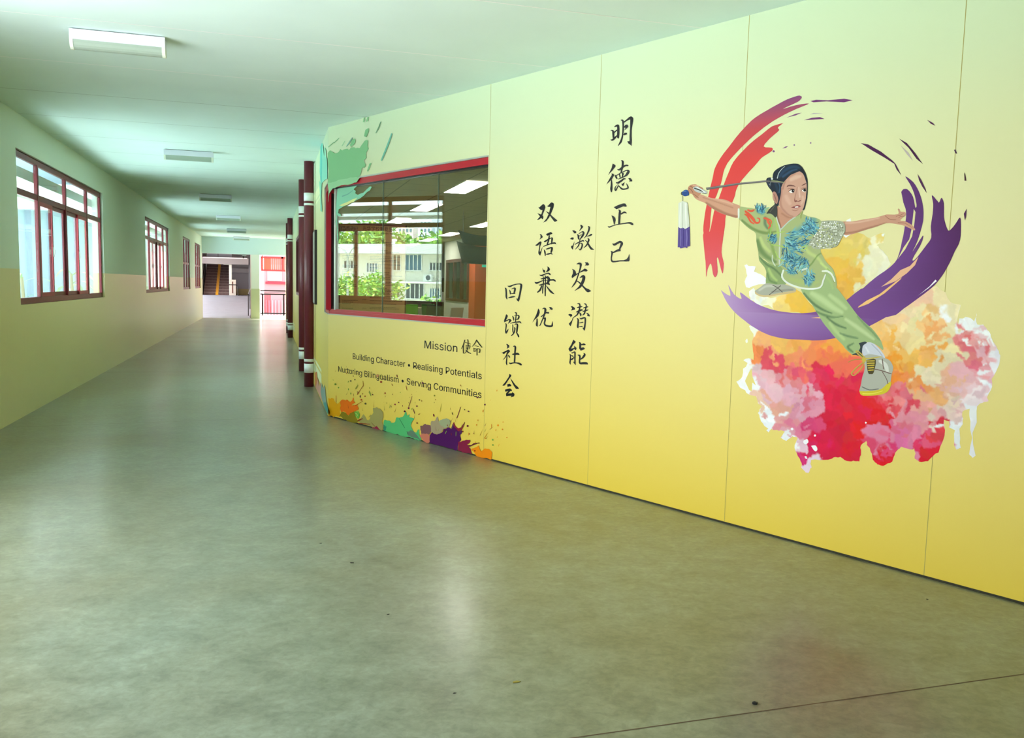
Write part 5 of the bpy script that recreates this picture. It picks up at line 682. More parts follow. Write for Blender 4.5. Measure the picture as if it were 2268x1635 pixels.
  ('s','dde2d6',[5644,1644,5640,1630,5635,1615,5637,1599,5646,1585,5660,1572,5678,1560,5701,1550,5728,1541,5754,1534,5778,1530,5803,1527,5827,1526,5852,1527,5876,1531,5896,1538,5907,1551,5912,1567,5915,1581,5919,1592,5922,1603,5926,1614,5923,1619,5918,1617,5914,1606,5910,1595,5905,1584,5902,1569,5898,1555,5890,1546,5874,1540,5850,1538,5826,1537,5803,1538,5780,1540,5756,1545,5731,1552,5706,1560,5684,1570,5668,1580,5656,1591,5649,1602,5647,1613,5651,1627,5655,1641,5650,1646]),
  ('s','e0e6d8',[5900,1631,5911,1631,5921,1631,5930,1630,5939,1626,5949,1620,5957,1613,5964,1602,5971,1589,5978,1575,5983,1573,5985,1578,5980,1592,5973,1606,5966,1619,5956,1629,5945,1636,5933,1641,5921,1643,5910,1641,5899,1640,5896,1635]),
  ('s','a8c860',[5557,1794,5575,1791,5592,1788,5609,1785,5625,1782,5640,1778,5656,1775,5658,1776,5657,1779,5641,1783,5626,1787,5610,1791,5593,1794,5575,1796,5558,1798,5556,1796]),
  ('s','a8c860',[5586,1753,5594,1738,5602,1722,5612,1710,5625,1702,5639,1699,5653,1695,5655,1697,5654,1699,5641,1703,5627,1707,5616,1714,5607,1725,5598,1740,5590,1755,5587,1755]),
  ('s','a8c860',[5569,1863,5584,1864,5599,1864,5613,1865,5624,1867,5634,1869,5643,1871,5645,1874,5642,1875,5632,1874,5622,1872,5611,1870,5598,1869,5584,1868,5569,1868,5567,1865]),
  ('s','a8c860',[5756,1762,5767,1761,5777,1760,5787,1762,5793,1767,5797,1774,5798,1780,5797,1785,5793,1789,5787,1790,5779,1786,5770,1779,5761,1773,5762,1770,5764,1769,5773,1776,5782,1782,5789,1785,5792,1785,5793,1784,5793,1781,5792,1776,5789,1770,5784,1766,5777,1765,5767,1766,5756,1767,5754,1765]),
  ('s','98b860',[5536,1810,5542,1830,5547,1850,5552,1872,5556,1899,5560,1927,5563,1955,5560,1958,5556,1957,5553,1928,5549,1900,5545,1874,5540,1852,5535,1832,5530,1812,5532,1809]),
  ('s','c8d4bc',[5566,1733,5566,1722,5565,1710,5568,1697,5574,1686,5582,1675,5591,1665,5595,1665,5596,1668,5588,1679,5581,1689,5575,1699,5573,1710,5573,1721,5572,1733,5569,1735]),
  ('s','c8d4c0',[5773,1637,5784,1640,5795,1644,5806,1647,5808,1654,5802,1657,5791,1654,5780,1651,5769,1647,5767,1641]),
  ('s','9aa060',[5741,1990,5741,1983,5741,1977,5741,1970,5740,1962,5740,1955,5740,1947,5744,1943,5750,1946,5750,1953,5750,1961,5751,1968,5751,1975,5752,1982,5752,1988,5747,1993]),
  ('s','d8dcc0',[5742,1994,5743,1992,5744,1990,5746,1987,5749,1986,5751,1989,5750,1991,5749,1993,5749,1996,5744,1997])],
 'trousers':[
  ('p','8aa068',[5468,1752,5472,1742,5476,1732,5486,1720,5508,1705,5535,1689,5561,1677,5581,1673,5600,1673,5616,1670,5633,1661,5647,1648,5656,1635,5654,1622,5646,1607,5643,1594,5653,1580,5668,1567,5672,1558,5655,1554,5627,1553,5600,1553,5576,1551,5553,1550,5536,1556,5531,1576,5532,1604,5532,1628,5527,1643,5521,1653,5514,1663,5502,1675,5490,1686,5479,1699,5474,1715,5471,1734]),
  ('p','9cb27a',[5768,1534,5775,1520,5782,1507,5793,1493,5810,1476,5830,1458,5847,1442,5857,1428,5865,1416,5875,1402,5889,1382,5906,1361,5922,1340,5938,1322,5954,1306,5969,1291,5982,1277,5994,1265,6008,1253,6023,1240,6039,1227,6052,1216,6060,1207,6064,1201,6071,1194,6083,1185,6097,1175,6108,1168,6116,1165,6121,1165,6126,1167,6133,1172,6141,1179,6148,1188,6155,1200,6162,1213,6169,1223,6173,1231,6178,1237,6185,1241,6196,1242,6210,1241,6225,1238,6239,1233,6253,1226,6265,1219,6273,1212,6279,1206,6283,1204,6286,1206,6287,1211,6285,1220,6280,1234,6272,1251,6262,1268,6247,1286,6230,1305,6213,1321,6199,1332,6185,1342,6172,1352,6157,1364,6143,1376,6129,1389,6116,1403,6103,1418,6091,1432,6078,1447,6065,1462,6053,1476,6039,1492,6026,1507,6014,1521,6004,1531,5995,1540,5989,1549,5989,1557,5991,1566,5991,1577,5986,1592,5979,1610,5971,1622,5965,1625,5959,1623,5950,1622,5935,1627,5917,1632,5904,1628,5901,1607,5904,1577,5902,1553,5895,1541,5884,1536,5866,1532,5838,1531,5803,1532])],
 'trouser_shade':[
  ('s','b0c878',[5540,1646,5548,1631,5556,1616,5566,1602,5578,1591,5590,1583,5602,1575,5611,1576,5611,1584,5600,1593,5590,1602,5581,1612,5572,1624,5563,1638,5554,1652,5544,1654]),
  ('s','56724a',[5482,1713,5495,1700,5509,1686,5525,1672,5544,1662,5564,1654,5582,1644,5599,1632,5616,1618,5632,1604,5639,1605,5640,1611,5624,1626,5608,1640,5590,1654,5570,1665,5550,1673,5533,1682,5518,1694,5504,1707,5490,1720,5483,1720]),
  ('s','60804c',[5535,1620,5540,1605,5545,1589,5554,1575,5571,1566,5589,1562,5606,1557,5612,1561,5609,1567,5592,1572,5575,1576,5563,1583,5556,1593,5551,1607,5546,1622,5539,1625]),
  ('s','4c6c48',[5787,1501,5804,1482,5821,1464,5840,1447,5862,1432,5885,1419,5908,1408,5930,1401,5952,1395,5973,1390,5977,1393,5975,1398,5955,1405,5935,1413,5915,1422,5894,1433,5872,1446,5852,1460,5834,1475,5815,1492,5797,1509,5789,1508]),
  ('s','587850',[5873,1398,5891,1389,5910,1380,5930,1373,5949,1368,5968,1366,5988,1366,6006,1369,6024,1373,6042,1377,6044,1380,6041,1383,6023,1380,6005,1378,5988,1378,5970,1380,5953,1384,5935,1389,5916,1394,5896,1400,5877,1406,5871,1403]),
  ('s','4a6a48',[5942,1366,5961,1352,5979,1338,5999,1326,6020,1318,6041,1313,6062,1308,6068,1312,6065,1318,6045,1324,6025,1331,6006,1339,5987,1349,5968,1361,5948,1374,5942,1372]),
  ('s','bcd094',[5836,1493,5856,1480,5876,1468,5897,1455,5920,1442,5945,1427,5969,1414,5990,1405,6010,1398,6029,1392,6042,1398,6039,1412,6022,1422,6005,1432,5987,1443,5966,1458,5943,1474,5919,1489,5895,1501,5873,1510,5850,1518,5832,1511]),
  ('s','b8cc90',[5949,1487,5965,1475,5981,1464,5997,1452,6014,1441,6031,1429,6049,1417,6063,1420,6063,1434,6047,1448,6031,1462,6015,1475,5997,1486,5979,1496,5962,1506,5947,1502]),
  ('s','b4ca88',[5959,1331,5971,1316,5983,1301,5997,1285,6014,1271,6032,1257,6050,1243,6061,1245,6062,1256,6045,1271,6028,1286,6013,1300,5999,1314,5986,1328,5973,1342,5961,1342]),
  ('s','5a7a54',[6028,1279,6044,1273,6059,1267,6077,1262,6096,1259,6117,1258,6137,1256,6141,1260,6138,1265,6118,1268,6098,1272,6080,1275,6063,1279,6047,1282,6031,1286,6026,1284]),
  ('s','c0d298',[6055,1356,6075,1343,6095,1329,6115,1317,6135,1304,6156,1293,6175,1282,6192,1272,6209,1263,6225,1255,6234,1258,6233,1267,6218,1278,6204,1289,6187,1301,6169,1313,6148,1325,6128,1338,6107,1349,6086,1360,6065,1371,6054,1367]),
  ('s','52724c',[6114,1234,6100,1227,6084,1220,6075,1207,6083,1192,6097,1184,6110,1176,6117,1178,6117,1185,6105,1194,6093,1203,6090,1206,6093,1210,6105,1218,6118,1228,6119,1233]),
  ('s','6c8c5c',[6125,1380,6139,1365,6153,1351,6168,1336,6184,1322,6201,1308,6217,1295,6231,1281,6246,1268,6260,1255,6265,1255,6265,1260,6252,1274,6239,1289,6224,1303,6209,1317,6192,1331,6177,1345,6162,1359,6147,1373,6133,1387,6126,1386]),
  ('s','456448',[5946,1615,5955,1605,5964,1596,5970,1587,5974,1577,5976,1565,5979,1554,5982,1552,5985,1554,5983,1566,5981,1578,5977,1590,5969,1600,5959,1609,5949,1618,5946,1618]),
  ('s','a4bc78',[5919,1601,5931,1589,5941,1578,5950,1567,5956,1557,5960,1546,5965,1535,5972,1533,5977,1538,5973,1550,5970,1562,5963,1575,5953,1587,5940,1598,5928,1609,5920,1608])],
 'sock':[
  ('p','c8ccd6',[6164,1201,6167,1211,6169,1221,6174,1229,6182,1236,6191,1240,6202,1242,6213,1242,6224,1239,6236,1234,6248,1225,6261,1214,6272,1203,6282,1192,6291,1181,6297,1172,6299,1166,6298,1161,6291,1159,6277,1160,6258,1163,6241,1166,6230,1170,6221,1174,6212,1175,6200,1170,6188,1163,6179,1161,6172,1171,6168,1186]),
  ('p','2c383c',[6145,1233,6157,1237,6169,1241,6179,1244,6186,1243,6191,1241,6192,1237,6186,1233,6177,1227,6170,1218,6168,1204,6168,1187,6169,1173,6175,1164,6182,1159,6182,1156,6169,1157,6149,1161,6132,1165,6121,1165,6112,1164,6110,1166,6117,1170,6131,1175,6143,1182,6149,1191,6154,1202,6156,1211,6154,1219,6150,1226]),
  ('s','e4e6ec',[6183,1211,6190,1202,6196,1194,6202,1185,6207,1184,6209,1189,6202,1198,6196,1207,6190,1216,6185,1216]),
  ('s','a8acba',[6218,1231,6232,1219,6247,1206,6260,1195,6269,1185,6276,1176,6284,1167,6286,1167,6287,1170,6280,1179,6272,1188,6263,1198,6250,1210,6235,1222,6221,1234,6218,1234])],
 'shoes':[
  ('p','a8a898',[5457,1514,5467,1519,5477,1525,5489,1532,5503,1542,5518,1554,5536,1561,5556,1561,5578,1558,5600,1555,5621,1555,5641,1557,5662,1556,5688,1550,5714,1542,5733,1534,5739,1527,5738,1521,5731,1515,5716,1511,5695,1507,5673,1504,5653,1501,5632,1498,5612,1494,5590,1489,5569,1484,5549,1480,5531,1479,5515,1480,5500,1482,5486,1485,5474,1490,5464,1495,5460,1501,5459,1507]),
  ('p','cdb484',[5458,1512,5468,1505,5479,1498,5491,1493,5505,1490,5521,1488,5540,1488,5566,1492,5595,1497,5627,1503,5664,1510,5703,1516,5731,1520,5741,1518,5739,1514,5727,1508,5701,1503,5664,1497,5627,1492,5596,1486,5566,1481,5541,1477,5524,1476,5512,1478,5500,1480,5487,1484,5474,1489,5464,1494,5460,1500,5459,1506]),
  ('s','c4c4b6',[5494,1513,5510,1522,5525,1531,5539,1537,5556,1539,5574,1539,5593,1539,5598,1544,5593,1550,5574,1551,5554,1552,5534,1550,5517,1543,5501,1532,5486,1523,5486,1515]),
  ('s','86867a',[5580,1504,5607,1508,5633,1512,5658,1515,5679,1518,5699,1519,5719,1521,5722,1526,5718,1530,5698,1529,5678,1528,5656,1526,5631,1523,5605,1518,5578,1514,5575,1508]),
  ('s','605c54',[5579,1549,5592,1544,5604,1538,5615,1532,5626,1524,5637,1516,5648,1507,5651,1508,5652,1511,5641,1519,5630,1528,5618,1536,5606,1543,5594,1548,5582,1553,5578,1552]),
  ('s','605c54',[5634,1550,5623,1542,5612,1534,5600,1525,5587,1515,5573,1503,5558,1492,5559,1489,5562,1488,5576,1500,5591,1511,5604,1521,5616,1530,5627,1538,5637,1546,5637,1550]),
  ('p','aeaea0',[6178,1163,6189,1168,6199,1173,6212,1176,6230,1176,6251,1173,6268,1170,6280,1167,6288,1164,6297,1161,6306,1159,6316,1156,6325,1151,6334,1142,6342,1129,6348,1116,6348,1102,6345,1088,6342,1072,6341,1053,6339,1034,6335,1016,6331,1001,6326,987,6316,975,6299,965,6277,957,6255,951,6235,947,6216,944,6199,944,6185,947,6175,952,6168,959,6167,968,6169,980,6172,993,6175,1011,6177,1032,6180,1051,6184,1064,6187,1076,6189,1091,6187,1112,6183,1137]),
  ('s','cfcfc4',[6194,1033,6204,1025,6217,1015,6236,1009,6257,1012,6275,1019,6292,1026,6299,1042,6285,1052,6268,1050,6252,1048,6241,1048,6235,1050,6225,1055,6213,1061,6192,1055]),
  ('s','d4d4ca',[6267,1135,6279,1128,6289,1122,6296,1116,6301,1108,6306,1096,6311,1083,6320,1080,6326,1088,6324,1102,6321,1116,6313,1130,6301,1140,6287,1145,6274,1150,6264,1145]),
  ('s','84847a',[6187,971,6199,974,6212,978,6226,981,6242,984,6260,988,6277,994,6290,1002,6300,1011,6309,1020,6309,1027,6303,1028,6293,1019,6283,1010,6272,1004,6258,1000,6240,997,6223,994,6209,991,6196,988,6184,985,6179,976]),
  ('s','70706a',[6180,986,6195,981,6209,976,6225,974,6242,976,6259,980,6276,985,6277,988,6275,990,6258,986,6241,981,6225,979,6211,982,6197,986,6183,991,6179,989]),
  ('p','d2c02a',[6167,963,6178,964,6190,965,6203,966,6219,969,6237,972,6254,976,6268,980,6280,984,6292,989,6302,999,6312,1010,6320,1020,6328,1027,6335,1032,6340,1034,6343,1032,6344,1025,6343,1017,6340,1004,6334,989,6326,977,6314,968,6300,961,6283,955,6263,950,6242,946,6222,943,6205,941,6191,940,6180,942,6173,948,6170,956]),
  ('s','e4d84c',[6187,948,6206,950,6225,951,6244,955,6263,961,6281,969,6299,977,6300,980,6297,981,6279,973,6261,966,6243,960,6225,957,6206,955,6187,954,6185,951]),
  ('s','6c564c',[6248,1092,6262,1091,6276,1089,6290,1086,6306,1083,6323,1079,6340,1075,6343,1077,6342,1079,6325,1083,6308,1088,6291,1091,6276,1094,6263,1096,6249,1097,6246,1095]),
  ('s','6c564c',[6283,1154,6286,1136,6290,1118,6293,1100,6296,1098,6298,1101,6294,1119,6291,1137,6287,1155,6285,1156]),
  ('s','6c564c',[6289,1082,6298,1070,6307,1057,6314,1046,6318,1037,6321,1028,6324,1020,6326,1019,6328,1021,6325,1030,6322,1038,6317,1048,6310,1059,6301,1072,6293,1084,6290,1085])],
 'laces':[
  ('p','4c4420',[6196,1142,6216,1147,6236,1152,6249,1149,6251,1128,6247,1099,6242,1076,6237,1067,6231,1065,6225,1065,6219,1064,6214,1066,6209,1075,6204,1093,6200,1117]),
  ('s','c8ae3c',[6201,1133,6215,1135,6229,1136,6243,1138,6245,1141,6242,1144,6228,1143,6214,1141,6200,1140,6198,1136]),
  ('s','c8ae3c',[6203,1120,6216,1122,6229,1124,6242,1125,6245,1129,6242,1132,6229,1130,6216,1129,6202,1127,6200,1123]),
  ('s','c8ae3c',[6206,1108,6218,1110,6230,1111,6242,1113,6244,1117,6241,1120,6229,1118,6217,1116,6205,1114,6203,1111]),
  ('s','c8ae3c',[6209,1095,6220,1096,6230,1098,6241,1100,6243,1103,6240,1106,6229,1105,6219,1103,6208,1101,6206,1098]),
  ('s','c8ae3c',[6212,1082,6221,1083,6230,1085,6240,1086,6242,1090,6239,1093,6229,1091,6220,1090,6211,1088,6208,1084]),
  ('s','bfa848',[6187,1149,6177,1155,6167,1161,6158,1167,6148,1175,6138,1183,6134,1188,6134,1185,6140,1184,6149,1180,6160,1172,6173,1161,6185,1150,6190,1150,6190,1155,6177,1166,6164,1177,6153,1186,6143,1191,6133,1192,6127,1186,6133,1179,6142,1169,6153,1160,6163,1154,6173,1149,6184,1143,6188,1145]),
  ('s','bfa848',[6181,1134,6166,1121,6151,1107,6137,1094,6126,1081,6116,1069,6111,1059,6114,1050,6124,1045,6135,1048,6148,1060,6162,1077,6174,1093,6181,1107,6185,1121,6190,1134,6188,1137,6184,1136,6180,1123,6176,1109,6169,1096,6158,1080,6144,1063,6132,1053,6125,1051,6119,1054,6118,1058,6122,1066,6131,1077,6142,1090,6155,1103,6170,1116,6185,1130,6185,1134]),
  ('s','a89040',[6171,1148,6154,1145,6137,1143,6122,1139,6110,1134,6100,1128,6090,1122,6090,1120,6092,1119,6102,1125,6111,1130,6123,1135,6138,1138,6155,1140,6171,1142,6173,1146]),
  ('s','c4b050',[6188,1146,6202,1148,6216,1150,6231,1152,6247,1156,6264,1161,6280,1166,6281,1168,6279,1170,6262,1166,6246,1162,6230,1159,6215,1156,6201,1155,6188,1153,6185,1149]),
  ('p','c8b048',[6195,1142,6194,1136,6191,1132,6186,1129,6181,1128,6176,1130,6172,1134,6170,1140,6171,1145,6174,1149,6179,1152,6185,1153,6190,1151,6194,1147])],
 'sword':[
  ('p','64605f',[5056,2175,5292,2186,5498,2187,5538,2180,5578,2175,5626,2163,5617,2160,5578,2164,5531,2172,5499,2176,5293,2174,5062,2159]),
  ('s','8c8888',[5066,2169,5144,2173,5219,2178,5293,2181,5363,2182,5432,2182,5498,2182,5499,2184,5498,2185,5431,2185,5363,2185,5292,2184,5219,2181,5143,2176,5065,2172,5064,2170]),
  ('s','a0aa70',[5534,2179,5549,2177,5563,2175,5577,2173,5592,2170,5608,2166,5623,2162,5625,2163,5624,2165,5608,2169,5593,2173,5578,2177,5563,2179,5549,2181,5534,2182,5533,2181])],
 'sword_hilt':[
  ('p','b8bcb8',[4950,2180,4958,2185,4967,2189,4978,2190,4994,2184,5013,2174,5029,2166,5044,2160,5056,2155,5065,2150,5068,2144,5068,2138,5063,2135,5052,2135,5037,2138,5022,2142,5006,2145,4989,2150,4975,2156,4965,2163,4958,2172]),
  ('s','33363a',[4963,2175,4976,2171,4989,2166,5001,2162,5011,2158,5020,2154,5029,2150,5033,2151,5032,2154,5023,2159,5014,2164,5003,2168,4991,2173,4978,2177,4965,2181,4961,2179]),
  ('s','e4e8e4',[4981,2182,4994,2175,5007,2169,5019,2162,5030,2155,5041,2148,5052,2141,5055,2142,5055,2145,5044,2152,5033,2159,5022,2166,5009,2173,4997,2179,4984,2186,4980,2185]),
  ('s','48484c',[5031,2139,5041,2138,5052,2136,5063,2135,5065,2136,5063,2138,5052,2140,5042,2141,5031,2143,5029,2141]),
  ('p','2c4c88',[4863,2160,4872,2165,4881,2171,4889,2173,4899,2173,4908,2169,4914,2164,4919,2156,4921,2145,4920,2137,4911,2133,4899,2131,4888,2131,4879,2134,4872,2139,4866,2145,4864,2150,4864,2155]),
  ('s','6080b0',[4877,2160,4884,2161,4892,2161,4900,2162,4902,2165,4898,2168,4891,2167,4883,2167,4875,2166,4873,2163]),
  ('s','22262c',[4859,2161,4858,2157,4856,2152,4856,2147,4860,2143,4864,2140,4869,2138,4872,2138,4872,2141,4867,2143,4863,2146,4861,2148,4861,2151,4862,2155,4864,2159,4862,2162]),
  ('s','60605c',[4868,2135,4868,2128,4869,2121,4870,2114,4870,2108,4869,2102,4869,2097,4871,2095,4873,2096,4873,2102,4873,2108,4874,2114,4873,2120,4872,2127,4871,2135,4869,2136])],
 'tassel':[
  ('p','d4d8c8',[4838,2088,4857,2097,4874,2100,4894,2094,4913,2085,4926,2016,4940,1917,4894,1905,4846,1913,4841,2005]),
  ('p','584a8c',[4845,1931,4867,1919,4884,1926,4903,1914,4939,1930,4949,1802,4940,1798,4930,1802,4925,1786,4910,1794,4891,1790,4872,1786,4862,1795,4848,1794]),
  ('s','f0f2ea',[4854,2088,4854,2057,4854,2026,4854,1997,4855,1971,4856,1947,4857,1924,4859,1922,4861,1924,4860,1947,4860,1971,4859,1996,4859,2025,4858,2057,4858,2088,4856,2089]),
  ('s','f0f2ea',[4892,2086,4896,2055,4899,2024,4902,1994,4905,1968,4908,1943,4911,1918,4913,1917,4915,1918,4912,1943,4910,1968,4907,1994,4904,2024,4900,2055,4896,2086,4894,2087]),
  ('s','a4aa98',[4873,2091,4874,2058,4876,2026,4878,1996,4879,1969,4879,1944,4880,1919,4882,1918,4884,1919,4884,1944,4883,1968,4882,1995,4881,2026,4879,2058,4877,2091,4875,2092]),
  ('s','a4aa98',[4911,2070,4914,2041,4918,2012,4921,1986,4924,1964,4926,1944,4928,1925,4929,1924,4931,1925,4929,1944,4927,1964,4925,1986,4922,2012,4918,2041,4913,2070,4912,2071]),
  ('s','8880b4',[4863,1912,4865,1894,4867,1876,4868,1858,4868,1840,4868,1822,4867,1804,4869,1803,4871,1804,4872,1822,4873,1840,4873,1858,4871,1876,4869,1894,4867,1912,4865,1913]),
  ('s','8880b4',[4911,1910,4914,1892,4917,1874,4919,1857,4919,1839,4918,1821,4917,1803,4919,1802,4921,1803,4922,1821,4924,1839,4924,1856,4922,1874,4919,1892,4915,1910,4913,1911]),
  ('s','3c2f6c',[4887,1911,4889,1890,4890,1869,4891,1850,4892,1832,4892,1816,4892,1800,4894,1799,4896,1800,4896,1816,4896,1832,4896,1850,4895,1869,4893,1890,4891,1911,4889,1912]),
  ('s','3c2f6c',[4930,1909,4932,1888,4934,1867,4935,1848,4936,1833,4936,1820,4936,1807,4938,1805,4940,1806,4940,1820,4940,1833,4939,1848,4938,1867,4936,1888,4934,1909,4932,1911])],
 'blot_amber':[
  ('p','e4a410',[18,205,91,217,141,214,182,176,282,197,294,154,272,84,294,59,261,27,138,1,18,2])],
 'blot_orange':[
  ('p','ec7414',[282,195,326,224,403,222,489,222,542,241,563,276,582,265,574,243,616,228,557,208,532,183,585,195,637,207,678,223,654,198,683,164,617,127,533,105,490,66,426,71,404,95,307,82,285,119,298,154]),
  ('s','a44a1a',[619,192,647,204,675,217,701,229,726,240,749,250,772,260,773,262,769,262,746,252,722,243,697,232,670,221,642,208,613,196,613,192]),
  ('s','b04c1a',[188,253,187,228,186,204,185,180,191,178,197,181,197,205,197,229,197,254,193,255])],
 'blot_olive':[
  ('p','8c7c1c',[261,25,312,82,404,90,469,64,501,97,585,125,617,75,681,27,639,10,404,13])],
 'blot_leaf_green':[
  ('p','74b444',[585,125,679,142,711,109,680,61,617,72]),
  ('s','d8dc7c',[613,110,629,104,645,99,653,95,652,91,643,85,634,79,636,75,642,76,652,82,662,90,665,98,654,105,638,110,621,115,613,114])],
 'blot_khaki':[
  ('p','a49c5c',[681,27,762,105,782,123,823,102,848,74,914,87,919,126,982,165,972,211,1040,231,1117,223,1166,195,1176,149,1148,94,1181,67,1159,0,1063,7,945,11]),
  ('s','8c3a1c',[677,30,694,37,711,44,727,51,741,57,755,62,769,67,773,73,764,75,749,71,733,66,717,62,699,56,681,49,663,43,658,32]),
  ('s','8c3020',[680,5,730,10,779,15,824,19,859,23,890,28,920,32,925,35,921,38,890,35,860,31,825,28,781,23,731,19,681,14,674,9]),
  ('s','743018',[942,54,968,41,994,29,1021,17,1026,18,1026,21,1000,33,973,44,946,56,942,56])],
 'blot_maroon':[
  ('p','983048',[955,2,1047,34,1105,3,1067,-9])],
 'blot_green':[
  ('p','58bc74',[1183,68,1195,116,1289,124,1327,103,1400,129,1418,172,1508,188,1552,210,1586,256,1605,227,1622,217,1657,239,1649,208,1692,209,1736,205,1702,171,1677,128,1712,93,1773,71,1826,110,1824,71,1862,6,1791,5,1653,13,1439,7,1197,6]),
  ('p','348c6c',[1181,67,1238,55,1226,10,1184,4]),
  ('s','2c7048',[1469,168,1487,153,1506,139,1523,125,1539,112,1554,99,1569,86,1573,87,1575,89,1561,102,1546,115,1531,128,1513,142,1494,156,1475,170,1471,170])],
 'blot_grey_green':[
  ('p','64826c',[1617,59,1686,80,1738,73,1862,11,1842,3,1688,15,1626,21]),
  ('s','3c5848',[1605,57,1614,50,1622,43,1631,35,1637,36,1639,39,1629,46,1620,53,1611,60,1607,59])],
 'blot_mauve':[
  ('p','7c5458',[1839,146,1922,180,2017,176,2025,120,1990,84,1857,76]),
  ('p','a49474',[2013,171,2020,215,2084,233,2123,276,2140,231,2210,264,2288,276,2330,258,2308,206,2231,177,2167,120,2087,103,2019,119]),
  ('p','9ca47c',[2140,230,2210,264,2288,276,2330,258,2308,206,2244,184,2165,207])],
 'blot_coral':[
  ('p','cc7860',[1833,50,1883,79,1974,87,2007,60,1995,10,1892,11])],
 'blot_purple':[
  ('p','4c1458',[1999,80,2038,117,2119,105,2198,136,2228,172,2305,199,2339,192,2373,250,2397,212,2442,209,2505,198,2474,150,2492,116,2449,70,2443,14,2372,12,2185,9,2000,9]),
  ('p','8c2434',[2365,249,2383,260,2396,230,2442,211,2501,236,2544,283,2510,219,2458,184,2389,212])],
 'blot_plum':[
  ('p','842040',[2445,88,2519,109,2621,132,2629,122,2582,84,2632,54,2657,8,2552,5,2448,6]),
  ('p','5c1830',[2594,75,2679,112,2757,130,2762,122,2694,102,2609,69])],
 'blot_tangerine':[
  ('p','f08c10',[2638,46,2695,74,2751,102,2759,75,2788,53,2835,89,2901,91,2935,69,2930,7,2838,5,2711,4]),
  ('p','8c2a1c',[2707,46,2706,43,2703,40,2699,38,2694,37,2689,37,2686,39,2684,42,2685,46,2689,49,2693,51,2698,52,2703,51,2706,49])],
 'speckles':[
  ('s','983c1c',[776,433,756,415,736,397,715,378,692,359,669,340,646,320,649,316,659,317,680,337,701,357,721,377,742,395,762,413,781,431,780,433]),
  ('s','742034',[1694,421,1686,406,1678,391,1668,374,1657,354,1645,332,1633,311,1637,308,1643,310,1654,332,1665,353,1675,373,1683,390,1691,405,1699,420,1697,422]),
  ('s','742034',[2471,410,2464,394,2457,379,2449,362,2439,343,2428,323,2416,303,2420,300,2426,302,2437,322,2447,342,2456,361,2463,378,2470,394,2476,410,2474,411]),
  ('s','b4a434',[2181,406,2175,389,2170,372,2165,358,2162,346,2159,337,2156,328,2158,327,2161,328,2164,337,2168,346,2172,358,2176,372,2181,389,2185,406,2183,407]),
  ('s','6c1c30',[2541,283,2531,273,2521,263,2511,253,2500,241,2488,228,2476,216,2477,212,2483,213,2495,226,2508,238,2519,250,2529,261,2538,272,2546,282,2545,284]),
  ('s','8c2c1c',[1835,268,1826,264,1817,261,1807,257,1807,252,1815,251,1823,256,1830,261,1838,266,1838,268]),
  ('s','c88c1c',[2863,227,2847,210,2832,193,2816,176,2817,174,2821,174,2837,192,2852,209,2868,226,2867,228]),
  ('p','7ca43c',[194,382,192,377,187,373,179,370,170,369,162,371,156,373,154,378,156,382,161,386,170,389,179,390,187,389,192,386]),
  ('p','7ca43c',[264,350,262,347,258,343,252,341,245,341,238,341,234,344,233,347,234,350,238,354,245,356,252,356,258,356,262,353]),
  ('p','9c3c24',[1221,397,1220,393,1216,390,1210,387,1203,387,1197,387,1193,390,1191,393,1193,397,1197,400,1203,402,1209,403,1215,402,1220,400]),
  ('p','983c24',[1146,504,1144,500,1139,496,1131,493,1123,492,1115,493,1109,496,1107,500,1109,505,1115,509,1122,512,1131,513,1138,512,1144,509]),
  ('p','8c2c34',[1408,304,1407,300,1403,297,1397,294,1390,294,1384,295,1380,297,1379,300,1380,304,1384,307,1390,309,1397,310,1402,309,1406,307]),
  ('p','6c1c34',[1471,331,1470,329,1467,326,1463,325,1458,324,1453,325,1450,326,1449,329,1450,332,1453,334,1458,336,1462,336,1467,336,1470,334]),
  ('p','6c1c34',[1654,297,1653,293,1648,290,1642,287,1635,286,1629,287,1624,290,1623,293,1624,298,1628,301,1635,304,1642,305,1648,304,1652,301]),
  ('p','6c1c34',[1794,334,1793,330,1789,327,1784,325,1778,324,1772,325,1769,327,1767,330,1768,334,1772,337,1778,339,1784,340,1789,339,1793,337]),
  ('p','5c1830',[1586,256,1585,252,1580,248,1573,245,1565,244,1558,245,1553,247,1551,252,1553,256,1558,260,1565,263,1573,264,1580,263,1585,260]),
  ('p','602040',[2602,388,2601,385,2598,383,2594,381,2590,380,2586,381,2583,383,2582,386,2583,388,2585,391,2589,393,2594,393,2598,393,2601,391]),
  ('p','602040',[2834,477,2833,474,2830,471,2825,469,2820,468,2816,469,2813,471,2812,474,2813,477,2816,480,2820,482,2825,483,2829,482,2833,480]),
  ('p','6c2030',[2599,254,2597,250,2593,247,2588,244,2581,243,2575,244,2571,247,2570,250,2571,254,2575,258,2581,261,2587,262,2593,261,2597,258]),
  ('p','602040',[2726,526,2725,522,2722,520,2718,518,2713,517,2708,518,2705,520,2704,523,2705,526,2708,529,2712,531,2717,532,2722,531,2725,529]),
  ('p','6a6040',[532,452,530,448,525,444,519,442,511,441,504,442,499,444,498,448,499,452,504,456,511,458,518,459,525,458,530,455]),
  ('p','6a6040',[618,474,616,471,612,468,606,466,600,465,594,466,590,468,588,471,590,475,594,478,600,480,606,480,612,480,616,477]),
  ('p','6a6040',[1833,399,1832,396,1829,394,1824,392,1819,391,1814,392,1811,394,1810,397,1811,400,1814,403,1819,404,1824,405,1829,404,1832,402]),
  ('p','8c8c34',[2083,470,2082,466,2078,463,2073,461,2068,461,2062,461,2059,464,2057,467,2059,470,2062,473,2067,475,2073,476,2078,475,2082,473]),
  ('p','b84c24',[758,273,756,269,751,265,744,262,736,261,728,262,723,265,721,269,723,273,728,277,736,280,744,281,751,280,756,277]),
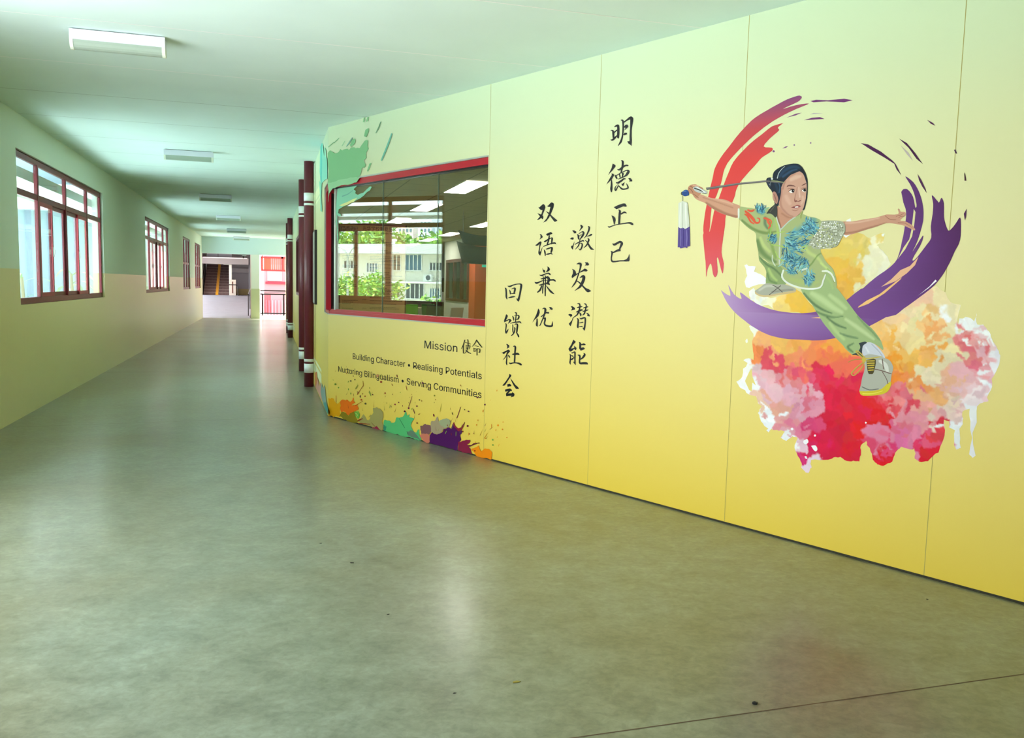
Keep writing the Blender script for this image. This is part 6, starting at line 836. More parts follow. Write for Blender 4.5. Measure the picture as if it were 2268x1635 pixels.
  ('p','983c24',[829,320,827,316,823,313,818,311,811,310,806,311,802,313,800,316,802,320,806,323,811,325,818,326,823,325,827,323]),
  ('p','e8941c',[3022,321,3021,317,3017,313,3012,311,3006,310,3000,311,2997,313,2995,317,2996,321,3000,324,3005,327,3011,328,3017,327,3020,324]),
  ('p','e08820',[3077,294,3076,292,3074,289,3070,287,3066,287,3062,287,3060,289,3059,292,3059,294,3062,297,3066,299,3070,299,3073,298,3076,297]),
  ('p','70a444',[2954,185,2953,181,2950,178,2945,176,2939,175,2935,176,2931,178,2930,181,2931,185,2934,188,2939,190,2944,191,2949,190,2953,188]),
  ('p','70a444',[2957,139,2956,136,2953,133,2949,131,2944,130,2940,131,2937,133,2935,136,2936,139,2939,142,2944,144,2948,144,2953,144,2956,142]),
  ('p','e08820',[3137,233,3136,231,3134,229,3131,227,3127,227,3124,227,3122,228,3121,231,3122,233,3124,235,3127,236,3130,237,3134,236,3136,235]),
  ('p','5c5c30',[840,243,838,238,833,234,826,231,818,230,810,231,805,234,803,238,805,242,810,246,817,249,825,250,833,249,838,246]),
  ('p','6c4c30',[912,372,911,370,908,367,903,365,898,365,893,365,889,367,888,370,889,373,893,375,897,377,903,377,908,377,911,375]),
  ('p','7ca43c',[922,358,921,355,918,352,913,351,908,350,903,351,900,352,898,355,900,358,903,360,908,362,913,363,918,362,921,360]),
  ('p','602030',[978,354,976,351,973,348,969,346,963,346,958,346,955,348,954,351,955,354,958,356,963,358,968,359,973,358,976,356]),
  ('p','703030',[1801,170,1800,166,1796,163,1791,161,1785,160,1779,161,1776,163,1774,166,1775,170,1779,173,1785,175,1791,176,1796,175,1800,173]),
  ('p','703030',[2621,185,2620,183,2618,181,2614,179,2611,179,2607,179,2605,181,2604,183,2604,185,2607,188,2610,189,2614,190,2618,189,2620,188]),
  ('p','e08820',[2850,182,2850,180,2848,178,2845,177,2842,176,2839,177,2837,178,2836,180,2837,182,2839,184,2842,185,2845,185,2848,185,2850,184]),
  ('p','703050',[1886,570,1885,566,1881,563,1875,561,1868,560,1862,561,1858,563,1856,567,1858,571,1862,574,1868,577,1875,577,1881,576,1885,574]),
  ('p','c89060',[1085,562,1083,556,1075,550,1065,546,1053,545,1042,547,1034,551,1031,557,1034,563,1041,569,1052,573,1064,574,1075,572,1083,568])],
 'corner_patch':[
  ('p','86c08c',[-7,2923,47,2945,91,2928,158,2900,223,2905,274,2936,317,2916,385,2924,457,2906,498,2926,560,2923,601,2907,681,2902,729,2937,815,2971,846,2954,832,2906,859,2873,801,2839,817,2787,762,2768,802,2718,771,2691,724,2695,704,2636,644,2600,583,2601,522,2586,268,2579,93,2571,-5,2550]),
  ('p','86c08c',[477,2955,518,3006,579,3011,592,2983,551,2947,494,2933]),
  ('p','86c08c',[760,3014,790,3074,853,3082,853,3047,807,2998]),
  ('p','90c490',[738,3161,757,3198,781,3199,766,3153]),
  ('p','90c490',[797,3153,828,3197,859,3196,836,3152]),
  ('p','86c08c',[881,2681,843,2644,827,2656,865,2722,911,2728]),
  ('s','74a480',[1079,3117,1066,3102,1053,3087,1039,3071,1022,3054,1004,3036,986,3018,989,3014,997,3014,1017,3031,1038,3048,1056,3065,1069,3081,1079,3098,1089,3114,1085,3117]),
  ('s','74b8a0',[1275,2978,1252,2946,1229,2914,1201,2878,1167,2835,1128,2787,1089,2739,1097,2731,1113,2732,1155,2779,1196,2825,1232,2868,1258,2905,1279,2938,1299,2971,1290,2979]),
  ('s','84b0a0',[519,3028,499,3016,478,3004,458,2992,438,2978,417,2965,397,2951,399,2947,407,2946,431,2958,456,2970,479,2982,498,2995,516,3009,533,3022,529,3028]),
  ('s','80b88c',[239,3057,203,3044,167,3030,130,3017,131,3013,140,3011,176,3025,212,3038,248,3052,246,3055]),
  ('s','80b88c',[17,2982,55,2994,93,3006,131,3019,130,3023,122,3024,83,3013,44,3001,5,2989,6,2984]),
  ('s','90c898',[366,3010,345,2996,324,2981,303,2966,306,2961,314,2961,335,2976,356,2991,377,3006,374,3009]),
  ('p','9cd0a0',[-5,2602,240,2614,488,2618,714,2599,609,2554,489,2545,241,2543,113,2533,35,2486,4,2387])],
 'corner_glass':[
  ('p','8cd0b0',[139,2538,329,2545,597,2545,513,2511,484,2497,533,2476,518,2455,574,2434,681,2447,727,2468,819,2505,853,2497,820,2465,693,2417,538,2381,490,2367,397,2368,343,2342,166,2305,153,2265,205,2250,217,2234,153,2230,135,2254,115,2204,104,2305]),
  ('p','8cd0b0',[115,2255,135,2254,141,2128,155,2001,142,1939,126,2053,110,2154]),
  ('p','e8eaa0',[178,2345,342,2372,466,2395,562,2407,490,2367,355,2343,242,2335]),
  ('s','78b0a0',[246,2434,289,2440,331,2445,372,2452,407,2462,438,2473,469,2483,469,2488,460,2490,428,2480,396,2470,362,2461,323,2456,280,2451,237,2447,232,2439])],
 'corner_wall':[
  ('p','8ad8c0',[10898,3228,10444,3168,10186,2988,9635,2875,9592,2653,10263,2699,10795,2726,11085,2917,10991,3102]),
  ('p','5cc4b8',[10851,3231,10576,3189,10528,2955,10612,2722,10890,2781]),
  ('p','a0e0c0',[10189,3092,9866,3018,9787,2906,10104,2971]),
  ('p','8ad0b0',[11183,2814,10612,2717,10700,2539,10516,2359,10884,2399,10983,2622])],
 'corner_foot':[
  ('p','d88c54',[12201,207,11734,275,11567,187,11621,81,12139,12]),
  ('p','d8a08c',[12020,20,11352,224,11246,127,10847,222,10471,85,10205,38,10748,25,11456,27]),
  ('p','90aca0',[10845,105,10565,255,10296,209,10042,295,9716,134,9485,89,9447,28,9953,15,10380,30]),
  ('p','4c9c98',[10206,49,9874,112,9449,105,9410,29,9872,16])],
 'mission_chinese':[
  ('s','ink',[2518,1023,2510,1007,2503,992,2496,977,2488,964,2479,952,2470,939,2472,937,2476,938,2486,950,2497,962,2507,976,2514,991,2520,1006,2526,1022,2523,1025]),
  ('s','ink',[2495,972,2497,948,2498,924,2500,900,2505,898,2510,901,2508,925,2507,949,2505,972,2500,974]),
  ('s','ink',[2529,999,2553,995,2578,992,2603,989,2607,991,2605,994,2580,997,2556,1000,2531,1003,2527,1001]),
  ('s','ink',[2537,979,2539,968,2541,956,2542,945,2546,944,2550,946,2548,957,2546,968,2544,980,2540,981]),
  ('s','ink',[2540,976,2560,976,2580,975,2591,973,2593,968,2590,959,2587,949,2590,947,2594,949,2598,958,2601,968,2597,977,2582,980,2561,980,2541,981,2538,978]),
  ('s','ink',[2543,946,2559,945,2575,945,2592,945,2594,946,2593,948,2576,948,2560,949,2543,949,2541,947]),
  ('s','ink',[2560,1028,2563,1009,2566,990,2566,972,2563,957,2557,943,2550,930,2540,920,2528,910,2516,900,2517,898,2520,898,2533,907,2546,917,2558,928,2566,942,2573,956,2576,973,2576,991,2573,1010,2570,1029,2565,1031]),
  ('s','ink',[2534,933,2544,926,2553,920,2565,914,2580,910,2597,906,2613,903,2618,905,2617,908,2601,912,2586,916,2572,920,2560,925,2549,930,2538,936,2535,935]),
  ('s','ink',[2689,1035,2680,1024,2671,1013,2662,1002,2652,992,2641,982,2629,972,2630,970,2634,970,2646,980,2659,989,2670,999,2680,1010,2689,1021,2698,1032,2695,1036]),
  ('s','ink',[2690,1027,2701,1017,2713,1006,2725,996,2738,987,2751,979,2765,970,2770,971,2771,974,2759,983,2747,992,2734,1002,2722,1011,2710,1021,2697,1031,2692,1031]),
  ('s','ink',[2671,977,2687,976,2703,976,2720,975,2724,977,2721,980,2705,980,2688,981,2672,981,2668,979]),
  ('s','ink',[2650,958,2651,948,2653,937,2654,927,2659,925,2663,928,2661,938,2659,949,2657,959,2653,960]),
  ('s','ink',[2653,954,2665,954,2677,954,2683,953,2683,949,2681,941,2679,933,2682,931,2686,932,2689,941,2692,949,2689,957,2679,959,2666,958,2653,958,2651,956]),
  ('s','ink',[2658,931,2667,931,2676,930,2685,930,2688,932,2686,934,2677,934,2668,934,2659,934,2656,933]),
  ('s','ink',[2700,955,2714,955,2728,954,2735,952,2737,946,2734,935,2732,928,2733,928,2729,929,2723,930,2720,929,2720,927,2725,925,2732,923,2740,926,2744,935,2747,946,2743,956,2730,960,2715,959,2700,958,2698,957]),
  ('s','ink',[2697,958,2697,938,2696,918,2696,898,2700,895,2705,898,2705,918,2705,939,2706,959,2701,961])],
}
# ------------------------------------------------------------------ printed art on the mural wall
LAYER = [0.0008]
def pairs(a): return [(a[i] / 1000.0, a[i + 1] / 1000.0) for i in range(0, len(a), 2)]
def on_mural(s, z, off): return WP(s, z, off)
def on_glass(s, z, off): return WP(s, z, -0.0435 + off)
def on_corridor(yv, z, off): return Vector((XR - off, yv, z))
RED = [(2.66, lin('864878')), (2.60, lin('a04c68')), (2.5, lin('c4484e')), (2.3, lin('d84440')), (1.9, lin('d84a4a')), (1.6, lin('d85a66'))]
def ramp(st, v):
    if v >= st[0][0]: return st[0][1]
    for (a, ca), (b, cb) in zip(st, st[1:]):
        if v >= b:
            t = (a - v) / (a - b); return tuple(x + (y - x) * t for x, y in zip(ca, cb))
    return st[-1][1]
PURP = [(5.2, lin('b89ac4')), (5.5, lin('986cac')), (5.8, lin('80508a')), (6.1, lin('764a90')), (6.35, lin('6c3c86')), (6.62, lin('501c5a'))]
def purple(s, z):
    st = [(-a, c) for a, c in PURP]
    c = ramp(st, -s)
    if z > 1.75:                                # the upper end of the stroke is printed darker
        k = min(1, (z - 1.75) / 0.5); d = lin('4c1c50'); c = tuple(x + (y - x) * k * 0.75 for x, y in zip(c, d))
    return c
def ink(col, s, z):
    if col == 'red': return tuple(v * PRINT_K for v in ramp(RED, z))
    if col == 'purple': return tuple(v * PRINT_K for v in purple(s, z))
    if col == 'wall': return grad(z)
    return tuple(v * PRINT_K for v in lin(col))
def rough_edge(P, amp, lev, rnd):
    for _ in range(lev):
        Q = []
        for i, a in enumerate(P):
            b = P[(i + 1) % len(P)]
            dx, dy = b[0] - a[0], b[1] - a[1]; L = math.hypot(dx, dy)
            k = rnd.gauss(0, amp)
            Q += [a, ((a[0] + b[0]) / 2 - dy * k, (a[1] + b[1]) / 2 + dx * k)] if L > 0.006 else [a]
        P = Q
    return P
STEP = [0.00002]
class Sheet:
    """one printed piece: polygons with ink colours per corner"""
    def __init__(self, place=on_mural): self.v = []; self.f = []; self.c = []; self.place = place
    def poly(self, P, col):
        off = LAYER[0]; LAYER[0] += STEP[0]
        o = len(self.v)
        self.v += [tuple(self.place(s, z, off)) for s, z in P]; self.c += [ink(col, s, z) for s, z in P]
        for t in tessellate_polygon([[Vector((s, z, 0)) for s, z in P]]): self.f.append([o + i for i in t])
    def stroke(self, P, col):
        off = LAYER[0]; LAYER[0] += STEP[0]
        n = (len(P) - 2) // 2; o = len(self.v)
        self.v += [tuple(self.place(s, z, off)) for s, z in P]; self.c += [ink(col, s, z) for s, z in P]
        for i in range(n - 1): self.f.append([o + i, o + i + 1, o + 2 * n - 1 - i, o + 2 * n - i])
        self.f.append([o + n - 1, o + n, o + n + 1]); self.f.append([o, o + 2 * n, o + 2 * n + 1])
    def mesh(self, V, F, COL):
        off = LAYER[0]; LAYER[0] += STEP[0]
        o = len(self.v); self.v += [tuple(self.place(s, z, off)) for s, z in V]; self.c += COL; self.f += [[o + i for i in f] for f in F]
    def build(self, name, parent=None):
        me = bpy.data.meshes.new(name); me.from_pydata(self.v, [], self.f); me.update()
        # every face looks out of the wall
        ref = NV if self.place != on_corridor else Vector((-1, 0, 0))
        nn = np.empty(len(me.polygons) * 3); me.polygons.foreach_get('normal', nn); nn = nn.reshape(-1, 3) @ np.array(ref)
        if (nn < 0).any():
            for p in [p for p, q in zip(me.polygons, nn) if q < 0]: p.flip()
            me.update()
        a = me.color_attributes.new('ink', 'FLOAT_COLOR', 'POINT')
        a.data.foreach_set('color', np.array([(*c, 1) for c in self.c], dtype=np.float32).ravel())
        me.materials.append(M_PRINT)
        o = bpy.data.objects.new(name, me); C.objects.link(o)
        if parent is not None: attach(o, parent)
        return o
def outline_fill(P):
    n = len(P); vo, _, fo, _, _, _ = delaunay_2d_cdt([Vector(p) for p in P], [(i, (i + 1) % n) for i in range(n)], [], 1, 1e-6)
    return [(v.x, v.y) for v in vo], [list(f) for f in fo]
def art(sh, key, rnd=None, amp=0.0, lev=0):
    for it in ART[key]:
        P = pairs(it[2])
        if it[0] == 's': sh.stroke(P, it[1])
        elif it[0] == 'p':
            if amp: V, F = outline_fill(rough_edge(P, amp * 0.7, lev, rnd)); sh.mesh(V, F, [ink(it[1], s, z) for s, z in V])
            else: sh.poly(P, it[1])
    return sh
def inside(P, X, Y):
    P = np.array(P); r = np.zeros(X.shape, bool); j = len(P) - 1
    for i in range(len(P)):
        xi, yi = P[i]; xj, yj = P[j]
        cnd = ((yi > Y) != (yj > Y)) & (X < (xj - xi) * (Y - yi) / (yj - yi + 1e-12) + xi)
        r ^= cnd; j = i
    return r
def dense(P, step):
    """fill an outline with a fine triangle net"""
    A = np.array(P); x0, y0 = A.min(0); x1, y1 = A.max(0)
    gx, gy = np.meshgrid(np.arange(x0, x1, step), np.arange(y0, y1, step * 0.9)); gx[1::2] += step / 2
    gx = gx.ravel(); gy = gy.ravel(); k = inside(P, gx, gy); gx = gx[k]; gy = gy[k]
    B = A; Cn = np.roll(A, -1, 0); keep = np.ones(len(gx), bool)
    for a, b in zip(B, Cn):                                             # keep clear of the outline
        d = b - a; L = d @ d + 1e-12
        t = np.clip(((gx - a[0]) * d[0] + (gy - a[1]) * d[1]) / L, 0, 1)
        keep &= (gx - a[0] - t * d[0]) ** 2 + (gy - a[1] - t * d[1]) ** 2 > (step * 0.35) ** 2
    V = [Vector(p) for p in P] + [Vector((a, b)) for a, b in zip(gx[keep], gy[keep])]
    n = len(P)
    vo, _, fo, _, _, _ = delaunay_2d_cdt(V, [(i, (i + 1) % n) for i in range(n)], [], 1, 1e-6)
    return [(v.x, v.y) for v in vo], [list(f) for f in fo]
def soft(sh, base, shades, step, thr=0.004):
    """outlines filled with softly blended ink; narrow strokes go on top as crisp lines"""
    wide, thin = [], []
    for it in shades:
        P = pairs(it[2])
        if it[0] == 's':
            n = (len(P) - 2) // 2
            L = np.array(P[:n]); R = np.array(P[n + 1:2 * n + 1][::-1]); hw = np.hypot(*(L - R).T) / 2
            if hw.max() >= thr: wide.append(((L + R) / 2, hw, np.array(ink(it[1], 0, 0)))); continue
        thin.append(it)
    for it in base:
        V, F = dense(pairs(it[2]), step); VA = np.array(V); col = np.tile(np.array(ink(it[1], 0, 0)), (len(V), 1))
        for ctr, hw, cc in wide:
            al = np.zeros(len(V))
            for i in range(len(ctr) - 1):
                a, b = ctr[i], ctr[i + 1]; d = b - a
                t = np.clip(((VA - a) @ d) / (d @ d + 1e-12), 0, 1)
                dist = np.hypot(*(VA - a - t[:, None] * d).T); r = hw[i] + (hw[i + 1] - hw[i]) * t + 1e-4
                x = np.clip((1.55 - dist / r) / 1.3, 0, 1); al = np.maximum(al, x * x * (3 - 2 * x))
            al = (al * 0.85)[:, None]; col = col * (1 - al) + cc * al
        sh.mesh(V, F, [tuple(c) for c in col])
    for it in thin:
        P = pairs(it[2]); (sh.stroke if it[0] == 's' else sh.poly)(P, it[1])
    return sh
def fbm(x, y, seed, f0=3.0, octv=5):
    rs = np.random.RandomState(seed); out = np.zeros(x.shape); amp = 1.0
    for o in range(octv):
        T = rs.rand(64, 64); f = f0 * 2 ** o
        u = (x * f + rs.rand() * 60) % 64; v = (y * f + rs.rand() * 60) % 64
        i = u.astype(int); j = v.astype(int); a = u - i; b = v - j; a = a * a * (3 - 2 * a); b = b * b * (3 - 2 * b)
        i1 = (i + 1) % 64; j1 = (j + 1) % 64
        out += amp * ((T[i, j] * (1 - a) + T[i1, j] * a) * (1 - b) + (T[i, j1] * (1 - a) + T[i1, j1] * a) * b - 0.5); amp *= 0.68
    return out
def watercolour(sh, key, step, seed, warp=0.055):
    bd = [pairs(i[2]) for i in ART[key] if i[1] == 'boundary'][0]
    sd = [i[2] for i in ART[key] if i[0] == 'd'][0]
    S = np.array([(sd[i] / 1000, sd[i + 1] / 1000) for i in range(0, len(sd), 3)]); K = np.array([ink('%06x' % sd[i + 2], 0, 0) for i in range(0, len(sd), 3)])
    rs = np.random.RandomState(seed); ch = [S]; ck = [K]                 # every wash breaks up into smaller blooms
    for _ in range(5):
        ch.append(S + rs.normal(0, 0.034, S.shape)); ck.append(np.clip(K * (1 + rs.normal(0, 0.045, (len(K), 1))) + rs.normal(0, 0.008, K.shape), 0.005, 0.93))
    S = np.concatenate(ch); K = np.concatenate(ck)
    bd = rough_edge(bd, 0.07, 2, random.Random(seed))
    V, F = dense(bd, step); A = np.array(V)
    x = A[:, 0] + warp * fbm(A[:, 0], A[:, 1], seed, 5); z = A[:, 1] + warp * fbm(A[:, 0], A[:, 1], seed + 7, 5)
    d = np.hypot(x[:, None] - S[None, :, 0], z[:, None] - S[None, :, 1])
    o = np.argsort(d, 1)[:, :3]; r = np.arange(len(A)); d0 = d[r, o[:, 0]]; d1 = d[r, o[:, 1]]
    t = np.clip((d0 / (d1 + 1e-6) - 0.72) / 0.28, 0, 1); t = (np.floor(t * 3) / 3)[:, None] * 0.5
    col = K[o[:, 0]] * (1 - t) + K[o[:, 1]] * t
    tone = 1 + 0.10 * np.round(fbm(A[:, 0], A[:, 1], seed + 3, 5) * 3) / 3
    col = np.clip(col * tone[:, None], 0, 0.93)
    sh.mesh(V, F, [tuple(c) for c in col])
    return sh

rnd = random.Random(11)
t = thing('martial_arts_mural', 'large printed mural of a child with a sword inside a brushed ring and colour splash', 'mural', WP(5.6, 1.5, 0.001))
MUR = t
# watercolour splash first, then the ring, then the figure on top
sp = watercolour(Sheet(), 'splash_main', 0.008, 5)
art(sp, 'splash_hole'); watercolour(sp, 'splash_wash', 0.010, 9, 0.05); watercolour(sp, 'splash_wash_left', 0.010, 15, 0.04)
art(sp, 'splash_white', rnd, 0.06, 2)
sp.build('watercolour_splash', t)['label'] = 'red, orange and white watercolour splash'
art(Sheet(), 'ring_red').build('red_brush_arc', t)['label'] = 'red brushed left half of the ring'
pp = art(Sheet(), 'ring_purple'); art(pp, 'ring_gap'); pp.build('purple_brush_arc', t)['label'] = 'purple brushed right half of the ring'
for it in ART['ring_marks']:
    fl = Sheet(); fl.poly(pairs(it[2]), it[1]); fl.build('brush_fleck', t)
per = soft(art(Sheet(), 'body_base'), ART['skin'], ART['skin_shade'], 0.006).build('person', t)
per['label'] = 'child in green martial arts dress lunging with a sword, arms spread'
def sub(name, label, sh): o = sh.build(name, per); o['label'] = label; return o
sub('trousers', 'green satin trousers', soft(Sheet(), ART['trousers'], ART['trouser_shade'], 0.007))
sub('sock', 'white ribbed sock', soft(Sheet(), ART['sock'][:1], ART['sock'][1:], 0.006))
sub('shoe', 'grey trailing shoe with a tan sole', soft(Sheet(), ART['shoes'][:1], ART['shoes'][1:8], 0.006))
shs = Sheet(); soft(shs, ART['shoes'][8:9], ART['shoes'][9:], 0.006); art(shs, 'laces')
sub('shoe', 'grey leading shoe with yellow laces and a yellow sole', shs)
tun = soft(Sheet(), ART['tunic'], ART['tunic_shade'], 0.006)
BLUES = ['3c7898', '4a8cac', '68acc0', '90c8cc', '305c74', '5a9ca4', '2c5468', '7cb4a0']
STEP[0] = 0.0000015
for it in ART['embroidery_blue']:
    P = pairs(it[2]); A = np.array(P); c = A.mean(0); ar = (A[:, 0].max() - A[:, 0].min()) * (A[:, 1].max() - A[:, 1].min())
    base_dir = rnd.uniform(0, 6.28)
    for k in range(int(40 + ar * 5200)):
        for _ in range(20):
            x = rnd.uniform(A[:, 0].min(), A[:, 0].max()); z = rnd.uniform(A[:, 1].min(), A[:, 1].max())
            if inside(P, np.array([x]), np.array([z]))[0]: break
        else: continue
        a = base_dir + 2.2 * math.sin(9 * x + 7 * z) + rnd.gauss(0, 0.35); curl = rnd.gauss(0, 16); L = rnd.uniform(0.03, 0.06); wd = rnd.uniform(0.0014, 0.0036)
        pts = []; q = 6
        for i in range(q):
            pts.append((x, z, wd * math.sin(math.pi * (i + 0.6) / q), a)); a += curl * L / q; x += math.cos(a) * L / q; z += math.sin(a) * L / q
        Lp = [(px - math.sin(b) * h, pz + math.cos(b) * h) for px, pz, h, b in pts]; Rp = [(px + math.sin(b) * h, pz - math.cos(b) * h) for px, pz, h, b in pts]
        tun.stroke(Lp + [(pts[-1][0] + 0.002 * math.cos(a), pts[-1][1] + 0.002 * math.sin(a))] + Rp[::-1] + [(pts[0][0], pts[0][1])], rnd.choice(BLUES))
STEP[0] = 0.00002
art(tun, 'embroidery'); art(tun, 'trim')
sub('tunic', 'green tunic embroidered with a blue and red dragon', tun)
sl = soft(Sheet(), ART['sleeve'], [], 0.006)
P = pairs(ART['sleeve'][0][2]); A = np.array(P)
gs = A[:, 0].min()
row = 0; STEP[0] = 0.000001
zz = A[:, 1].min()
while zz < A[:, 1].max():
    xx = gs + (0.006 if row % 2 else 0)
    while xx < A[:, 0].max():
        if inside(P, np.array([xx]), np.array([zz]))[0] and inside(P, np.array([xx + 0.008]), np.array([zz + 0.006]))[0]:
            g = rnd.random(); up_ = (zz - A[:, 1].min()) / (A[:, 1].max() - A[:, 1].min())
            col = rnd.choice(['e8ece4', 'd0d4c8', 'f4f6f0']) if g < 0.25 + 0.45 * max(0, up_ - 0.35) else rnd.choice(['8a8e7a', '9a9e88', '70745f', 'b4b8a4', 'a8b068'])
            sl.poly([(xx, zz - 0.004), (xx + 0.005, zz), (xx, zz + 0.0045), (xx - 0.005, zz)], col)
        xx += 0.0125
    zz += 0.0085; row += 1
STEP[0] = 0.00002
sub('sequin_sleeve', 'silver sequinned sleeve', sl)
sub('hair', 'black hair tied in a bun', soft(Sheet(), ART['hair'], ART['hair_shine'], 0.005, 0.0045))
sub('face', 'face turned to the right with open eyes', soft(Sheet(), ART['face'], ART['face_shade'], 0.0035, 0.0030))
sub('sword', 'straight sword with silver guard and blue pommel', art(art(Sheet(), 'sword'), 'sword_hilt'))
sub('tassel', 'white and purple tassel hanging from the hilt', art(Sheet(), 'tassel'))

# paint blots along the foot of the wall, speckles, and the splash that wraps the corner
t = thing('paint_splatter_mural', 'row of printed paint blots along the foot of the mural wall below the office window', 'mural', WP(1.6, 0.2, 0.001))
for key in [k for k in ART if k.startswith('blot_')]:
    o = art(Sheet(), key, rnd, 0.10, 2).build(key[5:] + '_blot', t); o['label'] = key[5:].replace('_', ' ') + ' coloured paint blot'
spk = art(Sheet(), 'speckles'); STEP[0] = 0.000002
cols = ['742034', '983c1c', '8c8c34', '5c1830', '7ca43c', 'a8742c', '6a5c34']
for k in range(95):
    s = rnd.uniform(0.05, 3.1); base = 0.62 if s < 2.6 else 0.3; z = 0.12 + abs(rnd.gauss(0, 0.22)) + (0.15 if s < 2.2 else 0)
    if z > 0.62: continue
    r = abs(rnd.gauss(0.004, 0.003)) + 0.002; a = rnd.uniform(0.6, 2.4); el = rnd.choice([1, 1, 1.6, 3.5])
    spk.poly([(s + r * el * math.cos(b) * math.cos(a) - r * 0.7 * math.sin(b) * math.sin(a), z + r * el * math.cos(b) * math.sin(a) + r * 0.7 * math.sin(b) * math.cos(a)) for b in [2 * math.pi * i / 8 for i in range(8)]], 'e08820' if s > 2.6 else rnd.choice(cols))
for k in range(26):                                                    # spikes flicked up out of the blots
    s = rnd.uniform(0.2, 2.9); z = rnd.uniform(0.1, 0.3); a = rnd.uniform(0.5, 2.2); L = rnd.uniform(0.03, 0.09)
    spk.poly([(s - 0.003, z), (s + L * math.cos(a), z + L * math.sin(a)), (s + 0.003, z)], rnd.choice(cols))
STEP[0] = 0.00002
o = spk.build('speckles', t); o['label'] = 'small flecks of many colours'; o['kind'] = 'stuff'
ff = art(Sheet(on_corridor), 'corner_foot'); ff.build('corner_blot', t)['label'] = 'orange, pink and teal streaks wrapping the corner'
t = thing('green_splash_mural', 'green and aqua brush splash wrapping the corner over the office window', 'mural', WP(0.2, 2.5, 0.001))
art(Sheet(), 'corner_patch', rnd, 0.07, 2).build('green_patch', t)
LAYER[0] += 0.001
o = art(Sheet(on_glass), 'corner_glass', rnd, 0.04, 1).build('glass_decal', t); o['label'] = 'aqua tail of the splash stuck on the glass'
o = art(Sheet(on_corridor), 'corner_wall', rnd, 0.03, 1).build('corridor_patch', t); o['label'] = 'aqua side of the splash on the corridor wall'

# ------------------------------------------------------------------ brush calligraphy, one thing per column
COLUMNS = [('明德正己', 'black brush calligraphy column nearest the ring mural, starting highest'), ('激发潜能', 'black brush calligraphy column crossing the panel joint, second from the ring mural'), ('双语兼优', 'black brush calligraphy column third from the ring mural, left of the panel joint'), ('回馈社会', 'black brush calligraphy column nearest the office window, starting lowest')]
def ink_mesh(polys, off):
    V, F = [], []
    for pl in polys:
        P = pairs(pl); o = len(V); V += [tuple(WP(s, z, off)) for s, z in P]; off += 0.00002
        if isinstance(pl, tuple):
            n = (len(P) - 2) // 2
            for i in range(n - 1): F.append([o + i, o + i + 1, o + 2 * n - 1 - i, o + 2 * n - i])
            F.append([o + n - 1, o + n, o + n + 1]); F.append([o, o + 2 * n, o + 2 * n + 1])
        else:
            for tr in tessellate_polygon([[Vector((s, z, 0)) for s, z in P]]): F.append([o + i for i in tr])
    return V, F
for txt, lb in COLUMNS:
    first = pairs(CHARS[txt[0]][0])[0]
    t = thing('calligraphy_column', lb, 'lettering', WP(first[0], 1.5, 0.002), 'calligraphy columns on the mural wall')
    for ch in txt:
        V, F = ink_mesh(CHARS[ch], 0.002); mb = MB(); mb.v = V; mb.f = F; mb.m = [0] * len(F)
        o = mb.build('character', M_INK, t); o['label'] = 'brush character ' + ch

# ------------------------------------------------------------------ mission lettering
import os
try: SANS = bpy.data.fonts.load(os.path.join(bpy.utils.system_resource('DATAFILES'), 'fonts', 'Inter.woff2'))   # the font that ships with Blender
except Exception: SANS = None
def lettering(body, s0, s1, z0, cap, name, parent, off=0.0025, place=None, mtl=None, capref=0.727, gap=0.17):
    cu = bpy.data.curves.new(name, 'FONT'); cu.body = body; cu.size = 1.0; cu.resolution_u = 3
    if SANS and body.isascii() or '•' in body: cu.font = SANS or cu.font
    ob = bpy.data.objects.new(name, cu); C.objects.link(ob)
    dg = bpy.context.evaluated_depsgraph_get()
    me = bpy.data.meshes.new_from_object(ob.evaluated_get(dg)); C.objects.unlink(ob); bpy.data.objects.remove(ob); bpy.data.curves.remove(cu)
    co = np.empty(len(me.vertices) * 3); me.vertices.foreach_get('co', co); co = co.reshape(-1, 3)
    x0, x1 = co[:, 0].min(), co[:, 0].max(); kz = cap / capref
    place = place or (lambda s, z: WP(s, z, off))
    faces = [tuple(p.vertices) for p in me.polygons]; bpy.data.meshes.remove(me)
    # glyphs closer together than a space make one word
    iv = sorted((min(co[i, 0] for i in f), max(co[i, 0] for i in f), k) for k, f in enumerate(faces))
    words_ = []; end = -1e9
    for lo, hi, k in iv:
        if lo - end > gap or not words_: words_.append([])
        words_[-1].append(k); end = max(end, hi)
    for wd in words_:
        ids = sorted({i for k in wd for i in faces[k]}); new_i = {i: j for j, i in enumerate(ids)}
        mb = MB(); mb.v = [tuple(place(s0 + (co[i, 0] - x0) / (x1 - x0) * (s1 - s0), z0 + co[i, 1] * kz)) for i in ids]
        mb.f = [[new_i[i] for i in faces[k]] for k in wd]; mb.m = [0] * len(wd)
        mb.build(name, mtl or M_INK, parent)
t = thing('mission_lettering', 'three lines of black English lettering under the office window', 'lettering', WP(1.6, 0.75, 0.002))
lettering('Mission', 1.889, 2.407, 0.904, 0.103, 'heading_word', t)
for w0, w1 in ((0, 8), (8, 16)):
    sh = Sheet()
    for it in ART['mission_chinese'][w0:w1]: sh.stroke(pairs(it[2]), '0c0e16')
    sh.build('heading_word', t)
lettering('Building Character • Realising Potentials', 0.549, 2.768, 0.692, 0.088, 'word', t)
lettering('Nurturing Bilingualism • Serving Communities', 0.236, 2.770, 0.526, 0.088, 'word', t)
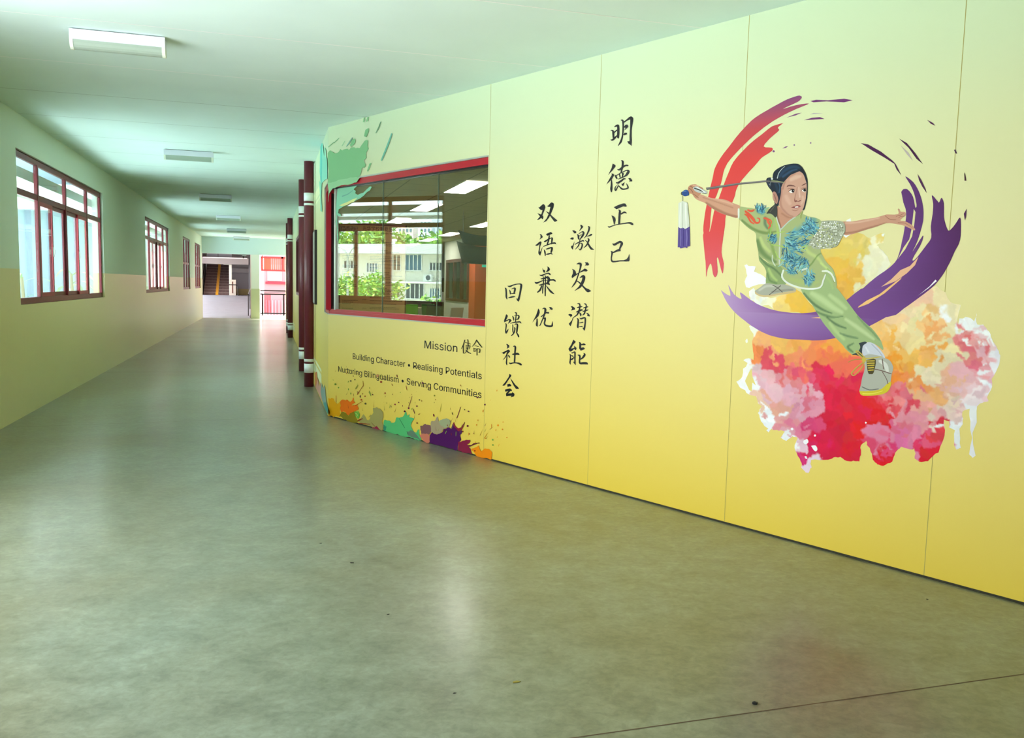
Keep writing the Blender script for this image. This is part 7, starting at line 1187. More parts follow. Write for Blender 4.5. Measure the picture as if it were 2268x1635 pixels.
# ------------------------------------------------------------------ office behind the glass
OC = 2.70
a, b = WP(0.06, 0, -TW), WP(9.2, 0, -TW)
poly = [(XR + TW, a.y), (a.x, a.y), (b.x, b.y), (9.0, b.y), (9.0, 30.5), (XR + TW, 30.5)]
mb = MB(); n = len(poly)
mb.add([(x, y, OC) for x, y in poly] + [(x, y, OC + 0.03) for x, y in poly], [list(range(n))[::-1], list(range(n, 2 * n))] + [[i, (i + 1) % n, n + (i + 1) % n, n + i] for i in range(n)])
for k in range(40):
    y = 9.0 + 0.6 * k - 0.2
    if y < 30: mb.add([(1.0, y, OC - 0.001), (8.9, y, OC - 0.001), (8.9, y + 0.018, OC - 0.001), (1.0, y + 0.018, OC - 0.001)], [(0, 3, 2, 1)], 1)
for k in range(12):
    x = 0.95 + 0.6 * k
    mb.add([(x, 7.0 if x > 2 else 9.6, OC - 0.0015), (x + 0.018, 7.0 if x > 2 else 9.6, OC - 0.0015), (x + 0.018, 30, OC - 0.0015), (x, 30, OC - 0.0015)], [(0, 3, 2, 1)], 1)
o = mb.build('ceiling', [mat('acoustic_tile', 'd2c898', 0.85), mat('tile_grid', '988e68', 0.7)]); struct(o, 'grid of acoustic tiles over the office behind the glass', 'ceiling')
M_PANEL = mat('lit_panel', 'fffdf2', 0.4, emit=13.0); M_PFR = mat('panel_frame', 'd8d8cc', 0.5)
RL = [(2.30, 10.02, 'bright recessed ceiling panel in the office nearest the glass'), (2.33, 12.87, 'bright recessed office panel, second from the glass'), (2.34, 15.75, 'bright recessed office panel, third in the row behind the milestone board'), (4.02, 15.85, 'bright recessed office panel cut by the right edge of the window'), (4.05, 19.2, 'bright recessed office panel above the black baffles'), (4.05, 21.95, 'bright recessed office panel, next to last in the right row'), (4.10, 24.9, 'farthest bright recessed office panel in the right row')]
x, y, lb = RL[0]
r0 = thing('recessed_light', lb, 'ceiling light', (x, y, OC), 'recessed lights in the office')
MB().box((x - 0.135, y - 0.62, OC - 0.012), (x + 0.135, y + 0.62, OC - 0.003)).build('panel', M_PANEL, r0)
f = MB(); f.box((x - 0.15, y - 0.635, OC - 0.010), (x - 0.136, y + 0.635, OC - 0.001)); f.box((x + 0.136, y - 0.635, OC - 0.010), (x + 0.15, y + 0.635, OC - 0.001)); f.build('frame', M_PFR, r0)
for x2, y2, lb in RL[1:]: copy_thing(r0, (x2 - x, y2 - y, 0), lb)
M_OW = mat('office_wall_paint', 'dcdccc', 0.6)
m = MB(); m.box((XR + TW, 30.4, 0), (9, 30.6, OC)); struct(m.build('wall_back', M_OW), 'far wall of the office', 'wall')
m = MB()
m.box((4.7, 19.99, 0), (4.85, 22.9, 1.1)); m.box((4.7, 19.99, 2.2), (4.85, 22.9, OC)); m.box((4.7, 22.6, 1.1), (4.85, 22.9, 2.2))
struct(m.build('office_wall', M_OW), 'pale partition with an inner window inside the office', 'wall')
m = MB(); m.box((8.9, 3, 0), (9.0, 30.4, OC)); struct(m.build('office_right_wall', M_OW), 'right wall of the office', 'wall')
M_BRN = mat('brown_timber_frame', '5c2c18', 0.5)
win = bpy.data.objects.new('window_7', None); C.objects.link(win); win.location = (4.7, 21.3, 1.1); ORIGIN[win.name] = (4.7, 21.3, 1.1)
struct(win, 'inner office window with a brown frame beside the orange column', 'window')
f = MB(); f.box((4.68, 20.0, 1.1), (4.76, 22.6, 1.17)); f.box((4.68, 20.0, 2.12), (4.76, 22.6, 2.2))
for q in (20.0, 20.75, 21.6, 22.52): f.box((4.68, q, 1.17), (4.76, q + 0.08, 2.12))
f.build('frame', M_BRN, win)
MB().box((4.72, 20.0, 1.17), (4.726, 22.55, 2.12)).build('pane', G_WIN, win)
tag(MB().box((4.72, 19.38, 0), (5.05, 19.985, OC)).build('column', mat('orange_paint', 'd8581c', 0.5), bevel=0.008), 'bright orange square column inside the office', 'column')
dr = bpy.data.objects.new('door_1', None); C.objects.link(dr); dr.location = (5.5, 19.5, 0); ORIGIN[dr.name] = (5.5, 19.5, 0)
struct(dr, 'dark timber office door beside the orange column', 'door')
M_DW = mat('dark_timber', '4c3420', 0.5, noise=0.25, nscale=9)
MB().box((5.06, 19.52, 0), (6.0, 19.57, 2.1)).build('leaf', M_DW, dr)
f = MB(); f.box((5.05, 19.5, 2.1), (6.05, 19.6, 2.7)); f.box((6.0, 19.5, 0), (6.05, 19.6, 2.1)); f.build('frame', M_BRN, dr)
m = MB(); m.box((6.05, 19.5, 0), (8.9, 19.62, OC)); struct(m.build('office_door_wall', M_OW), 'office wall around the dark door', 'wall')
t = thing('exit_sign', 'small green lit exit sign over the dark office door', 'sign', (5.12, 19.45, 2.0))
MB().box((4.88, 19.30, 1.96), (5.06, 19.34, 2.02)).build('box', mat('exit_green', '2c9c7c', 0.4, emit=0.6), t)
# black acoustic sails
M_SAIL = mat('black_felt', '2a2620', 0.9, noise=0.15, nscale=60)
def sail(name, pts, y, label):
    nx, nz = 10, 4; mb = MB(); V = []
    for side in (0, 0.03):
        for j in range(nz + 1):
            for i in range(nx + 1):
                u, v = i / nx, j / nz
                x = (pts[0][0] * (1 - u) + pts[1][0] * u) * (1 - v) + (pts[3][0] * (1 - u) + pts[2][0] * u) * v
                z = (pts[0][1] * (1 - u) + pts[1][1] * u) * (1 - v) + (pts[3][1] * (1 - u) + pts[2][1] * u) * v
                z -= 0.07 * math.sin(math.pi * min(u * 1.0, 1)) * (1 - v)
                V.append((x, y + side + 0.10 * math.sin(math.pi * u), z))
    w_ = nx + 1; q = w_ * (nz + 1); F = []
    for j in range(nz):
        for i in range(nx):
            k = j * w_ + i; F += [[k, k + 1, k + w_ + 1, k + w_], [q + k, q + k + w_, q + k + w_ + 1, q + k + 1]]
    for i in range(nx):
        F += [[i, q + i, q + i + 1, i + 1], [nz * w_ + i, nz * w_ + i + 1, q + nz * w_ + i + 1, q + nz * w_ + i]]
    for j in range(nz):
        F += [[j * w_, (j + 1) * w_, q + (j + 1) * w_, q + j * w_], [j * w_ + nx, q + j * w_ + nx, q + (j + 1) * w_ + nx, (j + 1) * w_ + nx]]
    mb.add(V, F); t = thing(name, label, 'acoustic baffle', (pts[0][0] + 0.3, y, OC)); mb.build('sheet', M_SAIL, t, smooth=True)
    for u in (0.12, 0.88): MB().tube([(pts[0][0] * (1 - u) + pts[1][0] * u, y + 0.05, pts[0][1] - 0.05), (pts[0][0] * (1 - u) + pts[1][0] * u, y + 0.05, OC)], 0.004, 6).build('hanger', M_BLACK, t)
sail('acoustic_baffle', [(2.86, 2.21), (3.75, 2.21), (3.72, 1.86), (2.96, 1.86)], 13.0, 'black felt baffle hanging in front in the office')
sail('acoustic_baffle', [(3.10, 2.45), (4.0, 2.45), (3.96, 2.2), (3.22, 2.2)], 14.0, 'black felt baffle hanging behind and above the front one')
# exhibition board
M_BROWN = mat('tan_board', 'b48c58', 0.6, noise=0.03)
t = thing('milestone_board', 'tall tan school milestone board standing behind the office glass', 'board', (1.33, 11.2, 0))
MB().box((0.9, 11.2, 0.55), (1.76, 11.23, 2.27)).build('panel', M_BROWN, t)
f = MB(); f.box((0.885, 11.195, 0.5), (0.9, 11.235, 2.29)); f.box((1.76, 11.195, 0.5), (1.775, 11.235, 2.29)); f.box((0.885, 11.195, 2.27), (1.775, 11.235, 2.29))
f.box((0.93, 11.0, 0), (0.97, 11.42, 0.03)); f.box((1.69, 11.0, 0), (1.73, 11.42, 0.03)); f.box((0.935, 11.19, 0.03), (0.965, 11.24, 0.55)); f.box((1.695, 11.19, 0.03), (1.725, 11.24, 0.55)); f.build('stand', M_BRN, t)
mt_ink = mat('board_ink', '2c1c10', 0.6)
bp_ = lambda s, z: Vector((s, 11.1985, z))
lettering('光华学校重要里程碑', 1.19, 1.70, 2.205, 0.052, 'board_title', t, place=bp_, mtl=mt_ink, capref=0.8, gap=9)
lettering("Kong Hwa School's Key Milestones", 1.22, 1.70, 2.165, 0.024, 'board_subtitle', t, place=bp_, mtl=mt_ink, gap=9)
lettering('1990', 1.19, 1.245, 1.285, 0.022, 'year_entry', t, place=bp_, mtl=mt_ink)
lettering('1999', 1.19, 1.245, 1.165, 0.022, 'year_entry', t, place=bp_, mtl=mt_ink)
mb = MB(); rs = random.Random(3)
for z in [2.05 - 0.021 * k for k in range(44)]:
    for xa, xb in ((0.93, 1.14), (1.29, 1.72)):
        if rs.random() < 0.35: continue
        x = xa; xe = xa + (xb - xa) * rs.uniform(0.5, 1)
        while x < xe:
            L = rs.uniform(0.008, 0.03); mb.add([bp_(x, z), bp_(x + L, z), bp_(x + L, z + 0.006), bp_(x, z + 0.006)], [(0, 1, 2, 3)]); x += L + 0.005
mb.build('small_print', mt_ink, t)['kind'] = 'stuff'
mb = MB(); mb.box((0.905, 11.196, 2.14), (1.13, 11.2, 2.25))
mb.build('photo_strip', mat('sepia_photo', '8c7058', 0.6, noise=0.6, nscale=40), t)
# chairs and table seen over the sill
def chair(label, x, y, rz, col, group='office chairs behind the glass'):
    M_ = mat('chair_' + col[0], col[1], 0.45); t = thing('office_chair', label, 'chair', (x, y, 0), group)
    cs, sn = math.cos(rz), math.sin(rz); P = lambda a, b, c: (x + a * cs - b * sn, y + a * sn + b * cs, c)
    def bx(mb, x0, y0, z0, x1, y1, z1, lean=0.0): mb.hexa([P(x0, y0, z0), P(x1, y0, z0), P(x1, y1, z0), P(x0, y1, z0), P(x0, y0 + lean, z1), P(x1, y0 + lean, z1), P(x1, y1 + lean, z1), P(x0, y1 + lean, z1)]); return mb
    bx(MB(), -0.22, -0.22, 0.43, 0.22, 0.22, 0.47).build('seat', M_, t, bevel=0.012)
    bx(MB(), -0.2, 0.2, 0.52, 0.2, 0.225, 0.98, 0.08).build('backrest', M_, t, bevel=0.012)
    for a, b in ((-0.19, -0.19), (0.19, -0.19), (-0.19, 0.2), (0.19, 0.2)):
        MB().tube([P(a, b, 0), P(a, b, 0.43)] if b < 0 else [P(a, b + 0.05, 0), P(a, b, 0.45), P(a, b + 0.03, 0.6)], 0.012, 8).build('leg', M_ALU, t)
chair('lime green chair just right of the milestone board in the office', 3.70, 22.4, 2.9, ('lime', '5cb41c'))
chair('black chair beside the lime green one in the office', 4.14, 22.0, 3.3, ('black', '1c2420'))
chair('dark green chair in front of the office table', 4.45, 23.4, 2.6, ('forest', '2c6430'))
chair('grey chair nearest the white partition in the office', 4.30, 20.2, 3.6, ('grey', 'a4aca0'))
t = thing('office_table', 'pale office table behind the chairs, seen over the sill', 'table', (3.9, 24.6, 0))
MB().box((3.1, 24.3, 0.80), (4.9, 25.0, 0.835)).build('table_top', mat('pale_laminate', 'c8c49c', 0.4), t, bevel=0.005)
for x, y in ((3.15, 24.35), (4.82, 24.35), (3.15, 24.92), (4.82, 24.92)): MB().box((x, y, 0), (x + 0.04, y + 0.04, 0.80)).build('leg', M_ALU, t)
t = thing('bookshelf', 'dark bookshelf with small files against the office far side', 'shelf', (5.4, 26, 0))
s = MB(); s.box((5.0, 26.0, 0), (5.04, 26.35, 1.75)); s.box((5.9, 26.0, 0), (5.94, 26.35, 1.75))
for z in (0.05, 0.5, 0.95, 1.4, 1.71): s.box((5.04, 26.0, z), (5.9, 26.35, z + 0.03))
s.box((5.04, 26.33, 0.05), (5.9, 26.35, 1.71)); s.build('carcass', M_DW, t)
for k in range(8):
    x = 5.07 + 0.1 * k
    tag(MB().box((x, 26.05, 0.98), (x + 0.07, 26.3, 1.3)).build('box_file', mat('file_%s' % 'abc'[k % 3], ('c8a43c', '3c4c5c', 'c8c8bc')[k % 3], 0.6)), 'small box file standing on the dark office bookshelf', 'file', 'files on the office bookshelf')

# ------------------------------------------------------------------ beyond the end of the corridor
M_GREYP = mat('grey_render', '989498', 0.7); M_PINKW = mat('pale_pink_wall', 'e4c8c8', 0.6)
m = MB(); m.hexa([(-3.5, YE, -0.3), (-0.75, YE, -0.3), (-0.75, 46, -0.3), (-3.5, 46, -0.3), (-3.5, YE, 0.0), (-0.75, YE, 0.0), (-0.75, 46, 0.7), (-3.5, 46, 0.7)]); m.box((-3.5, 46, -0.3), (-0.75, 52.6, 0.7))
struct(m.build('ramp_floor', mat('pale_concrete', '8c8e98', 0.5, noise=0.08, nscale=3)), 'pale ramp rising to the stairs beyond the corridor', 'floor')
m = MB(); m.box((-3.6, 52.5, -4.5), (-0.7, 52.7, 5)); m.box((-3.62, 47.7, -4.5), (-3.5, 52.5, 3.2)); struct(m.build('stair_hall_wall', M_GREYP), 'grey wall behind the stairs', 'wall')
m = MB(); m.box((-2.0, 50.0, 0.7), (-1.05, 50.1, 3.2)); m.box((-2.0, 49.98, 0.7), (-1.05, 50.0, 1.05), 1); m.box((-2.0, 49.6, 1.95), (-1.05, 50.0, 2.2)); struct(m.build('stair_side_wall', [M_GREYP, mat('ochre_dado', 'b0a068', 0.5)]), 'grey wall right of the stairs with an ochre foot', 'wall')
m = MB(); m.box((-3.5, 47.6, 2.38), (-1.06, 48.0, 2.72)); struct(m.build('trim_1', M_GREYP), 'grey beam over the stairs', 'beam')
m = MB(); m.box((-3.5, YE + 0.15, 3.05), (-0.7, 52.4, 3.2)); struct(m.build('ceiling', mat('stair_hall_soffit', 'c4c0b8', 0.7)), 'ceiling of the stair hall', 'ceiling')
# staircase
t = thing('staircase', 'brown concrete stairs with a yellow divider beyond the corridor', 'stairs', (-2.7, 48.2, 0.7))
nst = 11; sx0, sx1 = -3.42, -2.06; m = MB(); ns = MB()
for k in range(nst):
    m.box((sx0, 48.3 + 0.28 * k, 0.7), (sx1, 48.3 + 0.28 * (nst + 1), 0.7 + 0.155 * (k + 1)))
    ns.box((sx0, 48.29 + 0.28 * k, 0.7 + 0.155 * (k + 1) - 0.03), (sx1, 48.33 + 0.28 * k, 0.7 + 0.155 * (k + 1) + 0.004))
m.build('steps', mat('brown_concrete', '6c5450', 0.7, noise=0.2, nscale=12), t); ns.build('nosing', mat('worn_nosing', '8c7870', 0.6), t)
m = MB()
for k in range(nst): m.box((-2.80, 48.285 + 0.28 * k, 0.7 + 0.155 * k), (-2.66, 48.315 + 0.28 * (k + 1), 0.7 + 0.155 * (k + 1) + 0.012))
m.build('divider_stripe', mat('yellow_line', 'e8a808', 0.5), t)
MB().tube([(sx0 - 0.02, 48.1, 1.55), (sx0 - 0.02, 51.4, 3.2)], 0.03, 8).build('handrail', M_BLACK, t)
m = MB(); m.box((sx1 - 0.02, 48.0, 0.7), (sx1 + 0.12, 48.25, 2.42)); m.box((sx1 - 0.3, 48.0, 2.36), (sx1 + 0.12, 48.25, 2.42)); m.build('newel_wall', M_WHITE, t)
t = thing('riser_cabinet', 'cream cabinet with a dark slot at the foot of the stairs', 'cabinet', (-1.9, 47.8, 0.7))
MB().box((-2.05, 47.7, 0.7), (-1.72, 47.95, 1.55)).build('body', mat('cream_enamel', 'd8cfc0', 0.5), t, bevel=0.01)
MB().box((-1.92, 47.69, 0.82), (-1.86, 47.70, 1.45)).build('slot', mat('brown_slot', '6c3424', 0.5), t)
t = thing('barrier_rail', 'low dark metal barrier beside the cream cabinet', 'rail', (-1.7, 47.5, 0.7))
MB().tube([(-2.08, 47.5, 1.28), (-1.68, 47.5, 1.28), (-1.62, 47.5, 1.2), (-1.6, 47.5, 0.7)], 0.025, 8).build('tube', M_BLACK, t)
m = MB(); m.box((-1.06, 47.9, 0.7), (-0.88, 48.1, 3.1)); tag(m.build('column', mat('dark_grey_column', '686a70', 0.6)), 'slim dark grey column right of the stairs', 'column')
t = thing('pendant_light', 'long white pendant light hung before the stairs', 'ceiling light', (-2.6, 46.5, 3.05))
MB().box((-3.3, 46.45, 2.66), (-1.1, 46.55, 2.71)).build('tray', M_FIX, t)
for x in (-3.15, -2.55, -1.85, -1.15): MB().tube([(x, 46.5, 2.71), (x, 46.5, 3.05)], 0.012, 6).build('rod', M_GAP, t)
t = thing('dome_camera', 'black dome camera under the far beam', 'camera', (-0.95, 35.1, 2.56))
m = MB(); m.box((-1.02, 35.02, 2.49), (-0.86, 35.18, 2.56)); m.build('bracket', M_GREYP, t); MB().sphere((-0.97, 35.1, 2.44), 0.042, 12).build('dome', M_BLACK, t, smooth=True)
# nib wall with dado, and the ramp's kerb rail
m = MB(); m.box((-0.68, YE - 0.15, 0), (-0.36, YE + 0.25, 2.56)); m.box((-0.685, YE - 0.155, 0), (-0.355, YE + 0.255, 1.2), 1)
struct(m.build('nib_wall', [M_WHITE, mat('green_dado', 'c4c8a4', 0.4)]), 'short wall at the corridor end with a green foot', 'wall')
m = MB(); m.box((-0.72, YE + 0.3, 0), (-0.36, 52.0, 3.2)); struct(m.build('pink_wall', M_PINKW), 'pinkish wall behind the nib at the corridor end', 'wall')
t = thing('ramp_handrail', 'dark handrail along the ramp beside the nib wall', 'rail', (-0.8, 37, 0))
MB().tube([(-0.82, 36.2, 0.95), (-0.82, 45.5, 1.5)], 0.025, 8).build('rail', M_BLACK, t)
for y in (36.2, 39.2, 42.2, 45.3): MB().tube([(-0.82, y, (y - YE) * 0.065), (-0.82, y, 0.95 + (y - 36.2) * 0.059)], 0.02, 6).build('post', M_BLACK, t)
t = thing('balcony_railing', 'black railing with red mesh at the open end of the corridor', 'railing', (0.5, 37.3, 0))
f = MB(); f.box((-0.44, 37.2, 0.93), (3.0, 37.26, 0.99)); f.box((-0.44, 37.2, 0.12), (3.0, 37.26, 0.17)); f.box((-0.36, 37.22, 1.08), (3.0, 37.25, 1.14)); f.box((-0.36, 37.22, 1.02), (3.0, 37.24, 1.04)); f.build('rails', M_BLACK, t)
for x in (-0.44, -0.30, 0.58, 1.5, 2.4): MB().box((x, 37.2, 0.05), (x + 0.06, 37.26, 0.95)).build('post', M_BLACK, t)
m = MB()
for k in range(13): m.box((-0.24 + 0.025 * k, 37.225, 0.17), (-0.225 + 0.025 * k, 37.235, 0.93))
m.build('mesh_panel', M_RED, t)
m = MB(); m.box((-0.4, 37.55, -0.3), (3.2, 37.75, 0.06)); struct(m.build('trim_2', M_WHITE), 'white kerb under the balcony railing', 'kerb')
m = MB(); m.box((-0.36, 41.6, 2.86), (4.2, 43, 3.0)); struct(m.build('trim_4', M_WHITE), 'white eave over the red screen', 'eave')
t = thing('red_screen', 'red perforated screen hung under the roof outside the corridor end', 'screen', (1.5, 42, 2))
MB_ = MB(); MB_.box((-0.42, 42, 2.0), (4, 42.1, 2.08)); MB_.box((-0.42, 42, 2.62), (4, 42.1, 2.70)); 
for x in (-0.42, 0.58, 1.6, 2.6, 3.6): MB_.box((x, 42, 2.08), (x + 0.1, 42.1, 2.70))
for x in (-0.3, 1.9, 3.6): MB_.box((x, 42.03, 2.7), (x + 0.05, 42.07, 2.86))
MB_.build('frame', mat('deep_red_steel', 'a81410', 0.5), t)
m = MB()
for k in range(46): m.box((-0.32 + 0.09 * k, 42.04, 2.08), (-0.25 + 0.09 * k, 42.06, 2.62))
m.build('mesh', mat('coral_mesh', 'dc4c40', 0.6), t)
m = MB(); m.box((-0.2, 42.02, 2.08), (0.08, 42.07, 2.62)); m.build('solid_panel', mat('brick_red_sheet', 'b83c24', 0.6), t)

# ------------------------------------------------------------------ outside: ground, ledge, wings
m = MB(); m.box((-400, -60, -4.8), (60, 330, -4.5)); struct(m.build('ground', mat('pale_paving', 'b8b4a4', 0.8, noise=0.06, nscale=0.3)), 'pale paved ground outside, a storey below', 'ground')
m = MB(); m.box((-14, -10, -0.3), (XL - 0.16, 34.6, -0.02)); struct(m.build('reflector_floor', mat('reflector_concrete', 'e0e8ec', 0.8, noise=0.04, nscale=2)), 'pale terrace slab added outside the left windows to bounce light in', 'reflector')  # slab added to bounce daylight up through the windows onto the ceiling
m = MB(); m.box((-3.26, 7.2, 2.60), (XL - 0.16, 34.6, 2.72)); m.box((-3.30, 7.2, 2.55), (-3.22, 34.6, 2.78)); struct(m.build('trim_3', M_WHITE), 'concrete sunshade ledge outside the left windows', 'ledge')
M_WING = mat('pale_blue_render', '74848e', 0.7)
t = thing('school_wing', 'pale blue school wing seen through the nearest left window', 'building', (-9, 27, -4.5))
m = MB(); m.box((-15, 26.0, -4.5), (-3.5, 27.2, 5.6)); m.build('wall', M_WING, t)
m = MB(); m.box((-15, 25.5, 3.3), (-3.4, 26.0, 4.0)); m.build('fascia', mat('weathered_white', 'b4bcbc', 0.7), t)
m = MB(); m.box((-15, 25.8, 0.5), (-3.4, 26.0, 0.62)); m.build('ledge', M_WHITE, t)
t = thing('pink_block', 'pink and white building beyond the balcony railing', 'building', (3, 56, -4.5))
m = MB(); m.box((-0.3, 56, -4.5), (12, 57, 7)); m.build('wall', mat('pale_pink_render', '98686e', 0.7), t)
m = MB(); m.box((-0.1, 55.95, 1.55), (0.82, 56.0, 2.6)); m.box((1.3, 55.95, 1.55), (2.3, 56.0, 2.6)); m.build('grey_window', mat('grey_pane', '807a80', 0.3), t)
m = MB(); m.box((-0.2, 55.9, 1.35), (2.4, 56.0, 1.5)); m.build('red_sill', M_RED, t)
m = MB(); m.box((-0.3, 55.7, -1.8), (12, 55.9, -0.75)); m.build('red_parapet', mat('orange_red_parapet', 'd43c14', 0.6), t)
m = MB()
for k in range(30): m.box((-0.2 + 0.2 * k, 55.8, -0.7), (-0.16 + 0.2 * k, 55.85, 0.3))
m.build('pale_fence', mat('pale_fence_paint', '9094b0', 0.6), t)
t = thing('white_block', 'white building behind the red roof truss past the far left windows', 'building', (-6, 48, -4.5))
m = MB(); m.box((-30, 58, -4.5), (-3.7, 59, 9)); m.build('wall', M_WHITE, t)
t = thing('roof_truss', 'red steel lattice outside the two farthest left windows', 'truss', (-3.55, 41, -0.02))
m = MB(); m.box((-3.62, 34.8, 2.2), (-3.52, 47.5, 2.36)); m.box((-3.62, 34.8, 4.0), (-3.52, 47.5, 4.15)); m.build('chord', M_RED, t)
m = MB()
for k in range(9):
    y = 35.0 + 1.38 * k
    m.tube([(-3.57, y, 2.3), (-3.57, y + 0.69, 4.05)], 0.10, 6); m.tube([(-3.57, y + 0.69, 4.05), (-3.57, y + 1.38, 2.3)], 0.10, 6)
m.build('web', M_RED, t)
for y in (34.9, 41.0, 47.3): MB().box((-3.63, y, -4.5), (-3.52, y + 0.14, 2.2)).build('post', M_RED, t)
# school block across the courtyard, mirrored in the office glass
M_FAC = mat('cream_render', 'e6e2d2', 0.7); M_SHD = mat('dark_louvre', '50585c', 0.5); M_ROOF = mat('roof_concrete', 'd4d4cc', 0.7); M_GLS = mat('blue_grey_glazing', '5c7c8c', 0.15)
fx = -60.0
t = thing('courtyard_block', 'cream school block across the courtyard, mirrored in the office glass', 'building', (-63, 48, -4.5))
m = MB(); m.box((-72, 15, -4.5), (fx, 85, 4.4)); m.build('wall', M_FAC, t)
m = MB(); m.box((-72.5, 15, 4.4), (fx + 1.4, 85, 5.3)); m.build('roof_slab', M_ROOF, t)
m = MB(); m.box((fx, 15, 1.66), (fx + 0.9, 85, 1.82)); m.box((fx, 15, -1.6), (fx + 0.9, 85, -1.45)); m.build('floor_band', M_WHITE, t)
m = MB()
for y in (17.0, 23.4, 29.8, 36.2, 42.05, 47.9, 56.4, 62.8, 69.2, 75.6, 82): m.box((fx, y - 0.14, -4.5), (fx + 0.6, y + 0.14, 4.4))
m.build('pier', M_WHITE, t)
WB = [(44.64, 46.46, 2.9, 4.31), (46.96, 48.81, 2.87, 4.3), (42.4, 43.77, 2.93, 3.6), (49.6, 50.88, 2.67, 3.5), (52.04, 53.56, 3.0, 3.7), (44.35, 46.36, 0.23, 1.6), (42.65, 43.73, 0.33, 1.2), (47.0, 48.6, 0.3, 1.5), (49.6, 51.2, 0.3, 1.5)]
for k in range(5): WB += [(23.8 + 3.6 * k, 25.8 + 3.6 * k, 2.9, 4.2), (57 + 3.6 * k, 59 + 3.6 * k, 2.9, 4.2), (23.8 + 3.6 * k, 25.8 + 3.6 * k, 0.2, 1.5), (57 + 3.6 * k, 59 + 3.6 * k, 0.2, 1.5)]
for i, (ya, yb, za, zb) in enumerate(WB):
    o = MB().box((fx - 0.02, ya, za), (fx + 0.03, yb, zb)).build('window', M_SHD if i % 3 else M_GLS, t)
    f = MB(); nb = 4
    for k in range(nb + 1): f.box((fx + 0.03, ya + (yb - ya) * k / nb - 0.05, za), (fx + 0.07, ya + (yb - ya) * k / nb + 0.05, zb))
    f.box((fx + 0.03, ya - 0.05, za - 0.1), (fx + 0.2, yb + 0.05, za)); f.build('window_bars', M_WHITE, o)
m = MB(); m.tube([(-61, 48.5, 5.3), (-61, 48.5, 5.7)], 0.2, 8); m.tube([(-61, 48.5, 5.7), (-61, 48.5, 5.9)], 0.36, 8); m.build('vent_cowl', M_WHITE, t)
t = thing('condenser_unit', 'white air conditioner unit on the courtyard block', 'air conditioner', (-59.6, 43.7, 1.85))
MB().box((-59.95, 43.3, 1.86), (-59.5, 44.2, 2.52)).build('case', M_WHITE, t, bevel=0.03)
MB().tube([(-59.49, 43.65, 2.19), (-59.46, 43.65, 2.19)], 0.24, 16).build('fan_grille', M_SHD, t)
t = thing('street_lamp', 'twin armed grey street lamp mirrored in the office glass', 'street lamp', (-45, 42.3, -4.5))
MB().tube([(-45, 42.3, -4.5), (-45, 42.3, 3.3)], 0.09, 8).build('pole', M_ALU, t)
for d in (1, -1): MB().tube([(-45, 42.3, 3.3), (-45, 42.3 + 0.12 * d, 3.8), (-45, 42.3 + 0.42 * d, 4.15), (-45, 42.3 + 0.9 * d, 4.33)], 0.05, 6).build('arm', M_ALU, t)
# trees
M_BARK = mat('bark', '7c7060', 0.9); M_LEAF = [mat('leaf_light', 'b4d054', 0.6, noise=0.25, nscale=1.5), mat('leaf_mid', '80b84c', 0.6, noise=0.25, nscale=1.5), mat('leaf_dark', '588c48', 0.6, noise=0.25, nscale=1.5)]
def tree(label, x, y, z0, zc, rad, hh, nl, leaf, seed, group=None):
    rs = random.Random(seed); t = thing('tree', label, 'tree', (x, y, z0), group)
    m = MB(); m.tube([(x, y, z0), (x + 0.1, y, (z0 + zc) / 2), (x, y + 0.1, zc)], [0.05 * rad + 0.06, 0.04 * rad + 0.05, 0.03 * rad], 8)
    for k in range(7):
        a = k * 0.9 + rs.random(); m.tube([(x, y, zc - hh * 0.5), (x + math.cos(a) * rad * 0.45, y + math.sin(a) * rad * 0.45, zc), (x + math.cos(a) * rad * 0.8, y + math.sin(a) * rad * 0.8, zc + hh * 0.35)], [0.025 * rad, 0.018 * rad, 0.008 * rad], 6)
    m.build('trunk', M_BARK, t)
    cl = [(rs.gauss(0, 0.42), rs.gauss(0, 0.42), rs.gauss(0.05, 0.36)) for _ in range(26)]
    m = MB()
    for _ in range(nl):
        c = rs.choice(cl); p = Vector((x + (c[0] + rs.gauss(0, 0.13)) * rad, y + (c[1] + rs.gauss(0, 0.13)) * rad, zc + (c[2] + rs.gauss(0, 0.13)) * hh))
        a = Vector((rs.gauss(0, 1), rs.gauss(0, 1), rs.gauss(0, 0.6))).normalized(); b = a.cross(Vector((rs.gauss(0, 1), rs.gauss(0, 1), rs.gauss(0, 1)))).normalized()
        s = leaf * rs.uniform(0.6, 1.3); m.add([p - a * s, p + b * s * 0.45, p + a * s, p - b * s * 0.45], [(0, 1, 2, 3)], rs.choice((0, 1, 1, 2)))
    m.build('foliage', M_LEAF, t)
tree('leafy courtyard tree before the cream block, left of the mirrored mullion', -49, 46.0, -4.5, 0.3, 2.6, 1.9, 2000, 0.20, 1)
tree('leafy courtyard tree before the cream block, right of the mirrored mullion', -42, 37.4, -4.5, 0.2, 2.6, 1.9, 2200, 0.20, 2)
tree('small courtyard tree at the right end of the mirrored trees', -44, 33.6, -4.5, -0.4, 1.2, 1.2, 700, 0.18, 3)
for i, (yy, zc, r) in enumerate(((70, 5.5, 6), (77, 6.6, 6.5), (84, 7.2, 7), (92, 7.0, 7), (99, 7.5, 7), (62, 5.4, 6))):
    tree('tall tree standing behind the cream courtyard block', -112, yy, -4.5, zc, r, 5.2, 1700, 0.55, 20 + i, 'trees behind the courtyard block')
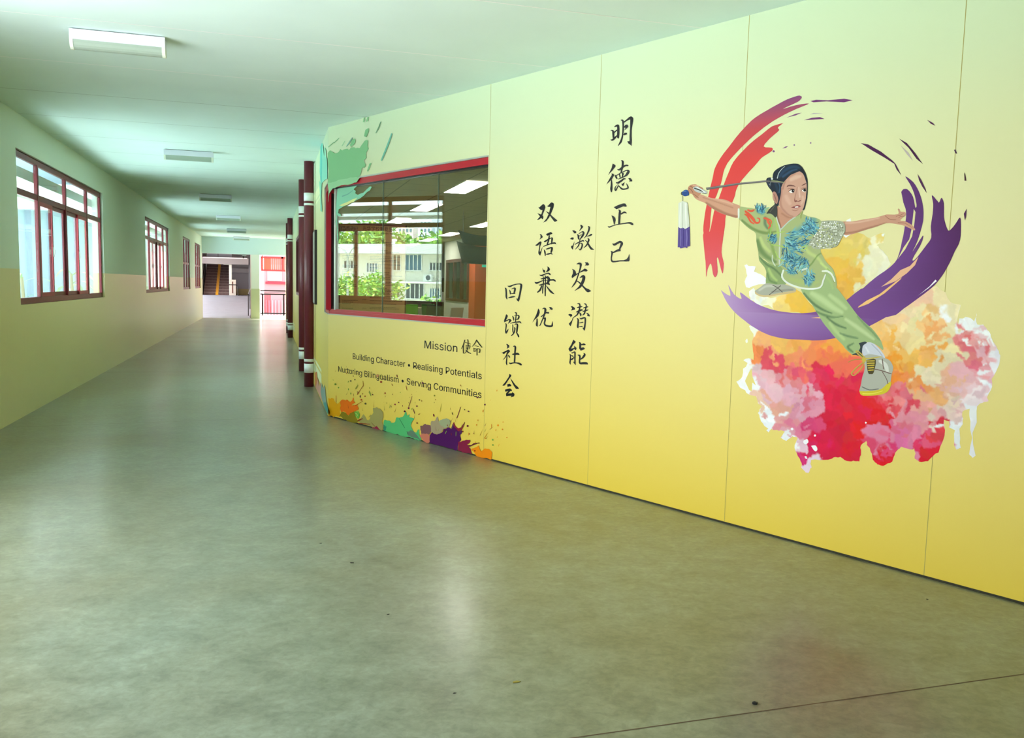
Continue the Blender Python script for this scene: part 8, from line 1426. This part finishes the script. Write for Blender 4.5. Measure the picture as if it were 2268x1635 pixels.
# apartment towers far off
M_TW = mat('tower_wall', 'd0d6dc', 0.7)
for lb, ya, yb, zt, c in (('far white apartment tower, tallest one', 154.5, 160, 25, 'e0e4e8'), ('far pale pink apartment tower, left of the tallest', 162, 169.5, 22, 'e0ccc4'), ('far blue grey apartment tower, right of the tallest', 147, 153, 22, 'b8ccdc')):
    t = thing('apartment_tower', lb, 'building', (-252, (ya + yb) / 2, -4.5))
    MB().box((-258, ya, -4.5), (-250, yb, zt)).build('wall', mat('tower_' + c, c, 0.7), t)
    m = MB(); z = 6
    while z < zt - 1.5:
        y = ya + 0.6
        while y < yb - 0.9: m.box((-250.02, y, z), (-249.9, y + 0.8, z + 1.1)); y += 1.5
        z += 2.4
    m.build('window_grid', M_GLS, t)
# palms in the light well outside the nearest window
def palm(label, x, y, z0, h, seed):
    rs = random.Random(seed); t = thing('young_palm', label, 'plant', (x, y, z0), None)
    MB().tube([(x, y, z0), (x + 0.03, y, z0 + h * 0.5), (x, y, z0 + h)], [0.05, 0.04, 0.03], 8).build('stem', M_BARK, t)
    m = MB()
    for k in range(11):
        a = k * 2.4 + rs.random(); L = rs.uniform(0.5, 0.85); zz = z0 + h * rs.uniform(0.55, 1.0); pts = []
        for i in range(7):
            u = i / 6; pts.append(Vector((x + math.cos(a) * L * u, y + math.sin(a) * L * u, zz + L * (0.8 * u - 0.95 * u * u))))
        sd = Vector((-math.sin(a), math.cos(a), 0))
        for i in range(6):
            w0, w1 = 0.045 * math.sin(math.pi * (i + 0.4) / 7), 0.045 * math.sin(math.pi * (i + 1.4) / 7)
            m.add([pts[i] - sd * w0, pts[i] + sd * w0, pts[i + 1] + sd * w1, pts[i + 1] - sd * w1], [(0, 1, 2, 3)])
    m.build('fronds', M_LEAF[2], t)
palm('young palm outside the nearest left window, in its first bay', -4.9, 19.4, -0.02, 1.5, 5)
palm('young palm outside the nearest left window, behind its sliding sash', -4.55, 22.2, -0.02, 1.6, 8)
# ------------------------------------------------------------------ scraps lying on the floor
for nm, lb, x, y, r, h in (('dark_scrap', 'dark fleck on the floor left of centre, largest of the dark ones', 0.424, 4.412, 0.008, 0.002),
                           ('seed_pod', 'small dark seed pod lying on the floor joint at the lower right', 1.704, 2.535, 0.008, 0.007),
                           ('dark_scrap', 'dark fleck on the floor, farther back than the largest one', 0.28, 4.79, 0.005, 0.002),
                           ('dark_scrap', 'dark fleck near the bottom edge, left of the dry leaf', 0.652, 2.871, 0.0045, 0.002),
                           ('dark_scrap', 'dark fleck on the floor near the foot of the mural wall', 3.144, 3.256, 0.005, 0.002),
                           ('dark_scrap', 'dark fleck on the floor between the largest fleck and the dry leaf', 0.516, 3.665, 0.005, 0.002)):
    scrap(nm, lb, 'scrap', x, y, r, BL, h)
scrap('dry_leaf', 'small yellow brown dry leaf on the floor near the bottom edge', 'leaf', 0.902, 2.901, 0.011, ('dry_leaf', '8c7c28'), 0.003)
